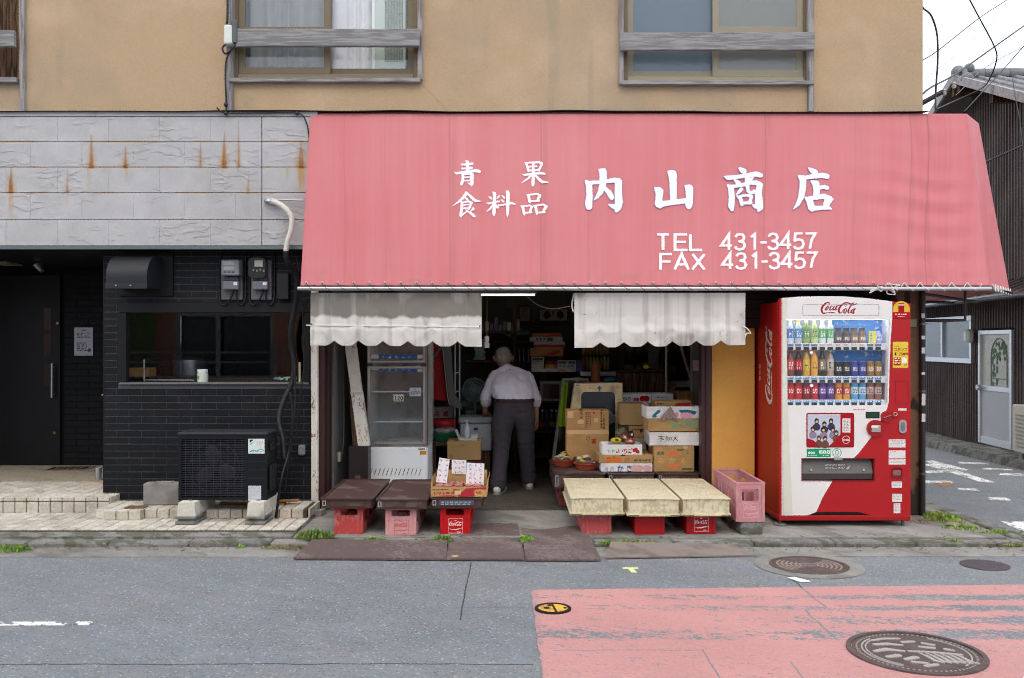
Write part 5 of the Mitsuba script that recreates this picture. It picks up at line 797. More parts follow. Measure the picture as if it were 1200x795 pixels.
# ------------------------------------------------------------- prints given in photograph pixels, laid on a front face
def on_front(poly, D): return shapely.transform(poly, lambda c: np.stack([X(c[:, 0], D), Z(c[:, 1], D)], 1)).buffer(0)
def pr(par, poly, D, col, name='print', th=.0008, m='matte'): return part(par, name, plate(on_front(poly, D), D, th), m, col)
def tx(text, x, y, h, pitch=1.0, bold=0): 
    q = affinity.affine_transform(cjk(text, 1.0, pitch), [h, 0, 0, -h, x, y+.06*h]); return q.buffer(bold) if bold else q
def pbars(x0, x1, y0, y1, n, seed, fill=.5): return bars(x0, x1, y0, y1, n, seed, fill)
def logo(x, y, w): return affinity.affine_transform(LOGO, [w, 0, 0, -w, x, y])
CB = 'c19a6b'
def carton(label, px0, px1, py0, py1, D, depth, col, flaps=(), tall=False, name='cardboard_box', cat='box', lid=False, skew=0, mat_='cardboard', group=None):
    k = thing(name, label, cat, group); x0, x1, z0, z1 = X(px0, D), X(px1, D), Z(py1, D)+.0015, Z(py0, D); t = .004
    if lid: part(k, 'body', bx(x0, x1, D, D+depth, z0, z1, .003), mat_, col)
    else:
        p = sbox(x0, D, x1, D+depth).difference(sbox(x0+t, D+t, x1-t, D+depth-t)); part(k, 'body', [prismz(p, z0, z1), bx(x0+t, x1-t, D+t, D+depth-t, z0, z0+t, .0005)], mat_, col)
    return k
# ---- left side of the shop
k = thing('leaning_gutter', 'long white painted gutter piece with rust, leaning beside the fridge', 'gutter'); a, b, c = np.array([X(407.5, 8.5), 8.5, 1.66]), np.array([X(418.5, 8.47), 8.47, Z(461, 8.47)]), np.array([X(427, 8.44), 8.44, Z(522, 8.44)])
def bar(p, q, w, d):
    ex = np.array([1, 0, 0.0]); ey = np.array([0, 1.0, 0]); return hexa([v+sx*ex*w/2+sy*ey*d/2 for v in (p, q) for sx in (-1, 1) for sy in (-1, 1)])
part(k, 'upper_length', bar(a, b, .098, .07), 'rusty_white', 'cbc6bb'); part(k, 'lower_length', bar(b+[.002, -.004, 0], c, .103, .075), 'rusty_white', 'd2cdc2'); part(k, 'collar', bar(b+[-.002, -.004, .012], b+[.001, -.004, -.01], .108, .08), 'rusty_white', 'b8b2a6')
one('dark_crate', 'dark plastic crate in the shade under the leaning gutter', 'crate', bx(X(408, 8.35), X(431, 8.35)-.002, 8.37, 8.55, .002, c[2]-.001), 'satin', '26201f')
one('timber_board', 'long brown timber board leaning beside the white gutter', 'timber', bar(np.array([X(404, 8.62), 8.70, 1.9]), np.array([X(421.5, 8.35), 8.335, .02]), .05, .03), 'brown_wood')
one('wall_socket', 'small cream wall socket with a cable low on the inner wall', 'socket', bx(IX0+.02, IX0+.05, 8.5, 8.56, .38, .47, .004), 'satin', 'b9b3a0')
one('wall_cable', 'grey cable hanging on the inner wall left of the gutter', 'cable', tube(curve([(IX0+.05, 8.6, 1.8), (IX0+.06, 8.6, 1.1), (IX0+.07, 8.55, .6), (IX0+.05, 8.53, .42)], 20), .006), 'satin', '5b5a5a', True)
# fridge
D = 8.60; fx0, fx1 = X(430.5, D), X(500, D); fz = Z(524.5, D); zt_ = 1.86
fg = thing('display_fridge', 'old glass fronted display fridge with a white lower cabinet', 'fridge')
part(fg, 'lower_cabinet', bx(fx0, fx1+.01, D-.012, D+.62, .03, fz, .012), 'satin', 'eef0f0'); part(fg, 'foot', [bx(fx0+.02, fx0+.08, D+.02, D+.1, .001, .03), bx(fx1-.08, fx1-.02, D+.02, D+.1, .001, .03), bx(fx0+.02, fx0+.08, D+.5, D+.58, .001, .03), bx(fx1-.08, fx1-.02, D+.5, D+.58, .001, .03)], 'satin', '222222')
part(fg, 'shell', [bx(fx0, fx0+.03, D+.03, D+.62, fz+.001, zt_), bx(fx1-.03, fx1+.01, D+.03, D+.62, fz+.001, zt_), bx(fx0+.03, fx1-.03, D+.58, D+.62, fz+.001, zt_), bx(fx0+.03, fx1-.03, D+.03, D+.58, zt_-.03, zt_), bx(fx0+.03, fx1-.03, D+.03, D+.58, fz+.001, fz+.04)], 'worn', 'a4a6a2')
def dframe(z0, z1, name):
    w = .022; k = part(fg, name, [bx(fx0, fx0+w+.006, D-.008, D+.03, z0, z1), bx(fx1-.034, fx1-.006, D-.008, D+.03, z0, z1), bx(fx0+w, fx1-.03, D-.007, D+.029, z0, z0+w), bx(fx0+w, fx1-.03, D-.007, D+.029, z1-w, z1)], 'metal', 'b3aea6')
    part(k, 'pane', quad([(fx0+w, D+.01, z0+w), (fx1-.03, D+.01, z0+w), (fx1-.03, D+.01, z1-w), (fx0+w, D+.01, z1-w)]), 'pane')
dframe(fz+.03, Z(429.5, D), 'lower_door'); dframe(Z(425.5, D), zt_-.02, 'upper_door')
part(fg, 'handle_rail', [bx(fx1-.004, fx1+.006, D-.03, D+.02, fz+.02, zt_), bx(fx1+.008, fx1+.014, D-.02, D+.03, fz+.02, zt_)], 'metal', 'a19a92'); part(fg, 'hinge', [bx(fx0+.0, fx0+.05, D-.02, D-.009, Z(428.9, D), Z(426, D)), bx(fx1-.05, fx1+.01, D-.02, D-.009, Z(428.9, D), Z(426, D))], 'satin', '3a3836')
for zz in (Z(460.5, D), Z(496, D), Z(530, 9)): part(fg, 'shelf', [bx(fx0+.032, fx1-.032, D+.05, D+.06, zz, zz+.014)]+[bx(fx0+.032, fx1-.032, D+.1+.06*i, D+.106+.06*i, zz, zz+.006) for i in range(7)]+[bx(fx0+.04+.04*i, fx0+.044+.04*i, D+.06, D+.5, zz-.004, zz) for i in range(11)], 'metal', 'd4d6d6')
part(fg, 'louvre', [prism([(fx0+.025+.0375*i, Z(557, D)), (fx0+.031+.0375*i, Z(557, D)), (fx0+.052+.0375*i, Z(549, D)), (fx0+.046+.0375*i, Z(549, D))], D-.016, D-.0115) for i in range(13)], 'matte', '4f4c4c')
pr(fg, sbox(492, 528.5, 499.5, 533), D-.012, 'c98a2e', 'sticker'); pr(fg, sbox(490, 525.8, 498, 527.3), D-.012, '44464a', 'maker_plate')
for y0, dx, nm in ((416, 0, 'a'), (430.5, .5, 'b')):
    s_ = part(fg, 'blue_strip', plate(on_front(affinity.rotate(sbox(444, y0, 489, y0+4.6), 0 if nm == 'a' else 2.5), D+.009), D+.009, .001), 'matte', '35588f'); part(fg, 'strip_holder', plate(on_front(affinity.rotate(sbox(434.5, y0, 497, y0+4.4), 0 if nm == 'a' else 2.5), D+.0105), D+.0105, .001), 'matte', 'b4b6b0')
    part(s_, 'lettering', plate(on_front(affinity.rotate(tx('つめたーい', 447, y0+4.2, 3.9, 2.0), 0 if nm == 'a' else 2.5, origin=(466.5, y0+2.3)), D+.0078), D+.0078, .0008), 'matte', 'd9dde2')
for a, q, c in (('white_card', (480, 454.5, 493.5, 464.5), 'b8babb'), ('price_card', (461, 462.5, 473, 470.5), 'c8c9b4')):
    s_ = part(fg, a, plate(on_front(sbox(*q), D+.009), D+.009, .001), 'matte', c)
    part(s_, 'lettering', plate(on_front(tx('120', q[0]+.8, q[3]-1.6, 6.2, .58, .15) if a == 'price_card' else shapely.union_all([tx('CO', 484, 457.5, 2.5, .7), pbars(481.5, 492, 458.5, 463.5, 4, 9)]), D+.0078), D+.0078, .0008), 'matte', '3a4038')
# ---- behind the fridge: open red lined lid, chrome rails, boxes
k = thing('red_lined_lid', 'upright red panel with a thick grey rounded rim behind the fridge', 'panel'); D = 9.45
part(k, 'red_face', prism(ppl([(505, 400), (518, 400), (527, 471), (505, 468)], D), D+.03, D+.05), 'worn', '8d0f0d'); part(k, 'rim', prism(ppl([(518.5, 400), (528, 400), (531.5, 452), (534, 464), (541, 474), (541, 480), (533, 477), (526.5, 471)], D), D-.02, D+.05), 'satin', '56564f'); part(k, 'edge_trim', tube(curve([(X(518, D), D-.02, Z(400, D)), (X(522, D), D-.02, Z(440, D)), (X(525.5, D), D-.02, Z(470, D)), (X(530, D), D-.02, Z(476, D))], 14), .006), 'metal', '8b8b86', True); part(k, 'brace', bar(np.array([X(508, D), D-.03, Z(419, D)]), np.array([X(522, D), D-.03, Z(402, D)]), .035, .02), 'satin', '4a4442')
k = thing('chrome_rack', 'pair of chrome uprights with clips behind the grey rim', 'rack'); D = 9.6
part(k, 'upright', [tube([(X(a, D), D, 0.3), (X(a, D), D, 1.75)], .014, 10) for a in (533, 538.5)], 'metal', '8a9092', True); part(k, 'clip', [bar(np.array([X(a, D), D-.03, Z(b, D)]), np.array([X(a+5, D), D-.03, Z(b-2, D)]), .02, .03) for a, b in ((533, 438), (533, 460), (536, 475))], 'metal', 'd0d3d4')
tb = thing('shop_table', 'dark low table behind the fridge carrying boxes and baskets', 'table'); part(tb, 'table_top', bx(X(503, 9.2), X(541, 9.2), 9.1, 9.75, .46, .49), 'brown_wood'); part(tb, 'leg', [bx(a, a+.05, b, b+.05, .001, .459) for a in (X(503, 9.2)+.02, X(541, 9.2)-.07) for b in (9.12, 9.68)], 'brown_wood')
def basket(label, x, y, z0, r0, r1, h, col, name='plastic_basket', n=26):
    k = thing(name, label, 'basket'); part(k, 'bowl', lathe([(0, 0), (r0, 0), (r1, h), (r1+.006, h), (r1+.006, h-.008), (r0+.008, .006)][:4]+[(r1-.004, h-.002), (r0-.004, .006), (0, .006)], n, (x, y, z0)), 'satin', col, 30)
    part(k, 'rim', lathe([(r1-.002, h-.004), (r1+.009, h-.004), (r1+.009, h+.006), (r1-.002, h+.006), (r1-.002, h-.004)], n, (x, y, z0)), 'satin', col, 30); part(k, 'ribs', [tube([(x+(r0+.002)*math.cos(t), y+(r0+.002)*math.sin(t), z0+.004), (x+(r1+.002)*math.cos(t), y+(r1+.002)*math.sin(t), z0+h)], .003, 5) for t in np.arange(n)*2*math.pi/n], 'satin', col, True); return k
basket('round green basket on the low table behind the fridge', X(520, 9.3), 9.3, .491, .085, .12, .085, '2f6d4d')
def blob(c, r, seed, amp=.35, sub=3, sq=(1, 1, 1), freq=9):
    m = trimesh.creation.icosphere(sub, 1.0); v = m.vertices; f = meshkit.fbm(v*freq/4+seed*7.3, 3); m.vertices = v*(1+amp*(f-.5)*2)[:, None]*np.array(r)*np.array(sq)+np.array(c); return m
one('plastic_bag', 'crumpled white plastic bag in the green basket', 'bag', blob((X(520, 9.3), 9.3, .60), (.115, .1, .045), 3, .3), 'gloss', '8f8280', True)
k = thing('round_box', 'round red box lying on the white plastic bag', 'box'); part(k, 'body', lathe([(0, 0), (.115, 0), (.118, .03), (0, .03)], 28, (X(520, 9.3), 9.3, .640)), 'satin', '7d1517', 30); part(k, 'lid', lathe([(0, .031), (.124, .031), (.124, .052), (.11, .062), (0, .062)], 28, (X(520, 9.3), 9.3, .640)), 'satin', '9a1a1c', 30)
sb_ = thing('side_table', 'small dark stand against the inner wall carrying a white box', 'stand'); part(sb_, 'table_top', bx(X(500, 9.6), X(534, 9.6), 9.76, 10.0, Z(492.3, 9.8), Z(490.6, 9.8)), 'brown_wood'); part(sb_, 'leg', [bx(a, a+.04, 9.78, 9.98, .001, Z(492.5, 9.8)) for a in (X(500, 9.6)+.01, X(534, 9.6)-.05)], 'brown_wood')
k = carton('white carton with two red characters behind the fridge', 505, 530.5, 477.5, 490.5, 9.8, .2, 'b9b0b0', lid=True); pr(k, shapely.union_all([tx('共', 508.5, 487.5, 6.5, 1, .15), tx('選', 518.5, 487.5, 6.5, 1, .1)]), 9.8, 'a33039')
cl = thing('cool_box', 'white cool box with a grey lid beside the man', 'cool box'); D = 9.35; part(cl, 'body', pbox(539, 576, 497, 529, D, D+.38, .012), 'satin', '9fa3a6'); part(cl, 'lid', pbox(537, 577, 489.5, 496.5, D-.012, D+.392, .012), 'satin', '8d8f8f'); part(cl, 'latch', pbox(555, 560, 501.5, 504.5, D-.008, D), 'satin', '2e2f31'); part(cl, 'stand', bx(X(541, D), X(574, D), D+.02, D+.36, .001, Z(529.2, D)), 'brown_wood')
cbx = thing('crate_stack', 'dark red crates stacked in the shade below the cardboard box', 'crate'); D = 8.95; zz = Z(540, D); part(cbx, 'crate', bx(X(526, D), X(564, D), D+.01, D+.33, .001, zz/2-.002, .006), 'worn', '4a1516'); part(cbx, 'crate', bx(X(526, D), X(564, D), D+.01, D+.33, zz/2, zz-.001, .006), 'worn', '571a1a')
D = 8.93; k = carton('brown cardboard box below the soap bottle, between the fridge and the man', 524, 563, 517.5, 539.6, D, .33, 'a98759', lid=True); pr(k, shapely.union_all([pbars(541, 547, 522, 523.4, 1, 2), ring(Point(528.5, 534.5).buffer(1.8), .5)]), D, '4a3a2a'); part(k, 'tape', bx(X(524, D), X(563, D), D+.15, D+.18, Z(517.5, D)-.001, Z(517.5, D)+.001, .0003), 'satin', 'b79468')
k = thing('foam_tray', 'shallow white tray with a turned up corner on the cardboard box', 'tray'); z0 = Z(517.5, D)+.002; part(k, 'base', [bx(X(537, D), X(559, D), D+.03, D+.28, z0, z0+.02, .004), bx(X(551, D), X(559, D), D+.03, D+.28, z0+.0205, z0+.045, .004)], 'matte', 'b9b6aa'); part(k, 'flap', bar(np.array([X(538, D), D+.1, z0+.02]), np.array([X(533.5, D), D+.1, z0+.10]), .012, .16), 'matte', 'b3b0a6')
k = thing('soap_bottle', 'white pump bottle standing on the shallow tray', 'bottle'); a = (X(546.5, D), D+.12, z0+.0215); part(k, 'body', lathe([(0, 0), (.03, 0), (.032, .01), (.032, .10), (.025, .118), (.012, .122), (0, .122)], 18, a), 'satin', 'b4b8bb', 40); part(k, 'pump', [lathe([(0, .122), (.014, .122), (.014, .14), (.005, .142), (.005, .165), (0, .165)], 14, a), bx(a[0]-.022, a[0]+.009, a[1]-.008, a[1]+.008, a[2]+.162, a[2]+.172)], 'satin', 'c9cccf', 40)
# ---- back of the shop on the left (the goods there are of ordinary tone)
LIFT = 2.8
sf = thing('storage_shelf', 'dark storage shelf in the dim back left of the shop', 'shelf'); part(sf, 'board', [bx(X(535, 10.6), X(600, 10.6), 10.5, 11.0, z, z+.025) for z in (.62, 1.25, 1.58)], 'brown_wood'); part(sf, 'upright', [bx(a, a+.04, 10.5, 11.0, .001, 1.9) for a in (X(533, 10.6), X(601, 10.6))], 'brown_wood')
r2 = random.Random(21)
for i in range(9): one('folded_bag', f'{ORD[i]} folded greenish bag from the bottom of the stack behind the man', 'bag', bx(X(556, 10.55)+r2.uniform(-.01, .01), X(568, 10.55)+r2.uniform(-.01, .01), 10.53, 10.8, 1.276+i*.026, 1.276+i*.026+.0245, .006), 'matte', vary('5b6a66', .2, r2), group='folded bags stacked on the back shelf')
for i in range(5): one('folded_bag', f'{ORD[i]} pale folded bag from the bottom of the lower stack behind the man', 'bag', bx(X(546, 10.55)+r2.uniform(-.01, .01), X(557, 10.55)+r2.uniform(-.01, .0), 10.53, 10.8, 1.00+i*.03-.354, 1.0+i*.03-.326, .006), 'matte', vary('66736c', .2, r2), group='pale folded bags low on the back shelf')
for i in range(16): one('bag_heap', 'crumpled grey green bag in the heap on the back shelf', 'bag', blob((X(r2.uniform(543, 566), 10.55), 10.6+r2.uniform(-.05, .1), .70+r2.uniform(0, .22)), (.09, .07, .055), i, .5, 2), 'gloss', vary('4f615c', .25, r2), True, group='crumpled bags heaped on the back shelf')
for i in range(14):
    x = X(538, 10.6)+i*.05; h = r2.uniform(.06, .16); one('small_package', f'{ORD[i]} dim package from the left on the upper back shelf', 'package', bx(x, x+.042, 10.55, 10.75, 1.606, 1.606+h), 'satin', vary(r2.choice(['2b2f3a', '463a2c', '5b5340', '2e2a3c', '6a6352']), .2, r2), group='dim packages on the upper back shelf')
fn = thing('electric_fan', 'round electric fan with a dark guard in the dim shop behind the man', 'fan'); a = np.array([X(556, 10.2), 10.2, Z(457, 10.2)]); part(fn, 'guard', [trimesh.creation.torus(r_, .004, 32, 6).apply_transform(trimesh.transformations.rotation_matrix(math.pi/2, [1, 0, 0])).apply_translation(a) for r_ in (.03, .06, .09, .115, .13)]+[tube([a, a+[.13*math.cos(t), -.01, .13*math.sin(t)]], .0022, 4) for t in np.arange(24)*math.pi/12], 'satin', '65716e', True)
part(fn, 'blade', [rot(blob(a+[.06, .03, 0], (.055, .008, .035), i, .05, 2), 120*i, [0, 1, 0], a) for i in range(3)], 'satin', '4c5a58', True); part(fn, 'motor', cyly(a[0], a[2], a[1]+.04, a[1]+.16, .05), 'satin', '4c5553', 30); part(fn, 'stem', tube([a+[0, .1, 0], [a[0], a[1]+.1, .02]], .016), 'satin', '4c5553'); part(fn, 'base', lathe([(0, 0), (.15, 0), (.15, .02), (.03, .04), (0, .04)], 24, (a[0], a[1]+.1, .001)), 'satin', '4c5553', 30)
cs = thing('counter_shelf', 'long dark counter shelf along the back of the shop on the right', 'shelf'); x0, x1 = X(612, 11.0), X(712, 11.0)
part(cs, 'board', [bx(x0, x1, 10.9, 11.5, Z(y, 10.9)-.02, Z(y, 10.9)) for y in (436.3, 470.5, 505.8, 535)], 'brown_wood'); part(cs, 'upright', [bx(a, a+.04, 10.92, 11.5, .001, Z(437.8, 10.9)) for a in (x0+.01, X(662, 11.0), x1-.05)], 'brown_wood'); part(cs, 'back_board', bx(x0+.05, x1-.05, 11.44, 11.46, .02, Z(438, 10.9)), 'brown_wood')
k = thing('picture_frame', 'small dark framed certificate on the dim back wall', 'picture'); D = 12.27; part(k, 'frame', prism(on_front(sbox(608, 358.5, 622.5, 378).difference(sbox(609.5, 360.5, 621, 376.5)), D), D-.03, D+.02), 'satin', '15110f'); part(k, 'sheet', plate(on_front(sbox(609, 360, 621.5, 377), D), D, .002), 'matte', '6d6a52'); pr(k, shapely.union_all([pbars(611, 619.5, 365, 374, 6, 5), sbox(612, 361.5, 618, 364)]), D-.0021, '4c3c30')
k = thing('picture_frame', 'wide framed picture of two dark crests on the dim back wall', 'picture'); part(k, 'frame', prism(on_front(sbox(631, 361.5, 666, 377.5).difference(sbox(632.5, 363, 664.5, 376)), D), D-.03, D+.02), 'satin', '15110f'); part(k, 'sheet', plate(on_front(sbox(632, 362.5, 665, 376.5), D), D, .002), 'matte', '7c7a68')
pr(k, shapely.union_all([shapely.union_all([Polygon([(x-4.5, 371), (x-3, 366), (x, 364.5), (x+3, 366), (x+4.5, 371), (x, 374.5)]), Point(x, 367).buffer(2.5)]) for x in (641, 656.5)]+[sbox(647.5, 364.5, 649, 369)]), D-.0021, '3b2426')
one('wall_rail', 'dark wooden rail across the dim back wall under the pictures', 'rail', bx(X(592, 12.28), X(668, 12.28), 12.25, 12.299, Z(381.5, 12.28), Z(378, 12.28)), 'brown_wood'); one('round_plate', 'round dim plate hung on the back wall above the man', 'plate', cyly(X(598.5, 12.2), Z(355.5, 12.2), 12.24, 12.299, .07), 'satin', '3c3a34', 30)
def stack(px0, px1, py0, py1, col, label, p=None, D=11.0, pc='7d2a20'):
    k = carton(label, px0, px1, py0, py1, D, .32, col, lid=True)
    if p is not None: pr(k, p, D, pc)
    return k
wv = lambda x0, x1, y0, y1: Polygon([(x0, y1), (x0+.3*(x1-x0), y1-.2*(y1-y0)), (x0+.6*(x1-x0), y0+.3*(y1-y0)), (x1, y0), (x1, y0+.4*(y1-y0)), (x0+.7*(x1-x0), y1-.1*(y1-y0)), (x0+.4*(x1-x0), y1)])
D = 11.0; ys = [(408.2, 417.9), (400.6, 408.1), (395, 400.5), (390.5, 394.9)]
pl_ = one('wooden_case', 'flat brown wooden case under the stacked cartons on the back shelf', 'case', pbox(621, 661, 418, 436.2, 11.12, 11.4), 'brown_wood')
stack(621, 660, *ys[0], '8d6236', 'brown carton with a red wave print, lowest in the stack on the back shelf', wv(632, 657, 410, 417)); stack(626, 662, *ys[1], 'a59a90', 'white carton with a red and black band, second in the stack on the back shelf', sbox(626, 404, 662, 407.2)); stack(621, 659, *ys[2], '9c938d', 'white carton with dark lettering, third in the stack on the back shelf', shapely.union_all([pbars(628, 640, 396.5, 399.5, 1, 3, .8), sbox(641, 396, 648, 400)]), pc='4a3a3a'); stack(624, 658, *ys[3], '7d4f2b', 'brown carton on top of the stack on the back shelf', wv(636, 657, 391, 394.5))
items = [('pale_box', 'pale greenish box on the back shelf beside the red tin', 623, 637.5, 418.6, 429.6, '8a8c78'), ('red_tin', 'dark red round tin on the back shelf', 638.5, 652.5, 418.5, 433.0, '5d1d18'), ('white_packet', 'white packet with a dark picture on the back shelf', 653.5, 664.5, 422.5, 433.5, '8e9290'), ('white_packet', 'white packet beside the picture packet on the back shelf', 665, 675, 422.5, 434, '8c9092'), ('blue_packet', 'small packet with a blue top on the back shelf', 675.8, 682.5, 422.5, 434, '4a4c72')]
for nm, lb, a, b, c, d, col in items:
    if nm == 'red_tin': k = thing(nm, lb, 'tin'); part(k, 'body', lathe([(0, 0), (.068, 0), (.07, .01), (.07, .12), (.066, .125), (0, .125)], 24, (X(645.5, 11.0), 10.99, Z(436.2, 10.9)+.001)), 'satin', col, 40); part(k, 'band', lathe([(.0705, .03), (.0705, .085)], 24, (X(645.5, 11.0), 10.99, Z(436.2, 10.9))), 'satin', '8a6a2c')
    else: k = thing(nm, lb, 'box' if 'box' in nm else 'packet'); part(k, 'body', bx(X(a, 10.93), X(b, 10.93), 10.93, 11.05, Z(436.2, 10.9)+.001, Z(c, 10.93)), 'matte', col); pr(k, shapely.union_all([sbox(a+1, c+1, b-1, c+4), pbars(a+1, b-1, c+5, c+9, 2, int(a))]), 10.93, '34353a')
one('paper_strip', 'white paper strip with red lettering hanging from the back shelf edge', 'paper', [plate(on_front(sbox(632, 432, 670, 436), 10.895), 10.895, .002)], 'matte', '9b8f88'); k = thing('shelf_label', 'red lettering on the paper strip of the back shelf', 'lettering'); part(k, 'print', plate(on_front(tx('CONE', 653, 435.6, 3.4, .72, .1), 10.892), 10.892, .001), 'matte', '8a1f26')
r2 = random.Random(5)
for i in range(8):
    x = X(684+i*4.1, 11.1); cc = r2.choice(['5d6a3a', '6d5a2e', '584b2c', '63704a', '7a3a26']); one('snack_bag', f'{ORD[i]} dim snack bag from the left in the lower row on the back shelf', 'bag', blob((x, 11.1, Z(436.2, 10.9)+.095), (.020, .03, .085), i, .12, 2), 'gloss', vary(cc, .2, r2), True, group='dim snack bags on the back shelf')
    one('snack_bag', f'{ORD[i]} dim snack bag from the left in the upper row on the back shelf', 'bag', blob((x+.01, 11.25, Z(436.2, 10.9)+.27), (.021, .03, .08), i+20, .12, 2), 'gloss', vary(r2.choice(['5d6a3a', '7a5a26', '6b6a52', '63704a']), .2, r2), True, group='dim snack bags above on the back shelf')
one('inner_ledge', 'narrow ledge carrying the upper row of snack bags', 'shelf', bx(X(682, 11.1), X(716, 11.1), 11.15, 11.4, Z(436.2, 10.9)+.165, Z(436.2, 10.9)+.185), 'brown_wood')
k = thing('old_television', 'small pale framed television on the middle back shelf', 'television'); D = 10.95; part(k, 'case', [prism(on_front(sbox(633, 447, 658, 470.3).difference(sbox(636, 450.5, 655.5, 467.5)), D), D, D+.3)], 'satin', '5d5652'); part(k, 'screen', plate(on_front(sbox(635.5, 450, 656, 468), D), D+.03, .01), 'gloss', '241a19'); part(k, 'print', plate(on_front(pbars(636, 655, 468, 469.6, 1, 3), D), D-.0001, .001), 'matte', '8a4a3e')
for i, (px, c) in enumerate(((635.5, '2a1c14'), (641, '181a33'), (646.5, '2a1c14'), (652, '1c1e20'))):
    a = (X(px, 10.98), 10.98, Z(505.8, 10.9)+.001); k = thing('soy_bottle', ('dark bottle at left on the lower back shelf', 'dark blue bottle on the lower back shelf', 'dark brown bottle right of the blue one on the lower back shelf', 'black bottle at right on the lower back shelf')[i], 'bottle'); part(k, 'body', lathe([(0, 0), (.034, 0), (.036, .01), (.036, .15), (.015, .2), (.014, .225), (0, .225)], 16, a), 'gloss', c, 40); part(k, 'cap', lathe([(0, .225), (.016, .225), (.016, .25), (0, .25)], 14, a), 'satin', ('b8b6a8', '1d2c6a', '9a9a92', '8a8478')[i], 40); part(k, 'label', lathe([(.0365, .05), (.0365, .11)], 16, a), 'matte', ('6a1d1a', '22264a', '5b5140', '4a3a3a')[i])
k = thing('copper_kettle', 'brown wooden cylinder standing on the counter behind the cream cabinet', 'container'); a = (X(698, 10.2), 10.2, Z(450, 10.2)); part(k, 'body', lathe([(0, 0), (.08, 0), (.08, .02), (.05, .03), (.055, .17), (.058, .2), (.05, .225), (0, .23)], 24, a), 'satin', '6d3f1f', 40); part(k, 'stand', [bx(X(674, 10), X(731, 10), 10.0, 10.5, a[2]-.03, a[2]-.001), bx(X(676, 10), X(682, 10), 10.02, 10.45, .001, a[2]-.031), bx(X(723, 10), X(729, 10), 10.02, 10.45, .001, a[2]-.031)], 'brown_wood')
one('white_slab', 'thin white box on the counter behind the cream cabinet', 'box', pbox(680.5, 725, 436, 441, 10.4, 10.49), 'matte', 'a39a98'); one('teal_bag', 'teal plastic bag on the counter beside the wooden cylinder', 'bag', blob((X(715, 10.15), 10.15, Z(450, 10.2)+.04), (.07, .06, .035), 4, .4), 'gloss', '1f5a62', True)
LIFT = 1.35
# ---- right side of the shop: frame with green cloth, cream cabinet, poles
k = thing('standing_frame', 'grey framed dark panel leaning behind the cream cabinet', 'frame'); D = 9.35; P = ppl([(659, 443.5), (690, 443.5), (684, 545), (646, 545)], D); q = ppl([(662, 446), (688, 446), (681, 543), (650, 543)], D); part(k, 'frame', prism(Polygon(P).difference(Polygon(q)), D, D+.04), 'worn', '6b655e'); part(k, 'panel', prism(q, D+.02, D+.03), 'gloss', '0f1110')
g = grid(0, 1, 8, 0, 1, 14); xa = np.where(True, 655.5+5*(1-g[1])*.0+(661-655.5)*g[1], 0); px = (656-3*(1-g[1]))+(5+3.5*(1-g[1]))*g[0]+4*g[1]; py = 500-52*g[1]
one('green_cloth', 'bright green folded cloth hanging on the leaning grey frame', 'cloth', sheet(np.stack([X(px, 9.32), 9.30+.02*np.sin(g[0]*9+g[1]*2), Z(py, 9.32)], -1), .004), 'cloth', '6f8a1e', True)
k = thing('grey_bag', 'grey rumpled bag lying on top of the leaning frame', 'bag'); part(k, 'body', blob((X(676, 9.4), 9.42, Z(446, 9.4)), (.10, .05, .03), 9, .4), 'gloss', '6d706e', True)
k = thing('cream_cabinet', 'cream metal cabinet with a dark rounded window and rusty scratches', 'cabinet'); D = 9.0
part(k, 'front', prism(Polygon(ppl([(674, 450), (729.5, 449), (729.5, 543.5), (664, 543.5), (668, 490)], D)).difference(on_front(rrect(681, 721, 459.5, 530, 5), D)), D, D+.03), 'worn', 'c9b68c'); part(k, 'body', prism(ppl([(675, 450.5), (729, 449.5), (729, 543), (665, 543), (669, 490)], D), D+.05, D+.30), 'worn', 'b3a27c'); part(k, 'window', prism(on_front(rrect(680, 722, 458.5, 531, 5), D), D+.02, D+.045), 'gloss', '23272c'); pr(k, shapely.union_all([Polygon([(699, 456.5), (702.5, 452), (706, 456.5), (703, 455.5), (703.5, 459), (701.5, 459), (702, 455.5)]), sbox(675, 451, 679, 452.3)]), D, '3d5166', 'emblem'); pr(k, shapely.union_all([pbars(718, 726, 452, 456, 2, 3, .4), pbars(690, 697, 452, 457, 3, 8, .25), pbars(724, 727, 468, 472, 2, 8, .3)]), D, '9a5f38', 'rust_marks')
k = thing('plastic_bag', 'translucent grey plastic bag inside the cream cabinet window', 'bag'); part(k, 'body', blob((X(703, D), D+.004, Z(490, D)), (.15, .012, .08), 6, .3), 'gloss', '767c85', True)
k = carton('tall brown cardboard box with vertical print before the cream cabinet', 664, 713.5, 480.5, 543.2, 8.78, .18, 'b98e5d', lid=True); D = 8.78
pr(k, shapely.union_all([ring(sbox(685.5, 483, 692.5, 501), .35), pbars(686.5, 692, 484, 500, 8, 4, .4), affinity.rotate(tx('JA糸島', 680, 492, 5, .8), -90, origin=(683, 492)), affinity.rotate(pbars(694, 716, 492, 494, 1, 7, .8), -90, origin=(704, 492)), affinity.rotate(pbars(699, 715, 491, 493, 1, 5, .8), -90, origin=(709, 493)), ring(Point(689, 514).buffer(2.2), .4)]), D, '3b2d22'); pr(k, shapely.union_all([Polygon([(696, 515), (699, 513), (697.5, 517), (699.5, 518.5), (696, 521), (692.5, 518.5), (694.5, 517), (693, 514)]), Point(696, 484).buffer(1.4)]), D, 'a03a2a', 'red_mark'); part(k, 'tape', plate(on_front(sbox(664, 504, 713.5, 509), D), D, .001), 'satin', 'c79f70'); part(k, 'patch', plate(on_front(shapely.union_all([sbox(665, 482, 672, 490), sbox(677, 492, 684, 497), sbox(696, 490, 701, 495)]), D), D, .0012), 'matte', 'cda578')
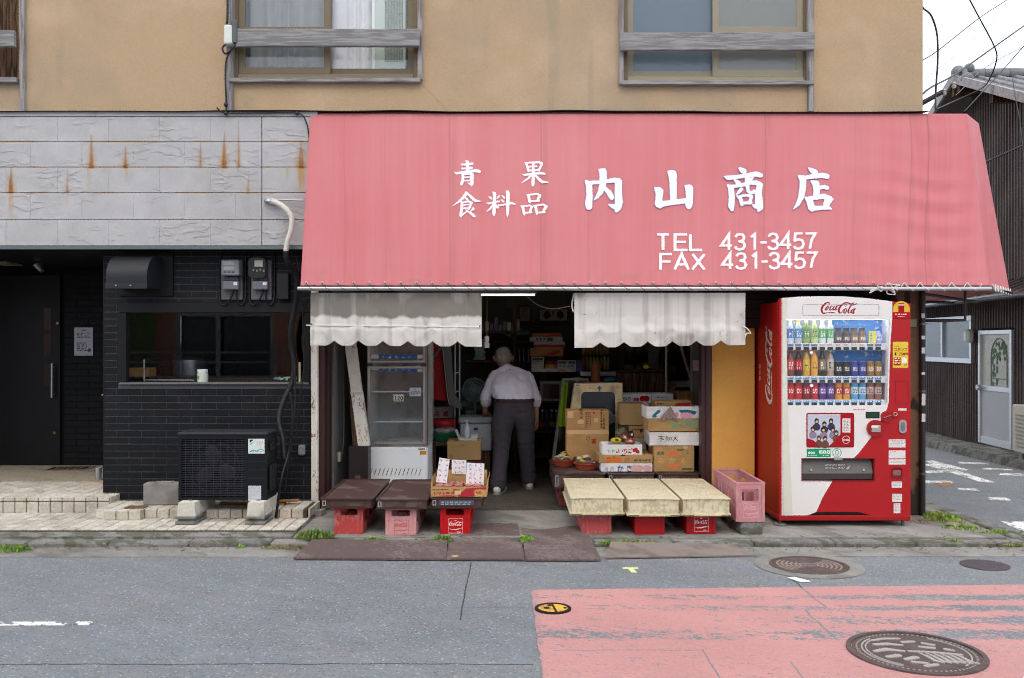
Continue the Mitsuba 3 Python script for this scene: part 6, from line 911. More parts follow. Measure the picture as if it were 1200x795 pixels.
k = thing('grey_cabinet', 'pale grey cabinet with a dark rounded window at the back right', 'cabinet'); D = 9.9; part(k, 'front', prism(on_front(sbox(780, 447, 816, 530), D).difference(on_front(rrect(790, 812, 450+4, 500, 4), D)), D, D+.03), 'worn', '8e8c8a'); part(k, 'body', bx(X(781, D), X(815, D), D+.05, D+.4, .001, Z(447.5, D)), 'worn', '75736f'); part(k, 'window', prism(on_front(rrect(789, 813, 453, 501, 4), D), D+.02, D+.045), 'gloss', '17191c'); pr(k, sbox(788, 450, 793, 453), D, '8a5f4a', 'sticker')
k = carton('brown box standing before the grey cabinet at the back right', 795, 813, 459.5, 521.8, 9.0, .25, '6d4c28', lid=True); part(k, 'tape', plate(on_front(sbox(803, 459.5, 805, 521.8), 9.0), 9.0, .001), 'satin', '80592f')
one('bamboo_pole', 'upright pale pole at the back right of the shop', 'pole', tube([(X(780.5, 9.5), 9.5, .003), (X(781, 9.5), 9.5, 1.9)], .014, 10), 'satin', 'a08a72', True); one('bamboo_pole', 'slanting pale pole at the back right of the shop', 'pole', tube([(X(809, 9.8), 9.75, Z(447, 9.8)+.0), (X(791, 9.75), 9.7, 1.62)], .015, 10), 'satin', '9a846c', True)
k = thing('grey_locker', 'narrow grey metal panel at the back right above the dark chest', 'panel'); part(k, 'panel', bx(X(761.5, 10.6), X(771, 10.6), 10.6, 10.75, .001, 1.75), 'worn', '615c58'); part(k, 'edge', bx(X(769.6, 10.6), X(771.4, 10.6), 10.585, 10.6, .05, 1.75), 'metal', '7a7570')
k = thing('dark_chest', 'dark wooden chest behind the white persimmon carton', 'chest'); D = 9.75; part(k, 'body', bx(X(727, D), X(779, D), D, D+.4, .001, Z(437, D)), 'brown_wood'); part(k, 'lid', hexa([(X(726, D), D-.02, Z(437, D)+.001), (X(780, D), D-.02, Z(434.5, D)), (X(780, D), D+.42, Z(434.5, D)), (X(726, D), D+.42, Z(437, D)+.001), (X(726, D), D-.02, Z(435.6, D)), (X(780, D), D-.02, Z(433, D)), (X(780, D), D+.42, Z(433, D)), (X(726, D), D+.42, Z(435.6, D))]), 'brown_wood'); part(k, 'label', plate(on_front(affinity.rotate(sbox(763, 442, 768, 446.5), 8), D), D, .001), 'matte', '4a4640'); part(k, 'string', tube(curve([(X(738, D), D-.01, 1.6), (X(737, D), D-.01, Z(440, D)), (X(733, D), D-.01, Z(452, D))], 12), .003), 'matte', '3c3a36', True)
one('yellow_packet', 'bright yellow green packet on the dark chest', 'packet', blob((X(758, 9.8), 9.85, Z(430.5, 9.8)), (.035, .03, .022), 3, .3), 'gloss', 'b9c232', True)
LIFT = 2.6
r2 = random.Random(31); bs = thing('rear_shelf', 'dim open shelf full of odds and ends at the back right', 'shelf'); part(bs, 'board', [bx(X(727, 11.2), IX1-.02, 11.1, 11.5, z, z+.02) for z in (1.08, 1.33, 1.56)], 'brown_wood'); part(bs, 'upright', [bx(a, a+.04, 11.12, 11.5, .001, 1.75) for a in (X(727, 11.2), X(775, 11.2), IX1-.07)], 'brown_wood')
for zz in (1.10, 1.35):
    x = X(731, 11.2); ni = 0
    while x < IX1-.15:
        w_ = r2.uniform(.05, .13); one('stored_item', f'{ORD[ni]} dim odd item from the left on the {("lower", "upper")[zz > 1.2]} rear shelf', 'box', bx(x, x+w_, 11.13, 11.3, zz+.001, zz+r2.uniform(.06, .19)) if r2.random() < .6 else blob((x+w_/2, 11.2, zz+.055), (w_/2, .06, .055), int(x*100) % 50, .3, 2), 'satin', vary(r2.choice(['4a4d48', '585043', '3c4650', '6a6556', '535a3a', '57433a']), .2, r2), group='odds and ends on the rear shelf'); x += w_+.01; ni += 1
k = thing('price_board', 'small pink lettered card on the side wall behind the maroon column', 'card'); part(k, 'card', plate(on_front(sbox(812, 422.5, 821, 434.5), 9.0), 9.0, .004), 'matte', '8f7b78'); pr(k, pbars(813.5, 820, 425, 432, 3, 4), 8.996, '8a3b44')
one('inner_post', 'grey square post behind the maroon column', 'post', bx(X(811, 9.02), X(822.5, 9.02), 9.02, 9.12, .001, 2.48), 'worn', '4b4643')
for i, (px, py, D_, c) in enumerate(((590, 392, 11.2, '7c7a3a'), (597, 388, 11.3, '6c6a44'), (604, 391, 11.2, '585c4a'), (612, 393, 11.2, '4c5653'))): one('hanging_bundle', f'{ORD[i]} dim bundle of papers from the left on the high back shelf', 'papers', rot(bx(X(px, D_)-.09, X(px, D_)+.09, D_, D_+.2, Z(py, D_), Z(py, D_)+.05, .01), (30, 28, -12, -6)[i], [0, 1, 0], [X(px, D_), D_, Z(py, D_)]), 'matte', c, group='bundles of papers above the back shelf')
one('top_shelf', 'dim high shelf carrying bundles of papers at the back of the shop', 'shelf', [bx(X(578, 11.3), X(620, 11.3), 11.1, 11.55, Z(399, 11.3)-.03, Z(399, 11.3)-.008), bx(X(579, 11.3), X(582, 11.3), 11.15, 11.5, .001, Z(399, 11.3)-.031), bx(X(616, 11.3), X(619, 11.3), 11.55, 11.6, .001, Z(399, 11.3)-.005)], 'brown_wood')
r2 = random.Random(8)
for i in range(11):
    x = X(581, 11.0)+i*.055; one('dark_bottle', f'{ORD[i]} dark bottle from the left in the dim row behind the man', 'bottle', lathe([(0, 0), (.02, 0), (.02, .12), (.008, .15), (.008, .17), (0, .17)], 10, (x, 11.05, 1.10+.152)), 'gloss', vary(r2.choice(['1c2030', '2c2420', '20282c']), .3, r2), 40, group='dark bottles in the row behind the man')
one('bottle_shelf', 'dim shelf carrying the row of dark bottles behind the man', 'shelf', [bx(X(578, 11.0), X(642, 11.0), 10.98, 11.09, 1.23, 1.25), bx(X(609, 11.0), X(611, 11.0), 11.0, 11.09, .001, 1.229)], 'brown_wood')
LIFT = 1.0
# ------------------------------------------------------------- drinks vending machine
D = 7.45; VM = thing('vending_machine', 'red and white drinks vending machine with three lit rows of bottles and cans', 'vending machine')
RED, WHT = 'a8161a', 'dedbd8'
vx0, vx1 = X(913.5, D), X(1067, D)
WZ = [(916, 349.5), (935, 348), (960, 347.2), (985, 347.4), (1015, 349.6), (1045.5, 353.4), (1045.5, 372), (1043.5, 400), (1042, 440), (1041.5, 470), (1039.5, 479), (1032, 493), (1020.7, 512.5), (1005.6, 532), (987, 549), (975.5, 564), (964, 583), (956.6, 600), (953, 604), (916, 604)]
full = Polygon([(913.5, 354), (914.5, 350.5), (916, 349.5)]+WZ[1:6]+[(1067, 356), (1067, 604), (913.5, 604)])
cut = shapely.union_all([Polygon([(921.5, 374), (1043, 374), (1041.5, 400), (1040, 475.5), (923, 475.5)]), sbox(939.5, 537.5, 1024.5, 563.5), Polygon([(944, 605), (956, 600.3), (1006, 600.3), (1024, 605)])])
white = Polygon(WZ).difference(cut); red = full.difference(Polygon(WZ)).difference(cut)
part(VM, 'cabinet', [bx(vx0, vx0+.03, D+.062, 8.25, .09, 1.80, .004), bx(vx1-.03, vx1, D+.062, 8.25, .09, 1.80, .004), bx(vx0+.03, vx1-.03, 8.2, 8.25, .09, 1.80), bx(vx0+.03, vx1-.03, D+.30, 8.2, .09, 1.79), bx(vx0+.03, vx1-.03, D+.062, D+.3, 1.70, 1.79), bx(vx0+.03, vx1-.03, D+.062, D+.30, .09, .11)], 'satin', '9c1416')
part(VM, 'red_door', prism(on_front(red, D), D, D+.06), 'satin', RED); part(VM, 'white_door', prism(on_front(white, D), D-.002, D+.06), 'satin', WHT)
part(VM, 'side_trim', prism(ppl([(916.5, 350), (922.5, 349), (920.5, 375), (921, 420), (923.5, 500), (928.5, 604), (917.5, 604)], D), D-.012, D-.003), 'satin', 'cfd0bf', label='cream curved trim along the left edge of the machine')
part(VM, 'header_panel', prism(on_front(ring(rrect(940.5, 1030, 357, 370, 1), .45), D), D-.0045, D-.002), 'matte', '8f8886'); pr(VM, logo(962.5, 367.5, 42), D-.002, '8c1a22', 'header_logo', .002)
part(VM, 'plinth', bx(vx0-.01, vx1-.003, D-.012, 8.24, Z(610.3, D), Z(604.2, D), .006), 'satin', '9a1013'); part(VM, 'foot', [cyl(x, y, .001, Z(610.5, D), .014, 12) for x in (vx0+.01, vx1-.05) for y in (D+.03, 8.18)], 'metal', '6f6a66')
part(VM, 'base_grille', bx(vx0+.15, vx1-.2, D+.02, D+.05, Z(604, D), Z(599.5, D)), 'satin', '1a1414')
# showcase
ND = 7.55
part(VM, 'showcase', [bx(X(919, D), X(1043.5, D), 7.635, 7.65, Z(477, D), Z(372, D)), bx(X(918.5, D), X(920.5, D), D+.06, 7.634, Z(477, D), Z(372, D)), bx(X(1043.6, D), X(1045, D), D+.06, 7.634, Z(477, D), Z(372, D)), bx(X(920.6, D), X(1043.5, D), D+.06, 7.634, Z(373.4, D), Z(371.5, D)), bx(X(920.6, D), X(1043.5, D), D+.06, 7.634, Z(478, D), Z(476, D))], 'matte', 'd3d6da')
k = part(VM, 'backdrop', bx(X(973, 7.59), X(1038, 7.59), 7.625, 7.634, Z(441, 7.59), Z(374, 7.59)), 'matte', '4a8bd0', label='blue starry backdrop behind the cans')
r2 = random.Random(4); st = [affinity.translate(shapely.union_all([Polygon([(0, -r), (r*.15, -r*.15), (r, 0), (r*.15, r*.15), (0, r), (-r*.15, r*.15), (-r, 0), (-r*.15, -r*.15)])]), x, y) for x, y, r in [(r2.uniform(976, 1034), r2.choice([r2.uniform(376, 389), r2.uniform(411, 420)]), r2.uniform(.8, 3)) for _ in range(36)]]; pr(VM, shapely.union_all(st), 7.6245, 'd8e4f0', 'stars'); pr(VM, shapely.union_all([sbox(975, y, 1035, y+1.5) for y in (380, 394, 419)]).intersection(Polygon([(975, 374), (1035, 384), (1035, 441), (975, 400)])), 7.6247, '6a9bd0', 'streaks')
k = part(VM, 'lamp_strip', bx(X(923, D), X(1041, D), D+.066, D+.085, Z(374.6, D), Z(373.5, D), .001), 'matte', 'f0f0f0'); scene[k]['emitter'] = {'type': 'area', 'radiance': {'type': 'rgb', 'value': [1.5, 1.55, 1.6]}}
part(VM, 'glass', quad([(X(921.5, D), D+.012, Z(475.5, D)), (X(1043, D), D+.012, Z(475.5, D)), (X(1043, D), D+.012, Z(374, D)), (X(921.5, D), D+.012, Z(374, D))]), 'pane')
C12 = [926+9.35*i for i in range(12)]
rows = [(402.5, 410.6), (441, 449), (468.8, 476)]
ttl = 'top middle bottom'.split()
for r_, (y0, y1) in enumerate(rows):
    SD = 7.5; part(VM, 'price_rail', bx(X(920.6, D), X(1042.5, D), SD, 7.61, Z(y1, SD), Z(y0, SD), .004), 'satin', 'd5d8db')
    tag_ = [sbox(x-3.6, y0+.6, x+3.6, y0+3.4) for i, x in enumerate(C12) if not (r_ == 0 and 4 <= i < 10)]; part(VM, 'price_tag', [plate(on_front(p, SD-.0005), SD-.0005, .003) for p in tag_], 'matte', '4a78ad'); part(VM, 'price_print', [plate(on_front(pbars(x-3, x+3, y0+1.2, y0+2.8, 1, i, .7), SD-.004), SD-.004, .001) for i, x in enumerate(C12)], 'matte', 'dfe6ee' if r_ else 'c98a3c')
    for i, x in enumerate(C12): part(VM, 'button', prism(on_front(sbox(x-2.4, y1-3.0, x+2.4, y1-1.0).buffer(.7), SD), SD-.006, SD-.0002), 'satin', '20352c' if i % 3 else '1b1d22')
def flask(label, px, yb, yt, body, lab, cap, kind, row, i):
    k = thing('drink_'+('can' if kind in ('can', 'stub') else 'bottle'), label, 'can' if kind in ('can', 'stub') else 'bottle'); x, z0, h = X(px, ND), Z(yb, ND)+.0015, (yb-yt)*ND/F-.002; r = (4.1 if kind == 'pet' else 4.3)*ND/F; a = (x, ND, z0)
    if kind == 'pet':
        part(k, 'body', lathe([(0, 0), (r*.9, 0), (r, .008), (r, h*.62), (r*.88, h*.70), (r*.42, h*.86), (r*.38, h*.90), (0, h*.90)], 18, a), 'gloss', body, 40); part(k, 'label', lathe([(r+.0008, h*.22), (r+.0008, h*.62)], 18, a), 'satin', lab, True); part(k, 'cap', lathe([(0, h*.9), (r*.44, h*.9), (r*.44, h), (0, h)], 14, a), 'satin', cap, 40); zl, zh = .28, .56
    elif kind == 'stub':
        part(k, 'body', lathe([(0, 0), (r*.9, 0), (r, .006), (r, h*.62), (r*.75, h*.78), (r*.72, h*.84), (0, h*.84)], 18, a), 'satin', body, 40); part(k, 'label', lathe([(r+.0006, h*.12), (r+.0006, h*.5)], 18, a), 'satin', lab, True); part(k, 'cap', lathe([(0, h*.84), (r*.8, h*.84), (r*.8, h), (0, h)], 16, a), 'satin', cap, 40); zl, zh = .2, .42
    else:
        part(k, 'body', lathe([(0, 0), (r*.85, 0), (r, .006), (r, h*.93), (r*.86, h*.975), (0, h*.97)], 18, a), 'satin', body, 40); part(k, 'label', lathe([(r+.0006, h*.30), (r+.0006, h*.68)], 18, a), 'satin', lab, True); part(k, 'lid', lathe([(r*.75, h*.97), (r*.86, h*.97), (r*.86, h*1.0), (r*.75, h*1.0), (r*.75, h*.97)], 16, a), 'metal', cap, 40); zl, zh = .36, .62
    rr = random.Random(row*40+i); q = bars(x-r*.62, x+r*.62, z0+zl*h, z0+zh*h, 3, row*40+i, .6); pc = 'f2f0ea' if sum(lin(lab)) < .9 else '3a4a6a'
    m = ext(q, .001); v = m.vertices; ang = (v[:, 0]-x)/r; rad = r+.0012+v[:, 2]; m.vertices = np.stack([x+rad*np.sin(ang), ND-rad*np.cos(ang), v[:, 1]], -1); m.invert(); part(k, 'print', m, 'matte', pc)
R1 = [('clear bottle with a blue label', 'b8c8d6', '3a62a8', 'e8e8e8', 'pet'), ('clear bottle with a round blue label above orange', 'a8b8bc', '2f7fb4', 'd99a2c', 'pet'), ('green tea bottle with a dark green label', '7f9a3c', '4f8a3a', 'e4e6e0', 'pet'), ('pale green tea bottle', 'b4c47a', '9cb85a', 'e6e8e0', 'pet'), ('clear bottle with a green star, left of two', 'c4d0cc', '58a85a', 'dfe6e2', 'pet'), ('clear bottle with a green star, right of two', 'c4d0cc', '58a85a', 'dfe6e2', 'pet'), ('dark brown bottle can, left of the dark pair', '3f2a22', '5c4034', '2b2220', 'stub'), ('dark brown bottle can, right of the dark pair', '3f2a22', '5c4034', '2b2220', 'stub'), ('tan brown bottle can, left of the tan pair', '7a5c3e', '93744e', '4a382a', 'stub'), ('tan brown bottle can, right of the tan pair', '7a5c3e', '93744e', '4a382a', 'stub'), None, ('slim blue and white bottle at the right end', '8f9ccc', 'd4d8ea', '3c4a9a', 'pet')]
R2 = [('bottle with a pale red label and red cap', '7a4238', 'c2524a', 'a81c20', 'pet'), ('dark cola bottle with a red label', '2a1512', 'b01c22', 'a81c20', 'pet'), ('yellow bottle with a red and yellow label', 'c79a3a', 'd8b83a', 'c22a24', 'pet'), ('orange juice bottle', 'd8a04a', 'e2a838', 'e6a030', 'pet'), ('dark bottle with a tan label', '2c2722', '8a7a62', '1e1c1c', 'pet'), ('beige milk tea bottle', 'a8927a', 'c8b8a0', 'd8d0c4', 'pet'), ('black can, left of two', '1c1c1e', '3a3836', 'b0b0b0', 'can'), ('black can, right of two', '1c1c1e', '3a3836', 'b0b0b0', 'can'), ('violet blue can, left of two', '343a86', '4a50a0', 'b0b0b0', 'can'), ('violet blue can, right of two', '343a86', '4a50a0', 'b0b0b0', 'can'), ('gold brown can, left of two', '8a6a3c', 'a88450', 'b0b0b0', 'can'), ('gold brown can, right of two', '8a6a3c', 'a88450', 'b0b0b0', 'can')]
R3 = [('red can at the left end', 'b41c20', 'c2282c', 'b8b8b8', 'can'), ('red can, second from left', 'b41c20', 'c2282c', 'b8b8b8', 'can'), ('dark red can, third from left', '7a1a1c', 'a82226', '3a3a3a', 'can'), ('red can, fourth from left', 'b41c20', 'c2282c', 'b8b8b8', 'can'), ('purple can, left of two', '54307a', '7a58a4', 'b8b8b8', 'can'), ('purple can, right of two', '54307a', '7a58a4', 'b8b8b8', 'can'), ('yellow and red can, left of two', 'd0902c', 'b8402c', 'b8b8b8', 'can'), ('yellow and red can, right of two', 'd0902c', 'b8402c', 'b8b8b8', 'can'), ('pale blue can, left of two', '5a9ac4', 'c8dce8', 'b8b8b8', 'can'), ('pale blue can, right of two', '5a9ac4', 'c8dce8', 'b8b8b8', 'can'), ('cream and brown can, left of two', '8a6050', 'c4a89a', 'b8b8b8', 'can'), ('cream and brown can at the right end', '8a6050', 'c4a89a', 'b8b8b8', 'can')]
TOPS = {'pet': (375.2, 409.5, 0), 'stub': (384.5, 0, 0), 'can': (0, 423.5, 446.5)}
for r_, R in enumerate((R1, R2, R3)):
    for i, e in enumerate(R):
        if e: flask(f'{e[0]} in the {ttl[r_]} row of the machine', C12[i], rows[r_][0], (386 if (r_ == 0 and i == 11) else TOPS[e[4]][r_]), e[1], e[2], e[3], e[4], r_, i)
k = thing('yellow_card', 'yellow card with dark characters in the top row of the vending machine', 'card'); part(k, 'card', plate(on_front(sbox(1018, 388, 1026.5, 402.3), 7.52), 7.52, .002), 'matte', 'd8d468'); pr(k, shapely.union_all([tx(c, 1019.3, 392+3.1*i, 3.1, 1, .05) for i, c in enumerate('イチオシ')]), 7.5179, '5a4a2a', 'lettering')
pr(VM, shapely.union_all([Point(951, 413.5).buffer(2), Point(951, 452).buffer(2)]), D+.010, 'e4e4e4', 'round_sticker')
# lower front
k = part(VM, 'poster', prism(on_front(rrect(944.8, 1000.5, 484, 524.3, 2), D), D-.008, D-.002), 'satin', '8e1418', label='small poster of a group of people beside a red panel'); FD = D-.008
pr(k, sbox(946.5, 485.5, 985, 522.8), FD, 'b9bcc8', 'picture'); r2 = random.Random(6); hp = [(957, 494), (966, 497.5), (974, 494), (952.5, 503.5), (965, 504), (976, 504), (959.5, 514), (967, 514.5), (980, 508)]
for i, (x, y) in enumerate(hp):
    if i in (0, 3, 6): pr(k, shapely.union_all([affinity.scale(Point(a, b+6.5).buffer(4.4), 1, 1.0) for a, b in hp[i:i+3]]), FD-.0006-.0004*(i//3), ('3a3c50', '8a7a90', '6a4a3c')[i//3], 'clothing'); pr(k, shapely.union_all([affinity.scale(Point(a, b-.3).buffer(2.5), 1, 1.35) for a, b in hp[i:i+3]]), FD-.0014-.0004*(i//3), ('2a2022', '3a2a26', '4a3a34')[i//3], 'hair'); pr(k, shapely.union_all([Point(a, b+.5).buffer(1.5) for a, b in hp[i:i+3]]), FD-.0019-.0004*(i//3), 'd0ab98', 'face')
pr(k, shapely.union_all([Polygon([(972, 522.8), (986, 508), (999, 508), (999, 522.8)]), sbox(985, 485.5, 999, 510), Polygon([(946.5, 522.8), (946.5, 514), (953, 516), (960, 522.8)])]), FD-.0034, 'a01c22', 'red_field'); pr(k, sbox(987, 490.5, 996.5, 507), FD-.0042, 'd9d2cf', 'list_panel'); pr(k, shapely.union_all([pbars(988.5, 995.5, 492, 506, 8, 8, .4), ]), FD-.005, '7a5a5a', 'print'); pr(k, shapely.union_all([ring(Point(991.5, 515.5).buffer(4.6), .5), logo(988, 516.8, 7.2).buffer(.08), tx('CO', 948, 489.5, 2.4, .7), pbars(961, 983, 485.8, 488, 1, 4, .6)]), FD-.005, 'ded6d2', 'white_print')
k = part(VM, 'eco_sticker', plate(on_front(sbox(945.5, 526.2, 973.3, 536), D-.002), D-.002, .001), 'matte', '1f8f62', label='green sticker with white lettering'); pr(k, shapely.union_all([tx('eco', 947, 531.8, 4.6, .6, .15), sbox(960, 528, 963.8, 531.8), sbox(964.6, 528, 968.2, 531.8), sbox(969, 528, 972.6, 531.8), pbars(947, 958, 533.4, 534.6, 1, 3), pbars(964, 972, 533.4, 534.8, 1, 9)]).difference(shapely.union_all([Point(961.9, 530).buffer(.9), Point(966.4, 530).buffer(.9), Point(970.8, 530).buffer(.9)])), D-.003, 'dfeae4', 'print')
pr(VM, shapely.union_all([ring(Point(980.8, 530.8).buffer(5.4), .8), ring(affinity.scale(Point(980.8, 530.8).buffer(3), .7, 1.1), .8), sbox(980.2, 526.8, 981.4, 528.2)]), D-.002, '27936a', 'round_green_mark')
k = part(VM, 'delivery_slot', [bx(X(938.5, D), X(1025.5, D), D+.06, D+.25, Z(564, D), Z(562.5, D)), bx(X(938.5, D), X(1025.5, D), D+.24, D+.25, Z(563, D), Z(537, D))], 'satin', '2a2624'); FS = D+.02
part(k, 'flap', [hexa([(X(940.5, D), FS+.03, Z(539, D)), (X(1023.5, D), FS+.03, Z(539, D)), (X(1023.5, D), FS-.008, Z(555.5, D)), (X(940.5, D), FS-.008, Z(555.5, D)), (X(940.5, D), FS+.036, Z(539, D)), (X(1023.5, D), FS+.036, Z(539, D)), (X(1023.5, D), FS+.0, Z(555.5, D)), (X(940.5, D), FS+.0, Z(555.5, D))])], 'satin', '5f5d5b'); part(k, 'flap_edge', bx(X(940.5, D), X(1023.5, D), FS-.004, FS+.02, Z(562.5, D), Z(555.6, D)), 'gloss', '3a3532'); pr(k, shapely.union_all([pbars(967, 981, 544, 551, 4, 3, .35), pbars(982, 990, 544, 551, 4, 6, .35), Polygon([(992, 549), (996, 545.5), (995, 549.5), (992, 550.5)])]), FS-.009, 'b9b6b2', 'print'); part(k, 'screw', [cyly(X(a, D), Z(551, D), FS-.014, FS-.004, .009) for a in (951, 1012.5)], 'metal', 'c8c8c8', 30); part(k, 'frame', prism(on_front(ring(sbox(939, 537, 1025, 564), .9), D), D-.006, D-.0022), 'satin', '6a1a1a'); part(k, 'tab', plate(on_front(sbox(977, 536.4, 987, 539.3), D-.003), D-.003, .006), 'satin', '8f8d8a')
k = part(VM, 'display', plate(on_front(rrect(1014.5, 1030.7, 482.8, 490.3, .6), D-.002), D-.002, .004), 'gloss', '1c2a22'); pr(k, sbox(1017, 484.5, 1028, 488.8), D-.006, '2c4434', 'digits')
k = part(VM, 'note_reader', cyly(X(1025, D), Z(502, D), D-.022, D-.002, 9.8*D/F, 32), 'satin', '9a1216', 30); part(k, 'slot', [bx(X(1019.8, D), X(1030.5, D), D-.034, D-.0225, Z(506.5, D), Z(498, D), .004)], 'metal', 'b4b0aa'); part(k, 'label', plate(on_front(sbox(1021, 499, 1029.5, 501.5), D-.0342), D-.0342, .001), 'matte', 'e0dcd4')
k = part(VM, 'coin_slot', cyly(X(1038, D), Z(488.3, D), D-.018, D-.001, 6.4*D/F, 28), 'satin', '9a1216', 30); part(k, 'lever', bar(np.array([X(1034, D), D-.024, Z(489.5, D)]), np.array([X(1042.5, D), D-.024, Z(486.6, D)]), .012, .01), 'metal', 'a8a4a0'); k = part(VM, 'return_knob', cyly(X(1048.3, D), Z(485.3, D), D-.016, D-.001, 4.1*D/F, 24), 'satin', '9a1216', 30); part(k, 'ring', trimesh.creation.torus(2.1*D/F, .003, 20, 6).apply_transform(trimesh.transformations.rotation_matrix(math.pi/2, [1, 0, 0])).apply_translation((X(1048.3, D), D-.017, Z(485.3, D))), 'metal', 'c8c2bc', True)
pr(VM, pbars(1000, 1014, 479.7, 481.3, 1, 3, .7), D-.002, 'b83a40', 'red_print'); pr(VM, sbox(1052.5, 478.8, 1062.3, 481.5), D, 'd6cfcc', 'sticker'); k = part(VM, 'lock', prism(on_front(rrect(1053, 1061.8, 492, 507.8, 4.2), D), D-.012, D), 'metal', 'b2aeaa'); part(k, 'keyhole', [prism(on_front(rrect(1055, 1059.8, 494.5, 505.5, 2.3), D), D-.014, D-.0121), cyly(X(1057.5, D), Z(500, D), D-.02, D-.014, .012)], 'metal', '8a8682', 30)
for i, q in enumerate(((1041.5, 515, 1061, 524.5), (1041.5, 528, 1061, 537), (1041.5, 537.8, 1061, 544.6), (1045, 564.5, 1057, 571.8), (1045.5, 579, 1057, 588.3), (1047.3, 590, 1055, 601.5))):
    k = part(VM, 'sticker', plate(on_front(sbox(*q), D), D, .001), 'matte', 'd8d3d0'); pr(k, pbars(q[0]+.8, q[2]-.8, q[1]+1, q[3]-1.2, max(2, int((q[3]-q[1])/2.1)), i+60, .35) if i != 1 else pbars(q[0]+2, q[0]+9, q[1]+1, q[1]+2.5, 1, 3), D-.001, '9a8a88')
k = part(VM, 'coin_return', prism(on_front(ring(rrect(1044.6, 1057.6, 547.5, 560.5, 3), 1.3), D), D-.008, D), 'satin', '8a1014'); part(k, 'cup', plate(on_front(rrect(1046, 1056, 549, 559.5, 2), D), D-.0005, .001), 'satin', '6a1a1a'); part(k, 'flap', plate(on_front(rrect(1046.3, 1055.8, 551, 557.5, 1.5), D-.002), D-.002, .002), 'gloss', '8a5a58')
part(VM, 'access_panel', prism(on_front(ring(sbox(1049, 446.5, 1064.5, 473.5), .5), D), D-.003, D), 'satin', '8c1216'); pr(VM, Point(1059.3, 562).buffer(.9), D, '5a4a9a', 'purple_dot')
k = part(VM, 'round_sign', prism(on_front(shapely.union_all([Point(1056, 363).buffer(9.8, quad_segs=12), sbox(1046.2, 363, 1065.8, 366)]).difference(sbox(1040, 366, 1070, 380)), D), D-.006, D-.001), 'matte', 'd6b13c', label='yellow rounded sign with a red can'); pr(k, sbox(1046.2, 366.1, 1066, 373.3), D-.001, 'ab1c20', 'red_band', .006); pr(k, rrect(1052.6, 1059.6, 355.5, 366, .8), D-.006, 'a8181c', 'can_picture'); pr(k, shapely.union_all([sbox(1052.6, 357, 1059.6, 358.2), pbars(1049, 1063, 368, 369.8, 1, 12, .7), pbars(1052, 1060, 370.8, 371.8, 1, 5, .7)]), D-.0071, 'd8cfc8', 'print')
k = part(VM, 'yellow_poster', plate(on_front(sbox(1046.3, 400.8, 1064.2, 433.5), D), D, .001), 'matte', 'd8bd45', label='yellow advertising sticker with red characters'); pr(k, shapely.union_all([tx('スタンプ', 1047.6, 411.5, 4.0, .98, .12), tx('15', 1052.5, 416.4, 4.2, .6, .12), tx('無料', 1057.4, 416.4, 3.5, 1, .08), pbars(1048, 1054, 406, 407.4, 1, 3), sbox(1047.3, 419, 1055.5, 422), sbox(1047.3, 422.6, 1055.5, 425), sbox(1047.3, 425.6, 1055.5, 428.6), ring(Point(1061.3, 427.5).buffer(1.6), .6)]), D-.001, '9f2a24', 'print'); pr(k, shapely.union_all([sbox(1057, 419.5, 1062.5, 426), pbars(1048.4, 1054.8, 419.6, 428, 3, 3, .4)]), D-.0018, 'e8e0d8', 'white_print'); pr(k, Polygon([(1048.3, 413.5), (1050, 412.8), (1050.3, 416.8), (1048.8, 416.8)]), D-.001, '2a2a2a', 'phone_mark'); pr(k, sbox(1046.3, 431.2, 1064.2, 433.5), D-.001, 'a83a34', 'foot_band')
side = frame(ext(affinity.scale(LOGO, .64, .64, origin=(0, 0)), .001), (vx0, 7.665, Z(471.5, 7.8)), (0, 0, 1), (0, 1, 0)); part(VM, 'side_logo', side, 'matte', 'b9a9a4'); part(VM, 'side_lettering', frame(ext(cjk('eco', .085, .62), .001), (vx0, 8.02, Z(447, 8.0)), (0, 0, 1), (0, 1, 0)), 'matte', 'a89690')
# the opposite of the machine's dark side: nothing else; the concrete slab and pad under its feet
one('levelling_stone', 'small concrete chip under the left front foot of the vending machine', 'stone', blob((vx0+.02, D+.06, .008), (.05, .06, .014), 2, .3, 2), 'concrete')
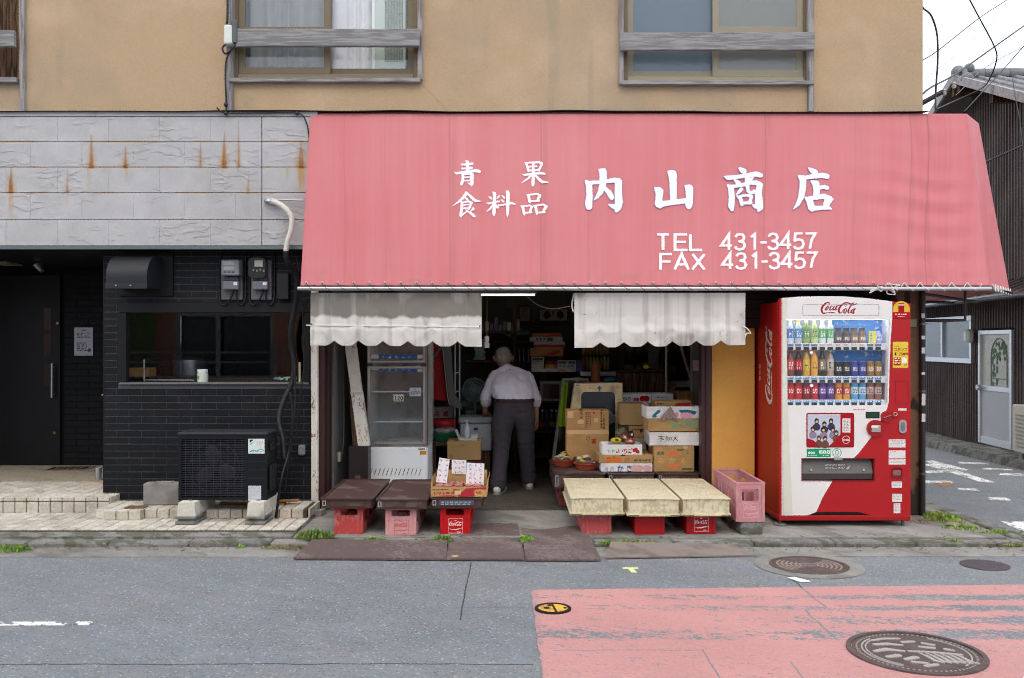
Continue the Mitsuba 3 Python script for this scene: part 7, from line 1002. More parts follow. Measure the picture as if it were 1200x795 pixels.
# ------------------------------------------------------------- bottle crates
def crate(label, x0, x1, y0, dep, z0, h, col, lg=None, lgc='e6dcd8', hole=True, group=None, frame_=True, matn='old_plastic', wave=False):
    k = thing('bottle_crate', label, 'crate', group); t = .012; D = y0
    face = sbox(x0+.004, z0, x1-.004, z0+h)
    hl = rrect(x0+.05, x1-.05, z0+h*(.74 if h < .25 else .55), z0+h*(.98 if h < .25 else .87), .014)
    fr_ = face.difference(hl) if hole else face
    part(k, 'end_panel', prism(fr_, y0+.004, y0+t), matn, col); part(k, 'end_panel', prism(fr_, y0+dep-t, y0+dep-.004), matn, col)
    sp = sbox(y0+t+.0005, z0, y0+dep-t-.0005, z0+h); n = 3; w = (dep-.08)/n
    for i in range(n): sp = sp.difference(rrect(y0+.04+i*w+.02, y0+.04+(i+1)*w-.02, z0+h*.42, z0+h*.84, .02))
    part(k, 'side_panel', prismx(sp, x0+.004, x0+t), matn, col); part(k, 'side_panel', prismx(sp, x1-t, x1-.004), matn, col)
    rim = sbox(x0, y0, x1, y0+dep).difference(sbox(x0+.018, y0+.018, x1-.018, y0+dep-.018)); part(k, 'rim', [prismz(rim, z0+h, z0+h+.012)], matn, col); [part(k, 'corner_rib', bx(a-.012, a+.012, y0-.003, y0+.008, z0+.001, z0+h, .003), matn, col) for a in (x0+.016, x1-.016)]
    part(k, 'floor', bx(x0+t+.001, x1-t-.001, y0+t+.001, y0+dep-t-.001, z0+.002, z0+.012), matn, col)
    dv_ = [bx(x0+t+.001, x1-t-.001, y0+dep*i/6-.003, y0+dep*i/6+.003, z0+.0125, z0+h*.78, .001) for i in range(1, 6)]+[bx((x0+x1)/2-.003+o, (x0+x1)/2+.003+o, y0+t+.001, y0+dep-t-.001, z0+.0125, z0+h*.76, .001) for o in (-(x1-x0)*.17, (x1-x0)*.17)]
    part(k, 'divider', dv_, matn, col); part(k, 'hole', [cyly(a, b, y0-.0005, y0+.0035, .0045, 10) for a in (x0+.026, x1-.026) for b in (z0+h*.56,)], 'matte', '201010')
    if lg:
        cx, cz, s = (x0+x1)/2+.004, z0+h*.28, h*.22
        q = [affinity.translate(affinity.scale(LOGO, .098, .098, origin=(0, 0)), cx-.049, cz+.008)]
        if frame_: q.append(ring(sbox(cx-.056, cz-.05, cx+.056, cz+.062), .0022))
        q.append(affinity.translate(affinity.scale(brush('0,10,1 20,14,5 45,14,9 70,9,7 100,4,2') if wave else brush('0,8,1 20,13,4 50,14,6 80,8,4 100,2,1'), .00105, .0011, origin=(0, 0)), cx-.052, cz-.006)); q += [sbox(cx-.012, cz+.046, cx+.008, cz+.05), sbox(cx+.01, cz-.042, cx+.04, cz-.038)]
        part(k, 'emblem', prism(shapely.union_all(q), y0+.0022, y0+.0039), 'matte', lgc)
    else: part(k, 'emblem', prism(shapely.union_all([ring(sbox((x0+x1)/2-.05, z0+h*.08, (x0+x1)/2+.055, z0+h*.52), .002)]), y0+.0028, y0+.0039), matn, col)
    return k
GC = 'bottle crates carrying the trays'; D = 7.15
XA = [(391, 426), (452, 489), (515, 551.6)]
crate('faded red bottle crate with no clear emblem under the left brown tray', X(391, D), X(426, D), D, .8, .001, .195, 'b5262a', group=GC); crate('pale pink faded bottle crate under the middle brown tray', X(452, D), X(489, D), D-.05, .8, .001, .195, 'c9898a', lg=1, lgc='b04a50', group=GC); crate('bright red bottle crate with a white framed emblem under the tomato box', X(515, D), X(551.6, D), D, .8, .001, .195, 'b81418', lg=1, group=GC, matn='satin')
crate('dull red bottle crate under the left yellow tray', X(680.5, D), X(717, D), D, .8, .001, .245, 'b03338', hole=False, group=GC); crate('deep red bottle crate under the middle yellow tray', X(743, D), X(779, D), D-.02, .8, .001, .245, 'ac1a1e', hole=False, group=GC, matn='satin'); crate('red bottle crate with a white emblem and wave under the right yellow tray', X(804, D), X(839, D), D, .8, .001, .245, 'ae1418', lg=1, hole=False, group=GC, matn='satin', wave=True)
one('concrete_block', 'small concrete block under the pink bottle crate', 'block', bx(X(867, 7.15), X(893, 7.15), 7.13, 7.45, .001, .098, .006), 'mossy_concrete'); one('concrete_block', 'rear concrete block in the shade under the pink bottle crate', 'block', bx(X(867, 7.15), X(893, 7.15), 7.6, 7.85, .001, .098, .006), 'mossy_concrete')
crate('empty faded pink bottle crate standing on a concrete block beside the vending machine', X(861.8, 7.12), X(897, 7.12), 7.12, .80, .0985, .29, 'ba787f', lg=1, lgc='d9a9ac')
# ------------------------------------------------------------- trays
def shell(x0, x1, y0, y1, z0, z1, t, open_top, flare=.0, r=.02):
    a, b = rrect(x0+flare, x1-flare, y0+flare, y1-flare, r), None; o = []
    i = a.buffer(-t)
    o.append(prismz(a.difference(i), z0, z1)); o.append(prismz(i.buffer(-.0004), z0, z0+t) if open_top else prismz(i.buffer(-.0004), z1-t, z1)); return o
def brown_tray(label, px0, px1, yf, depth, z0, h, D=7.08, clip=True, mesh=True, band=False, px_in=0):
    k = thing('bread_tray', label, 'tray'); x0, x1, y0, y1, z1 = X(px0, D), X(px1, D), yf, yf+depth, z0+h
    [part(k, q_, m_, 'tray_brown') for q_, m_ in zip(('wall', 'floor'), shell(x0+.012, x1-.012, y0+.012, y1-.012, z0, z1-.006, .006, True))]; part(k, 'rim', [prismz(rrect(x0, x1, y0, y1, .03).difference(rrect(x0+.02, x1-.02, y0+.02, y1-.02, .02)), z1-.006, z1+.003), prismz(rrect(x0+.004, x1-.004, y0+.004, y1-.004, .03).difference(rrect(x0+.0125, x1-.0125, y0+.0125, y1-.0125, .02)), z0, z0+.008)], 'satin', '43312e')
    if mesh: part(k, 'mesh_cover', [bx(x0+.021, x1-.021, y0+.021, y1-.021, z1-.008, z1-.003, .001)], 'tray_brown')
    part(k, 'front_ledge', [bx(x0+.07, x1-.07, y0+.006, y0+.0125, z0+.012, z0+.016, .001), bx(x0+.07, x0+.074, y0+.006, y0+.0125, z0+.016, z1-.008, .001), bx(x1-.074, x1-.07, y0+.006, y0+.0125, z0+.016, z1-.008, .001)], 'satin', '4a3632')
    if clip: part(k, 'clip', [prism(ring(sbox(x0+.02, z0+.018, x0+.047, z1-.012), .006), y0+.004, y0+.0115)], 'matte', '9a9c9e')
    if band: part(k, 'plastic_band', [bx(x0+.07, x1-.07, y0+.004, y0+.0115, z0+.018, z1-.010, .001)], 'gloss', '4c5058'); part(k, 'band_print', plate(bars(x0+.085, x1-.09, z0+.022, z1-.016, 2, 5, .6), y0+.004, .001), 'matte', '8e959f')
    return k
zt0 = .210
brown_tray('dark brown mesh topped tray on the faded red crate, leftmost', 374.5, 437.5, 7.08, 1.04, zt0, .070); brown_tray('dark brown mesh topped tray on the pale pink crate', 440.5, 502, 7.04, 1.06, zt0, .070); brown_tray('dark brown tray with a plastic band under the tomato box', 503.5, 566, 7.10, .95, zt0, .070, band=True)
def yellow_tray(label, px0, px1, yf, depth, seed):
    k = thing('bread_tray', label, 'tray', 'upturned yellow trays before the shop'); D = 7.08; x0, x1, y0, y1 = X(px0, D), X(px1, D), yf, yf+depth; z0, z1 = .162, .292
    [part(k, q_, m_, 'tray_yellow') for q_, m_ in zip(('wall', 'top'), shell(x0+.012, x1-.012, y0+.012, y1-.012, z0+.01, z1-.003, .006, False, 0, .018))]; part(k, 'top_rim', [prismz(rrect(x0+.004, x1-.004, y0+.002, y1-.004, .02).difference(rrect(x0+.025, x1-.025, y0+.025, y1-.025, .016)), z1-.0065, z1), bx(x0+.003, x0+.06, y0-.004, y0+.02, z1-.009, z1+.001, .003), bx(x1-.06, x1-.003, y0-.004, y0+.02, z1-.009, z1+.001, .003)], 'tray_yellow'); part(k, 'top_ribs', [bx(x0+.03, x1-.03, y0+.04+.045*i, y0+.044+.045*i, z1-.0032, z1-.0018, .0005) for i in range(int(depth/.045)-1)], 'tray_yellow')
    part(k, 'bottom_rim', [prismz(rrect(x0-.002, x1+.002, y0-.008, y1+.002, .02).difference(rrect(x0+.0115, x1-.0115, y0+.0115, y1-.0115, .016)), z0, z0+.014)], 'tray_yellow'); part(k, 'foot_slot', [bx(x0+.006, x0+.09, y0-.0095, y0-.0081, z0+.002, z0+.0095, .0005), bx(x1-.075, x1-.005, y0-.0095, y0-.0081, z0+.002, z0+.0095, .0005)], 'matte', '6b6450'); part(k, 'front_rib', [bx(x0+.012, x0+.028, y0+.006, y0+.0122, z0+.012, z1-.01, .002), bx(x1-.028, x1-.012, y0+.006, y0+.0122, z0+.012, z1-.01, .002)], 'tray_yellow')
yellow_tray('upturned dirty yellow tray, left of the three before the shop', 668, 732, 7.07, 1.04, 1); yellow_tray('upturned yellow tray with a green stain, middle of the three before the shop', 734, 795.5, 7.02, 1.05, 2); yellow_tray('upturned yellow tray, right of the three before the shop', 797.5, 855, 7.03, 1.05, 3)
for i, (a, b, lb) in enumerate(((648, 710, 'dark brown tray under the fruit baskets'), (711, 768, 'dark brown tray under the persimmon boxes'), (769, 821, 'dark brown tray under the orange carton'))):
    D = 8.2; k = brown_tray(lb, a, b, 8.17, 1.05, .19, .126, D=8.2); part(k, 'print', plate(on_front(pbars(a+4, b-4, 566, 568, 1, i), 8.18), 8.18, .001), 'matte', '7a6b66')
    crate(('dark red bottle crate in the shade left of the yellow trays', 'dark red bottle crate hidden behind the middle yellow tray', 'dark red bottle crate hidden behind the right yellow tray')[i], X(a+8, 8.2), X(a+8, 8.2)+.3, 8.36, .8, .001, .175, '8e2228')
ZB = .3185
# ------------------------------------------------------------- cartons on the right
S_ = dict(lid=True); W_ = 'ebebea'; D = 8.30
def zpx(z, D): return CY-(z-H)*F/D
yb = zpx(ZB, D)
k = carton('white persimmon carton with blue characters and pink circles, lowest of its stack', 704.3, 764.5, 543.2, yb, D, .34, W_, lid=True); pr(k, shapely.union_all([tx('かき', 723, 552.4, 8.4, 1.25, .12)]), D, '2d4a86', 'lettering'); pr(k, shapely.union_all([tx('福岡', 708, 551.5, 4.6, 1.5)]), D, '8a9ab0', 'lettering'); pr(k, shapely.union_all([affinity.scale(Point(x, 549).buffer(4.6), 1.1, .85) for x in (743, 748.5, 758.5)]), D, 'd3a6a0', 'fruit_print')
k = carton('brown persimmon carton with orange fruit print, in the middle of its stack', 701.8, 764.8, 533.4, 543.0, D, .35, 'b49365', lid=True); pr(k, shapely.union_all([Point(713, 539.3).buffer(3.5), Point(719.5, 538.2).buffer(3.5), Point(725, 539.5).buffer(3.4)]), D, 'cc6a2c', 'fruit_print'); pr(k, tx('柿', 731.5, 542.2, 7.2, 1, .1), D, 'b5673a', 'lettering'); pr(k, shapely.union_all([pbars(743, 763, 538.5, 541, 1, 6, .9), sbox(711.5, 536.6, 714, 537.6), sbox(718.5, 535.2, 721, 536.2)]), D-.0008, '5d5136', 'lettering'); part(k, 'top_slot', bx(X(727, D), X(733, D), D-.0006, D+.02, Z(534.8, D), Z(533.2, D)), 'matte', '2d2116')
k = carton('small white strawberry carton with red characters on top of the persimmon cartons', 706, 752.5, 521.2, 533.2, D+.02, .28, W_); q = D+.02; pr(k, tx('いちご', 724, 531.3, 6.6, .82, .12), q, 'b8303a', 'lettering'); pr(k, tx('糸島', 711.3, 530.6, 4.3, 1.15), q, '5fa07c', 'lettering'); pr(k, shapely.union_all([Point(743.5, 528).buffer(2.2), Point(747.3, 529.6).buffer(2.2), Point(745.5, 526.6).buffer(1.8)]), q, 'b02a38', 'fruit_print'); pr(k, shapely.union_all([Point(722.7, 530.3).buffer(1.1), Point(738, 530.2).buffer(1.1)]), q, '2c2a2a', 'dots'); part(k, 'flap', [hexa([(X(706, q), q+a, Z(521.2, q)+b) for a in (0, .004) for b in (0, .0)]+[(X(704.5, q)-.0, q+.02+a, Z(518.2, q)) for a in (0, .004)]+[(X(713, q), q+.05+a, Z(517.8, q)) for a in (0, .004)]+[(X(712, q), q+a, Z(521.2, q)) for a in (0, .004)])], 'cardboard', W_)
sn = [('yellow snack bag in the strawberry carton', 722, 515, (.05, .03, .03), 'c8b52e'), ('brown snack bag in the strawberry carton', 732, 512, (.05, .035, .045), '6a3a28'), ('red and brown snack bag in the strawberry carton', 738, 516, (.05, .03, .035), '93463a'), ('dark snack bag at the back of the strawberry carton', 740, 508.5, (.03, .03, .035), '3c2a24')]
for i, (lb, a, b, r_, c) in enumerate(sn):
    k = thing('snack_bag', lb, 'bag'); q = np.array([X(a, 8.4), 8.38+.03*(i % 2)+.02, Z(b, 8.4)-.012]); part(k, 'body', blob(q, r_, i+40, .22, 3), 'gloss', c, True); part(k, 'print', blob(q+[.004, -.008, .004], (r_[0]*.45, r_[1]*.95, r_[2]*.5), i+44, .2, 2), 'gloss', vary('d8d0b0' if i else '3a5a2a', .2), True)
k = thing('pineapple_top', 'dry spiky green leaves sticking up from the strawberry carton', 'leaves'); r2 = random.Random(12); c0 = np.array([X(729, 8.45), 8.47, Z(514, 8.45)]); lv = []
for i in range(22):
    a = r2.uniform(-1.2, 1.2); b = r2.uniform(-.5, .5); tip = c0+np.array([.055*math.sin(a)*1.2, .03*b, .085*math.cos(a)+.02]); n_ = np.array([.006, 0, .001]); lv.append(hexa([c0-n_, c0+n_, c0+[0, .004, 0], (c0+tip)/2+[.006, 0, .012], (c0+tip)/2+[-.006, 0, .012], tip, tip+[.001, .001, 0], (c0+tip)/2+[0, .004, .012]]))
part(k, 'leaf', lv, 'leaf', '6e7058')
k = carton('brown orange carton with an orange sun print, bottom of the right stack', 766.3, 813.5, 522.6, yb, D, .33, 'b9935f', lid=True); pr(k, shapely.union_all([Point(789.5, 538.5).buffer(10.6, quad_segs=12)]).difference(sbox(770, 534.8, 812, 543.8)), D, 'd07a4c', 'sun_print'); pr(k, tx('みかん', 771, 542.8, 7.6, 1.72, .25), D, 'd09a5c', 'lettering'); pr(k, shapely.union_all([tx('愛媛', 770, 533, 4.2, .95, .05), tx('E', 804.5, 531.5, 4.6, 1, .1), Polygon([(792, 527), (803, 526.3), (800, 528.5), (795, 528.5)]), rrect(799, 811.5, 548.8, 551.2, 1)]), D, '4a5a4c', 'green_print'); pr(k, shapely.union_all([pbars(770, 777, 546.5, 549, 1, 3), Polygon([(767.5, 529), (774, 524), (775, 525), (768.5, 530)])]), D, 'cc8a5c', 'print'); part(k, 'tape', plate(on_front(sbox(800.5, 522.8, 806, 526), D), D, .001), 'satin', 'c9a877')
k = carton('white carton with black brush characters, second from the bottom of the right stack', 761.5, 819.5, 506.8, 522.4, D-.01, .34, 'ebebea'); q = D-.01; pr(k, affinity.translate(shapely.union_all([affinity.affine_transform(brush(s), [.096, 0, 0, -.096, 771+8.4*i, 510.8-.2*i]) for i, s in enumerate(('5,12,6 40,8,8 76,10,5;46,12,8 30,32,8 6,52,3;40,30,9 39,60,8 38,74,5;48,32,4 62,42,10 70,52,5', '18,4,4 12,18,6 4,26,3;8,22,5 40,16,6;2,40,4 44,33,6;26,20,7 22,48,7 4,70,3;26,46,5 40,66,8;54,26,6 56,60,6;54,26,5 76,22,6 76,56,6;56,58,5 76,54,5', '22,22,3 28,32,8 28,38,5;62,16,4 56,30,6;44,4,6 42,32,8 24,58,7 4,74,3;46,36,5 56,58,9 78,72,5'))]), 0, 0), q, '26232a', 'lettering')
part(k, 'flap', [hexa([(X(757.5, 8.5), 8.31+a, Z(523, 8.5)+b) for a, b in ((.0, .02), (.3, .03), (.3, .15), (.02, .11))]+[(X(758.4, 8.5), 8.31+a, Z(523, 8.5)+b) for a, b in ((.0, .02), (.3, .03), (.3, .15), (.02, .11))])], 'cardboard', 'bcbab6'); part(k, 'contents', bx(X(763, D), X(818, D), D+.02, D+.3, Z(508, D), Z(506.2, D)), 'matte', '7a4a46')
k = carton('brown vegetable carton with a green cabbage print, third from the bottom of the right stack', 759.5, 819.3, 491, 506.0, D, .33, 'b59260', lid=True); pr(k, shapely.union_all([affinity.scale(Point(806, 496).buffer(8), 1.25, .62), affinity.scale(Point(790, 497.5).buffer(4), 1, .8), affinity.scale(Point(815, 498).buffer(3.5), .9, 1.2), Polygon([(784, 497), (790, 494), (796, 500), (792, 503)])]).difference(shapely.union_all([shapely.LineString([(798+4*i, 491), (800+3*i, 502)]).buffer(.45) for i in range(5)]+[shapely.LineString([(797, 497), (816, 495)]).buffer(.3)])).intersection(sbox(760, 491.5, 819, 505.5)), D, '7d9a78', 'cabbage_print')
k = carton('white peach carton with pink fruit and a teal ribbon, top of the right stack', 757.8, 819.3, 476.5, 490.8, D-.005, .34, 'ebebea'); q = D-.005; pr(k, shapely.union_all([Point(801, 487).buffer(3.9), Point(807.3, 487).buffer(3.9), affinity.scale(Point(793, 486.5).buffer(3), .8, 1)]), q, 'd99aa6', 'fruit_print'); pr(k, shapely.union_all([Polygon([(795, 481), (806, 480.2), (817, 482.5), (814, 486.5), (806, 483.5), (799, 485)]), Polygon([(764, 487.5), (769, 482.5), (774, 480.5), (773, 484), (769, 486.5), (770, 489), (765, 490)]), affinity.scale(Point(771.5, 482.5).buffer(2.2), 1, .8)]), q, '2d6d8a', 'ribbon_print')
part(k, 'flap', [hexa([(X(756, 8.5), 8.31+a, Z(491, 8.5)+b) for a, b in ((.0, .03), (.3, .04), (.3, .16), (.02, .14))]+[(X(757, 8.5), 8.31+a, Z(491, 8.5)+b) for a, b in ((.0, .03), (.3, .04), (.3, .16), (.02, .14))])], 'cardboard', 'b09a7a'); part(k, 'contents', bx(X(759, D), X(818, D), D+.01, D+.31, Z(480, D), Z(478.5, D)), 'matte', '5a4638')
k = carton('open brown and red carton lying in the peach carton', 768, 810, 470, 478.2, D+.1, .2, 'b08a5c', lid=True); pr(k, shapely.union_all([Polygon([(789, 478), (792, 473), (800, 472), (809, 471.5), (809, 478)])]), D+.1, 'a32a28', 'red_print'); pr(k, pbars(770, 778, 472.5, 475, 1, 3, .8), D+.1, '5a4a36', 'lettering')
k = thing('paper_cone', 'grey pink paper cone hanging over the edge of the peach carton', 'paper'); ap = np.array([X(786, 8.27), 8.272, Z(476.2, 8.27)]); V = [ap]+[np.array([X(773+2.5*i, 8.26), 8.262+.010*(i % 2), Z(491+2.2*math.sin(i*.9), 8.26)]) for i in range(10)]; V2 = V+[v+[0, .003, 0] for v in V]; n_ = len(V); part(k, 'sheet', trimesh.Trimesh(V2, [[0, i, i+1] for i in range(1, n_-1)]+[[n_, n_+i+1, n_+i] for i in range(1, n_-1)], process=False), 'cloth', '9a8583')
D = 8.62; k = carton('plain tan carton standing behind the white stack', 727.5, 763, 473.5, 498.6, D, .28, 'a98a5e', lid=True); k = carton('small brown carton with dark letters under the plain tan one', 737, 757.4, 498.9, 513, D+.02, .25, 'a58358', lid=True); pr(k, shapely.union_all([pbars(741, 754, 503, 505, 1, 3, .7), sbox(750, 503, 753, 507)]), D+.02, '3f3023'); k = carton('small pale carton with blue letters behind the strawberry carton', 738, 757.4, 513.2, zpx(ZB, D+.02), D+.02, .25, 'a99a84', lid=True); pr(k, tx('A2', 749, 519.5, 4.6, .7), D+.02, '4a5a72')
one('dark_box', 'dark box in the shade under the plain tan carton', 'box', bx(X(728, D), X(736.6, D), D+.02, D+.26, ZB, Z(498.9, D)-.001), 'matte', '4a3b2a')
D = 9.05; k = carton('long white carton with two red persimmons at the back of the right side', 729.5, 789, 461.5, 473.2, D, .25, 'd9d8d8', lid=True); pr(k, shapely.union_all([Point(753, 467.3).buffer(3.4), Point(757.5, 467.3).buffer(3.4)]), D, '9f1f26', 'fruit_print'); pr(k, tx('柿', 742.3, 471, 6.4, 1, .2), D, 'a3282c', 'lettering'); pr(k, shapely.union_all([tx('OIC', 730, 469.3, 5.0, .62, .15), pbars(770, 783, 465.5, 467, 1, 4)]), D, '4c4c4e', 'lettering'); part(k, 'seam', plate(on_front(sbox(763.3, 461.7, 764, 473), D), D, .001), 'matte', '7d7a7a'); one('dark_stand', 'dark stand behind the cartons carrying the long white carton', 'stand', bx(X(733, D), X(788, D), D+.02, D+.22, .001, Z(473.4, D)), 'brown_wood')
# ------------------------------------------------------------- red baskets with snacks
for i, (px, py, lb) in enumerate(((661, 538.5, 'left'), (687, 543.5, 'right'))):
    D = (8.72, 8.48)[i]; x = X(px, D); basket(f'red oval basket of snacks on the brown tray, {lb} of the two', x, D, ZB, .078, .108, .058, 'a54a38'); r2 = random.Random(40+i)
    cl_ = ['c9b63a', 'b9b4aa', '5a4038', 'c2b58c', 'b5622e', 'd2c8a0', '7a4a34', 'b8a23a', 'cfc9bf']
    for j in range(9):
        a = j*.78+i; rr_ = (.062, .035)[j % 2] if j < 8 else 0; k = thing('snack_packet', f'{ORD[j]} of the small crinkled snack packets in the {lb} red basket', 'packet'); q = np.array([x+rr_*math.cos(a), D+rr_*math.sin(a)*.8, ZB+.058+.018*(j % 3)+(.02 if j == 8 else 0)]); part(k, 'body', blob(q, (.034, .03, .018), j+60+9*i, .55, 2, freq=14), 'gloss', cl_[(j*2+i) % 9], True); part(k, 'seal', blob(q+[.014, -.018, .010], (.014, .012, .006), j+80, .5, 2, freq=14), 'gloss', cl_[(j*2+i+4) % 9], True)
    one('wrapping_sheet', f'crinkled clear wrapping around the {lb} red basket', 'wrapping', sheet(np.stack([x+.125*np.cos(np.linspace(-2.6, -.4, 16))[None]*np.linspace(.75, 1.05, 5)[:, None], D+.125*np.sin(np.linspace(-2.6, -.4, 16))[None]*np.linspace(.75, 1.05, 5)[:, None], ZB+.062+.035*np.linspace(0, 1, 5)[:, None]*np.abs(np.sin(np.linspace(0, 9, 16)))[None]], -1), .0015), 'gloss', 'a9a193', True)
# ------------------------------------------------------------- tomato box with price cards
D = 7.16; zb0 = zt0+.0735; k = carton('open cardboard tomato box with red print on the right brown tray', 504.8, 570.5, 570.5, zpx(zb0, D), D, .44, 'b89462'); TB = k
x0, x1 = X(504.8, D), X(570.5, D); pr(k, shapely.union_all([pbars(507, 526, 573.4, 574.8, 1, 3, .9)]), D, '4c3f2c', 'lettering'); pr(k, shapely.union_all([tx('トマト', 507.5, 580.4, 5.0, 1.0, .2), pbars(523, 533, 576.6, 579.5, 1, 5, .9), tx('国産', 531, 576.2, 3.6, 1, .1), Polygon([(510, 582), (524, 580.5), (534, 581), (534, 582.2)]), Polygon([(536, 581.5), (541, 577), (546, 572.5), (570, 571), (570, 574), (560, 574), (556, 578), (556, 582), (540, 582.5)])]), D, 'a8323a', 'red_print'); pr(k, affinity.scale(Point(561.5, 577.3).buffer(4.6), 1.35, .9), D, 'c89a62', 'picture'); pr(k, affinity.scale(Point(561.5, 577.3).buffer(3.2), 1.3, .7).difference(shapely.union_all([Point(560, 576).buffer(.8), Point(564, 577).buffer(.8)])), D-.0009, 'a8663c', 'picture'); pr(k, sbox(533, 575.2, 540, 579.8), D-.0002, 'c7b08a', 'handle_tape')
part(k, 'flap', [hexa([(x1+.000, D+.02+a, zb0+.085) for a in (0, .40)]+[(x1+.003, D+.02+a, zb0+.085) for a in (0, .40)]+[(x1+.012, D+.05+a, zb0+.14) for a in (0, .34)]+[(x1+.015, D+.05+a, zb0+.14) for a in (0, .34)]), hexa([(x0, D+.02+a, zb0+.085) for a in (0, .40)]+[(x0+.003, D+.02+a, zb0+.085) for a in (0, .40)]+[(x0+.0, D+.10+a, zb0+.13) for a in (0, .30)]+[(x0+.003, D+.10+a, zb0+.13) for a in (0, .30)]), bx(x0+.01, x1-.01, D+.436, D+.44, zb0+.08, zb0+.15)], 'cardboard', 'b89462'); part(k, 'inner_divider', bx(x0+.005, x1-.005, D+.28, D+.284, zb0+.005, zb0+.12), 'cardboard', 'b08c5a')
r2 = random.Random(77)
for i in range(10):
    c = (x0+.06+.075*(i % 5)+r2.uniform(-.01, .01), D+.07+.11*(i//5), zb0+.062); k = thing('tomato_pack', f'pack of red tomatoes, {ORD[i % 5]} from the left in the {("front", "rear")[i//5]} row of its box', 'tomatoes'); part(k, 'tomatoes', [blob(np.array(c)+[dx, dy, 0], (.024, .024, .021), i, .04, 2) for dx, dy in ((-.018, -.02), (.018, -.018), (0, .022))], 'gloss', 'a5251c', True); part(k, 'wrap', blob(np.array(c)+[0, 0, .020], (.038, .045, .010), i+9, .5, 2), 'gloss', 'a86a5e', True)
for lb, q, dd, seed in (('narrow white price card with red handwriting, left in the tomato box', [(515, 536.5), (527, 538.5), (523.5, 566.5), (511, 565)], 7.26, 1), ('square white price card with red handwriting, middle in the tomato box', [(529.5, 539), (546.5, 539.5), (546, 556), (529.5, 555)], 7.5, 2), ('large white price card with red handwriting, right in the tomato box', [(547, 542.5), (567.5, 543.5), (567, 569), (546, 567)], 7.28, 3)):
    k = thing('price_card', lb, 'price card'); p = Polygon(q); mn = p.bounds; part(k, 'card', plate(on_front(p, dd), dd, .003), 'matte', 'dad9dc'); r2 = random.Random(seed); st = []
    rows_ = int((mn[3]-mn[1])/5.2)
    for j in range(rows_):
        yy = mn[1]+3.2+j*(mn[3]-mn[1]-4)/max(rows_-1, 1)*.9; n_ = 3 if seed != 1 else 2; xs_ = (p.intersection(sbox(0, yy-.1, 2000, yy+.1)).bounds)
        for m_ in range(n_):
            xx = xs_[0]+(xs_[2]-xs_[0])*(.22+.56*m_/max(n_-1, 1)); st.append(brush(';'.join(' '.join(f'{xx+r2.uniform(-1.9, 1.9):.2f},{-(-yy-r2.uniform(-1.8, 1.8)):.2f},.42' for _ in range(3)) for _ in range(2))))
    s_ = affinity.scale(shapely.union_all(st), 1, -1, origin=(0, 0)); pr(k, s_.intersection(p.buffer(-.6)), dd-.003, 'b0404c', 'handwriting')
    one('card_stick', f'thin wooden stick holding the {lb.split()[0]} price card', 'stick', bx(X((mn[0]+mn[2])/2, dd)-.004, X((mn[0]+mn[2])/2, dd)+.004, dd+.001, dd+.006, zb0+.005, Z(mn[1]+6, dd)), 'matte', 'a08658')
# ------------------------------------------------------------- air conditioner on concrete sleepers, left
A_D = 7.53; au = thing('outdoor_unit', 'black outdoor air conditioner unit on concrete blocks before the black wall', 'air conditioner'); ax0, ax1 = X(209, A_D), X(313, A_D); az0, az1 = .197, Z(511, A_D)
op = sbox(X(212.5, A_D), Z(583, A_D), X(287.5, A_D), Z(515, A_D)); part(au, 'casing', [prism(sbox(ax0, az0, ax1, az1).difference(op), A_D, A_D+.012), bx(ax0, ax0+.01, A_D+.0121, A_D+.31, az0, az1), bx(ax1-.012, ax1, A_D+.0121, A_D+.31, az0, az1), bx(ax0+.01, ax1-.012, A_D+.29, A_D+.31, az0, az1-.001), bx(ax0+.01, ax1-.012, A_D+.0121, A_D+.29, az0, az0+.02)], 'satin', '141518'); part(au, 'top', bx(ax0-.008, ax1+.006, A_D-.008, A_D+.315, az1+.0005, az1+.028, .01), 'satin', '2b2d31')
part(au, 'fan_panel', bx(ax0+.011, X(290, A_D), A_D+.08, A_D+.085, az0+.021, az1-.002), 'satin', '131416'); fc = (X(249, A_D), Z(549, A_D)); part(au, 'fan_ring', trimesh.creation.torus(.205, .008, 48, 8).apply_transform(trimesh.transformations.rotation_matrix(math.pi/2, [1, 0, 0])).apply_translation((fc[0], A_D+.05, fc[1])), 'satin', '26272a', True); part(au, 'fan_blade', [rot(blob((fc[0]+.105, A_D+.06, fc[1]), (.085, .012, .06), 3, .05, 2), 120*i+20, [0, 1, 0], (fc[0], 0, fc[1])) for i in range(3)], 'satin', '2c2d33', True); part(au, 'fan_hub', cyly(fc[0], fc[1], A_D+.04, A_D+.075, .045), 'satin', '212226', 30)
gb = op.bounds; part(au, 'grille', [tube([(gb[0], A_D+.006, z), (gb[2], A_D+.006, z)], .0026, 6) for z in np.linspace(gb[1]+.012, gb[3]-.012, 32)]+[tube([(x, A_D+.010, gb[1]), (x, A_D+.010, gb[3])], .003, 6) for x in np.linspace(gb[0]+.03, gb[2]-.03, 9)], 'satin', '2e2f36', True)
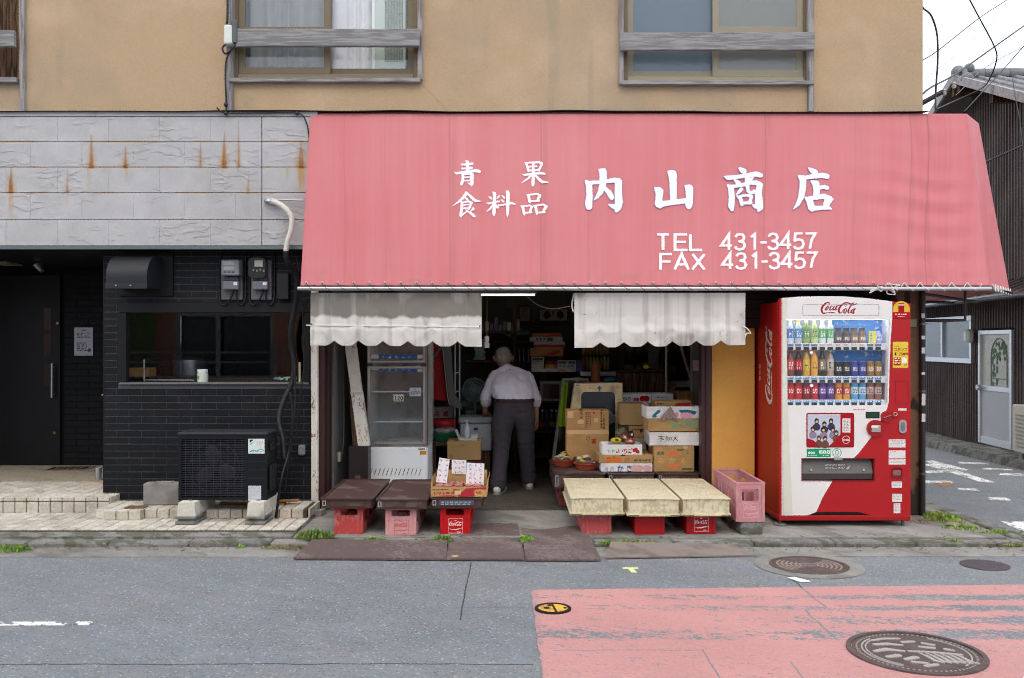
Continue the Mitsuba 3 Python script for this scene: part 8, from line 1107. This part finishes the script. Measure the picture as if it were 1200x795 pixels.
part(au, 'front_groove', [bx(X(290, A_D), X(311, A_D), A_D-.002, A_D-.0002, Z(y, A_D)-.0015, Z(y, A_D)+.0015, .0005) for y in (541.5, 551, 560.5)], 'satin', '303136'); k = part(au, 'sticker', plate(on_front(sbox(290.8, 514.5, 310, 531.8), A_D), A_D, .001), 'matte', 'cfd6cf'); pr(k, shapely.union_all([Polygon([(292.5, 515.5), (297, 515.5), (293, 519)])]), A_D-.001, '1d2a34'); pr(k, shapely.union_all([Polygon([(293, 520.5), (300.5, 515.5), (293, 522)]), shapely.LineString([(293, 529.5), (297, 527.5), (301, 529), (305, 526.5), (309, 528)]).buffer(.55), pbars(294, 308, 529, 530.6, 1, 4)]), A_D-.001, '4a9ab4'); pr(k, shapely.union_all([pbars(300.5, 308.5, 517, 523, 4, 5, .35)]), A_D-.001, 'a3aaa6'); k = part(au, 'sticker', plate(on_front(sbox(290.8, 569.5, 306, 587.3), A_D), A_D, .001), 'matte', 'b9bcc0'); pr(k, pbars(292, 305, 571, 586, 9, 6, .25), A_D-.001, '9a9ea4')
part(au, 'valve_cover', [bx(ax1, ax1+.03, A_D+.03, A_D+.20, az0+.07, az0+.28, .012), bx(ax1, ax1+.018, A_D+.05, A_D+.18, az1-.13, az1-.06, .008)], 'satin', '1a1b1e')
SG = 'concrete supports under the black air conditioner'
for i, (a, b) in enumerate(((207.5, 228), (289, 309))):
    D = 7.42; q = thing('concrete_sleeper', f'pale weathered concrete beam under the {("left", "right")[i]} foot of the air conditioner', 'beam', SG); part(q, 'beam', [hexa([(X(a, D), D, .086), (X(b+1, D), D, .086), (X(b, D), D, .196), (X(a+1.5, D), D, .196), (X(a, D), 7.92, .086), (X(b+1, D), 7.92, .086), (X(b, D), 7.92, .196), (X(a+1.5, D), 7.92, .196)])], 'worn', 'cbc6ba'); part(q, 'bolt', cyl(X((a+b)/2, D), D+.1, .1965, .204, .018, 12), 'metal', '8a8f92')
    q = one('concrete_block', f'grey hollow block under the {("left", "right")[i]} concrete beam', 'block', [bx(X(a-1, D), X(b+1.5, D), 7.40, 7.66, .066, .0855, .004), bx(X(a+1, D), X(b-.5, D), 7.42, 7.64, .046, .067, .004), bx(X(a-1.5, D), X(b+2, D), 7.40, 7.66, .0225, .047, .004)], 'mossy_concrete', group=SG)
one('concrete_block', 'grey concrete block standing on the plinth left of the air conditioner', 'block', [bx(X(167.5, 7.86), X(210, 7.86), 7.86, 7.98, .0975, .098+.183, .008), bx(X(179, 7.86), X(200, 7.86), 7.88, 7.96, .2815, .289, .003)], 'concrete')
one('wood_scrap', 'splintered brown board lying behind the air conditioner', 'board', [rot(bx(X(258, 7.9), X(334, 7.9), 7.87, 7.95, .0975, .118, .003), 1, [0, 1, 0], [X(258, 7.9), 0, .0975]), rot(bx(X(312, 7.9), X(350, 7.9), 7.88, 7.94, .1185, .135, .004), -2, [0, 1, 0], [X(330, 7.9), 0, .12])], 'worn', '9a6a3a')
one('loose_stone', 'flat pale stone beside the foot of the rusty post', 'stone', hexa([(X(362.5, 7.9)+a, 7.9+b, c) for a, b, c in ((0, 0, .002), (.11, -.02, .002), (.13, .1, .002), (.02, .11, .002), (.005, .005, .03), (.10, -.01, .045), (.12, .09, .05), (.02, .1, .035))]), 'concrete')
one('pebble', 'small tan pebble on the asphalt before the square ramp mat', 'stone', blob(gp(533.5, 656)+[0, 0, .016], (.028, .022, .016), 4, .25, 2), 'matte', 'b99a78', True); one('loose_stone', 'flat brown stone lying among the weeds by the corner', 'stone', blob((X(1117, 7.45), 7.45, .015), (.06, .05, .018), 8, .3, 2), 'worn', '8a7d70', True)
# ------------------------------------------------------------- the man
MAN = thing('person', 'grey haired man in pale shirt and dark trousers seen from behind entering the shop', 'person')
def body(bones, edge=.016, it=10, taubin=True):
    M = m3.Manifold()
    for chain in bones:
        for (p, r), (q, s) in zip(chain, chain[1:]):
            a = [m3.Manifold.sphere(max(rr, .004), 18).translate(list(map(float, c))) for c, rr in ((p, r), (q, s))]; M = M+m3.Manifold.batch_hull(a)
    M = M.refine_to_length(edge); m = M.to_mesh(); t = trimesh.Trimesh(m.vert_properties[:, :3], m.tri_verts); t.merge_vertices(); trimesh.smoothing.filter_taubin(t, iterations=it); return t
def wr(t, a, f, seed):                                     # small creases along the normals
    v = t.vertices; n = t.vertex_normals; t.vertices = v+n*(a*2*(meshkit.fbm(np.stack([v[:, 0]*f, v[:, 1]*f, v[:, 2]*f*.8+seed], -1), 3)-.5))[:, None]; return t
HC = np.array([-.087, 9.53, 1.315]); NB = np.array([-.045, 9.44, 1.205])
LS, LE, LW, LH = np.array([-.18, 9.38, 1.135]), np.array([-.262, 9.34, .915]), np.array([-.272, 9.40, .775]), np.array([-.272, 9.425, .742])
RS, RE, RW, RH = np.array([.165, 9.37, 1.125]), np.array([.238, 9.33, .905]), np.array([.243, 9.31, .70]), np.array([.232, 9.325, .645])
def hand(W, dirn, palm, side, curl):                       # palm, four fingers and a thumb
    d = np.array(dirn, float); d /= np.linalg.norm(d); s = np.array(side, float); s -= d*(s@d); s /= np.linalg.norm(s); p = np.cross(d, s); p *= np.sign(p@np.array(palm, float)) or 1
    K = W+d*.085; B = [[(W, .026), (W+d*.03+s*.012, .025), (K+s*.022, .013)], [(W, .026), (K-s*.026, .012)], [(K+s*.022, .013), (K-s*.026, .012)]]
    for j, (o, L) in enumerate(((.030, .070), (.011, .078), (-.009, .072), (-.027, .056))):
        b = K+s*o*.9-d*.006; c1 = b+d*L*.45*math.cos(curl)+p*L*.45*math.sin(curl); c2 = c1+d*L*.35*math.cos(curl*2)+p*L*.35*math.sin(curl*2); c3 = c2+d*L*.28*math.cos(curl*2.7)+p*L*.28*math.sin(curl*2.7); B.append([(b, .0095), (c1, .0088), (c2, .0082), (c3, .0072)])
    t0 = W+d*.025+s*.026; t1 = t0+s*.026+d*.022+p*.008; t2 = t1+d*.028+p*.012; B.append([(W+d*.015+s*.01, .017), (t0, .013), (t1, .0105), (t2, .0085)]); return B
head = [[(NB, .050), (HC+[0.0, -.02, -.06], .054)], [(HC+[0, -.015, .025], .082), (HC+[0, .035, .012], .078)], [(HC+[0, .04, -.01], .068), (HC+[0, .055, -.055], .045)], [(HC+[0, -.01, .0], .08), (HC+[0, .01, -.05], .06)],
        [(HC+[0, .112, -.01], .012), (HC+[0, .122, -.028], .014)]]+[[(HC+[sx*.084, .010, .018], .013), (HC+[sx*.098, .0, .0], .013), (HC+[sx*.088, .010, -.026], .011)] for sx in (-1, 1)]+[[(HC+[sx*.03, .094, .012], .014), (HC+[sx*.03, .096, .012], .014)] for sx in (-1, 1)]+[[(HC+[-.02, .1, -.052], .009), (HC+[.02, .1, -.052], .009)]]
torso = [[((0.02, 9.17, .86), .09), ((0, 9.34, 1.1), .09), (NB, .046)], [(LS, .05), ((0, 9.35, 1.1), .07), (RS, .05)]]
arms = [[(LS, .045), (LE, .037), (LW, .025)], [(RS, .045), (RE, .037), (RW, .025)]]
skin = body(head+torso+arms+hand(LW, (0.02, .75, -.45), (0, 0, -1), (1, .1, 0), .35)+hand(RW, (-.12, .12, -1), (-.3, .8, 0), (-.5, -.5, 0), .45), .0075, 6)
part(MAN, 'body', wr(skin, .0008, 40, 1), 'skin', '9a6a52', True)
shirt = [[((-.075+.02, 9.175, .895), .098), ((-.095, 9.25, 1.0), .112), ((-.095, 9.335, 1.085), .098), ((-.135, 9.385, 1.142), .062)], [((.115, 9.175, .895), .096), ((.10, 9.25, 1.0), .110), ((.095, 9.335, 1.08), .098), ((.122, 9.38, 1.13), .062)], [((-.055, 9.175, .895), .098), ((.115, 9.175, .895), .096)], [((-.095, 9.25, 1.0), .112), ((.10, 9.25, 1.0), .110)], [((-.095, 9.335, 1.085), .098), ((.095, 9.335, 1.08), .098)], [((-.135, 9.385, 1.142), .062), ((-.045, 9.418, 1.188), .070), ((.122, 9.38, 1.13), .062)], [((0.03, 9.18, .91), .108), ((0, 9.26, 1.02), .125), ((-.01, 9.35, 1.1), .105)],
         [(LS+[.01, 0, 0], .060), (LS*.5+LE*.5, .056), (LE+[0, 0, .015], .052), (LE+[.0, .012, -.035], .053)], [(RS+[-.01, 0, 0], .058), (RS*.5+RE*.5, .055), (RE+[0, 0, .015], .051), (RE+[.002, -.003, -.03], .052)]]
sh = body(shirt, .014, 8); v = sh.vertices; n = sh.vertex_normals
tors = np.abs(v[:, 0]-.02) < .17
rid = lambda P, e: (1-np.abs(2*meshkit.fbm(P, 2, e)-1))**3
low = np.clip((1.06-v[:, 2])/.13, 0, 1)*tors; arm = 1.0*~tors
cr = .012*rid(v*[7, 7, 16]+[0, 0, 3], 1)*low+.008*rid(v*[14, 14, 5], 4)*np.clip((v[:, 2]-.98)/.1, 0, 1)*tors+.010*rid(v*[16, 16, 24], 2)*arm+.012*(meshkit.fbm(v*[9, 9, 11], 3)-.5)-.004
sh.vertices = v+n*cr[:, None]; sh = sh.slice_plane((0, 0, .897), (0, 0, 1)); part(MAN, 'shirt', sh, 'cloth', 'dcd8de', True); part(MAN, 'collar', body([[((-.108, 9.445, 1.196), .018), ((-.092, 9.408, 1.208), .021), ((-.045, 9.386, 1.216), .022), ((.0, 9.406, 1.208), .021), ((.018, 9.445, 1.196), .018)]], .007, 3), 'cloth', 'cdc5c9', True)
part(MAN, 'cuff', [body([[(LE+[0, .012, -.022], .056), (LE+[0, .02, -.04], .055)]], .01, 4), body([[(RE+[0, 0, -.018], .055), (RE+[.001, -.003, -.036], .054)]], .01, 4)], 'cloth', 'cdc4c8', True)
tr = [[((-.065, 9.17, .86), .105), ((-.07, 9.145, .76), .112), ((-.098, 9.13, .58), .090), ((-.104, 9.125, .44), .074), ((-.13, 9.055, .15), .070), ((-.135, 9.05, .085), .068)], [((.108, 9.175, .86), .104), ((.112, 9.155, .76), .110), ((.130, 9.21, .58), .090), ((.140, 9.265, .44), .077), ((.165, 9.36, .16), .070), ((.168, 9.375, .10), .068)], [((-.065, 9.17, .86), .108), ((.108, 9.175, .86), .106)], [((-.06, 9.15, .78), .105), ((.10, 9.16, .78), .105)]]
t = body(tr, .014, 8); v = t.vertices; n = t.vertex_normals; fo = .012*(meshkit.fbm(v*[8, 8, 5], 3)-.5)+.013*rid(v*[8, 8, 15], 3)*np.clip(np.exp(-((v[:, 2]-.45)/.16)**2)+np.exp(-((v[:, 2]-.70)/.08)**2)*.8, 0, 1)+.014*rid(v*[7, 7, 24], 5)*np.clip((.26-v[:, 2])/.12, 0, 1)-.006*np.exp(-((v[:, 0]-.022)/.006)**2)*(v[:, 2] > .6); t.vertices = v+n*fo[:, None]; t = t.slice_plane((0, 0, .916), (0, 0, -1)); part(MAN, 'trousers', t, 'cloth', '443f44', True)
part(MAN, 'belt', prismz(shapely.LineString([(-.066, 9.171), (.109, 9.176)]).buffer(.1125).difference(shapely.LineString([(-.066, 9.171), (.109, 9.176)]).buffer(.10)), .889, .921), 'satin', '3a1d1c')
part(MAN, 'belt_loop', [bx(x-.006, x+.006, 9.056, 9.07, .884, .926, .002) for x in (-.10, .022, .14)], 'cloth', '3d383d')
for nm, A, yaw in (('shoe', np.array([-.135, 9.04, 0]), .25), ('shoe', np.array([.170, 9.38, 0]), -.15)):
    d = np.array([math.sin(yaw), math.cos(yaw), 0]); lift = 0
    k = part(MAN, nm, body([[(A+[0, 0, .055]-d*.02, .042), (A+d*.09+[0, 0, .045], .042), (A+d*.19+[0, 0, .036], .034)], [(A-d*.045+[0, 0, .045], .036), (A+[0, 0, .075], .046)]], .009, 5), 'satin', 'd2cfca', True); part(k, 'sole', prismz(shapely.union_all([Point(*(A+d*o)[:2]).buffer(r_) for o, r_ in ((-.045, .036), (.0, .038), (.05, .04), (.10, .043), (.15, .042), (.19, .034))]).buffer(.02).buffer(-.02), .0015, .026), 'satin', '8f8c88')
hair = body([[(HC+[0, -.022, .035], .080), (HC+[0, .02, .036], .079)], [(HC+[0, -.032, .01], .072), (HC+[0, -.034, -.018], .055)], [(HC+[-.05, -.01, .01], .036), (HC+[-.042, -.032, -.02], .03)], [(HC+[.05, -.01, .01], .036), (HC+[.042, -.032, -.02], .03)]], .008, 4); part(MAN, 'hair', wr(wr(hair, .006, 60, 3), .004, 150, 5), 'cloth', '91877c', True)
r_ = np.random.default_rng(4); hv, hf, hc = [], [], []; hn = hair.vertex_normals
for i in r_.integers(0, len(hair.vertices), 1500):
    p0, n0 = hair.vertices[i], hn[i]
    if p0[1] > HC[1]+.075: continue
    d = np.array([r_.normal()*.35, -.1, -1.0]); d -= n0*(d@n0)*.85; d /= np.linalg.norm(d)+1e-9; L = r_.uniform(.016, .034); w = np.cross(d, n0)*.0022; o = len(hv); hv += [p0-w, p0+w, p0+d*L+n0*r_.uniform(.0, .007)]; hf.append([o, o+1, o+2]); hc += [np.array(lin(('8d857c', 'a39c93', '746b61')[r_.integers(3)]))]*3
key = numbered(MAN+'__hair_strands'); scene[key] = mikit.ply(trimesh.Trimesh(np.array(hv), hf, process=False), 'matte', False, uv=colour_uv(hc, 1)); labels[key] = {'kind': 'stuff'}
part(MAN, 'back_pocket', [bx(x-.045, x+.045, 9.046, 9.052, .795, .803, .001) for x in (-.058, .10)], 'cloth', '2c282c')
# ------------------------------------------------------------- weeds
def clump(label, c, r, n, hgt, col, seed, cat='weeds', name='weed_clump', wide=.5):
    r_ = np.random.default_rng(seed); V, f, cols = [], [], []
    for i in range(n):
        a, q = r_.uniform(0, 6.28), math.sqrt(r_.uniform())
        b = np.array([c[0]+r[0]*q*math.cos(a), c[1]+r[1]*q*math.sin(a), c[2]]); h = hgt*.85*r_.uniform(.35, 1)*(1-.5*q); ln = np.array([r_.normal()*wide, r_.normal()*wide, 1]); ln /= np.linalg.norm(ln)
        L = h*r_.uniform(.5, 1.0); w = L*r_.uniform(.18, .34); base = b+np.array([r_.normal()*.01, r_.normal()*.01, h*r_.uniform(0, .45)]); sd = np.cross(ln, r_.normal(size=3)); sd /= np.linalg.norm(sd); nn = np.cross(sd, ln)
        o = len(V); V += [base, base+ln*L*.5+sd*w, base+ln*L+nn*L*.2, base+ln*L*.5-sd*w, base+ln*L*.5+nn*L*.12]; f += [[o, o+1, o+4], [o+1, o+2, o+4], [o+2, o+3, o+4], [o+3, o, o+4]]; cc = np.array(lin(col))*r_.uniform(.55, 1.5)*np.array([r_.uniform(.85, 1.3), 1, r_.uniform(.7, 1.1)]); cc = cc if r_.uniform() > .22 else np.array(lin('8a7a48'))*r_.uniform(.5, 1.2); cols += [cc]*5
    key = thing(name, label, cat, kind='stuff'); scene[key] = mikit.ply(trimesh.Trimesh(np.array(V), f, process=False), 'leaf', False, uv=colour_uv(cols, 1)); return key
GW = '587a34'
clump('leafy green weeds with a dark mat at the left end of the long ramp mat', (X(369, 7.0), 7.0, .0), (.14, .10), 520, .09, GW, 1); clump('dark creeping mat of small leaves beside the leafy green weeds', (X(384, 6.93), 6.93, -.02), (.16, .10), 700, .05, '4d4f35', 2, wide=.9); clump('dry brown creeping tuft at the left end of the ramp mat', (X(352, 6.75), 6.76, -.03), (.12, .09), 260, .05, '6b6244', 3, wide=.9)
clump('bright green weeds between the kerb and the ramp mat, left of the pink crate', (X(436, 6.92), 6.92, -.02), (.10, .05), 330, .075, '67913a', 4); clump('dark low weeds beside the bright tuft below the pink crate', (X(452, 6.92), 6.92, -.02), (.10, .04), 200, .045, '4f6a2c', 5)
clump('row of bright green weeds below the red crate under the tomato box', (X(500, 6.92), 6.91, -.02), (.15, .045), 380, .06, '67913a', 6); clump('taller green tuft at the right end of the weeds below the tomato box', (X(521, 6.92), 6.92, -.01), (.06, .05), 240, .085, '618a38', 7)
clump('small bright green tuft in the gap between the two wide ramp mats', (X(616, 6.95), 6.95, -.01), (.045, .10), 200, .06, '6f9f3a', 8)
clump('green weeds along the kerb below the left yellow tray', (X(722, 6.9), 6.88, -.02), (.13, .05), 320, .055, '6a9a34', 9); clump('yellowing weeds along the kerb below the middle yellow tray', (X(746, 6.88), 6.86, -.02), (.13, .05), 330, .065, '86923c', 10); clump('sparse brown weeds along the kerb below the right yellow tray', (X(775, 6.88), 6.86, -.03), (.16, .04), 160, .035, '6a5c38', 11)
clump('small green weeds at the far left in the gutter', (X(4, 6.75), 6.76, -.045), (.22, .10), 420, .07, '628a34', 12); clump('tiny green sprout at the kerb left of the ramp mats', (X(282, 6.85), 6.86, -.045), (.03, .02), 50, .05, '78a840', 13); clump('dry weeds at the kerb beside the ramp mats on the left', (X(325, 6.82), 6.83, -.045), (.13, .03), 150, .05, '8a8452', 14)
clump('strip of green grass along the wall at the street corner', (X(1104, 7.75), 7.75, -.01), (.13, .25), 900, .09, '7d9a48', 15, wide=.35, cat='grass', name='grass_strip'); clump('green grass at the kerb of the street corner', (X(1130, 7.35), 7.38, -.01), (.16, .10), 420, .06, '7fa04a', 16, cat='grass', name='grass_strip'); clump('green grass between the stones near the kerb end at right', (X(1168, 7.2), 7.2, -.01), (.22, .06), 380, .05, '79a044', 17, cat='grass', name='grass_strip'); clump('tiny green weed in the kerb joint at right', (X(1115, 6.95), 6.92, -.01), (.08, .03), 90, .04, '6f9a3c', 18); clump('reddish dry leaves at the foot of the downpipe', (X(1082, 7.6), 7.62, .0), (.13, .10), 260, .03, '7a4a40', 19, cat='leaves', name='leaf_litter', wide=1.2); clump('small weed at the end of the kerb at far right', (X(1190, 6.85), 6.86, -.03), (.10, .04), 120, .045, '8a9a4a', 20)
r_ = np.random.default_rng(9); gr_ = []
for i in range(520):
    x = r_.uniform(-4.2, 3.8); y = 6.89-abs(r_.normal())*.09 if i % 3 else 7.03+r_.uniform(0, .14); s_ = r_.uniform(.003, .010); z = -.043 if y < 6.93 else .006
    if y > 6.93 and x > -1.66: z = .001
    c = np.array([x, y, z]); v = c+r_.normal(size=(5, 3))*s_*[1, 1, .4]+[0, 0, s_*.3]; gr_.append(trimesh.convex.convex_hull(v))
one('kerb_grit', 'loose grit and crumbs scattered along the kerb and gutter', 'grit', gr_, 'worn', '7d7264', kind='stuff')
gr_ = []
for i in range(150):
    x = r_.uniform(-4.2, 3.8); y = 6.9-abs(r_.normal())*.06; a = r_.uniform(0, 6.28); L = r_.uniform(.012, .03); d = np.array([math.cos(a), math.sin(a), r_.uniform(0, .4)])*L; n_ = np.array([-math.sin(a), math.cos(a), r_.uniform(0, .5)])*L*.35; c = np.array([x, y, -.042]); gr_.append(hexa([c, c+d/2+n_, c+d, c+d/2-n_, c+d/2+[0, 0, .004]]))
one('dry_leaves', 'dry brown leaf bits scattered along the gutter', 'leaves', gr_, 'matte', '77603f', kind='stuff')
# ------------------------------------------------------------- the house across the street behind the camera, mirrored in the dark window
OH = thing('brick_house', 'red tiled house across the street, seen only as a reflection in the dark shop window', 'house'); oy = -4.0
part(OH, 'wall', [prism(sbox(-13, -.05, 1.5, 3.4).difference(sbox(-7.4, .7, -5.2, 2.75)), oy-.2, oy)], 'red_tile'); part(OH, 'side_wall', [bx(-13, -12.8, oy-6, oy-.21, -.05, 3.4), bx(1.3, 1.5, oy-6, oy-.21, -.05, 3.4)], 'red_tile'); part(OH, 'roof', bx(-13.3, 1.8, oy-6, oy+.3, 3.4, 3.55), 'kawara')
w = part(OH, 'window', [bx(-7.4, -7.3, oy-.1, oy-.02, .7, 2.75), bx(-5.3, -5.2, oy-.1, oy-.02, .7, 2.75), bx(-7.3, -5.3, oy-.1, oy-.02, 2.05, 2.17), bx(-6.5, -6.4, oy-.1, oy-.021, .7, 2.75)], 'satin', '8a8c8c'); part(w, 'pane', bx(-7.3, -5.3, oy-.16, oy-.15, .7, 2.75), 'gloss', '2a3034')
fe = thing('iron_fence', 'low iron fence across the street, seen only as a reflection in the dark shop window', 'fence'); part(fe, 'rail', [bx(-12, 1.5, oy+1.2, oy+1.23, z, z+.04) for z in (.25, .75, 1.05, 1.25)], 'satin', '6a6f74'); part(fe, 'bars', [hexa([(x-.008, oy+1.205, .0), (x+.008, oy+1.205, .0), (x, oy+1.225, .0), (x-.008, oy+1.205, 1.4), (x+.008, oy+1.205, 1.4), (x, oy+1.225, 1.4), (x, oy+1.21, 1.5)]) for x in np.arange(-12, 1.5, .15)], 'satin', '34373a', kind='stuff'); part(fe, 'base', bx(-12, 1.5, oy+1.1, oy+1.33, -.05, .2), 'concrete')
tr_ = thing('conifer_tree', 'dense green conifer across the street, seen only as a reflection in the dark shop window', 'tree'); part(tr_, 'trunk', tube([(-8.1, oy+.6, -.05), (-8.1, oy+.6, 1.5), (-8.1, oy+.6, 3.2)], [.07, .05, .02]), 'brown_wood'); r_ = np.random.default_rng(3); V, f = [], []
for i in range(5200):
    z = r_.uniform(.3, 3.5); R_ = .46*(1-((z-1.3)/2.3)**2*.75)*r_.uniform(.55, 1.05)**.5; a = r_.uniform(0, 6.28); c = np.array([-8.1+R_*math.cos(a), oy+.6+R_*math.sin(a), z]); u_ = r_.normal(size=3)*.035; w_ = r_.normal(size=3)*.02+[0, 0, .03]; o = len(V); V += [c-u_, c+u_, c+w_+u_*.2]; f.append([o, o+1, o+2])
part(tr_, 'crown', trimesh.Trimesh(V, f, process=False), 'leaf', '56783a')
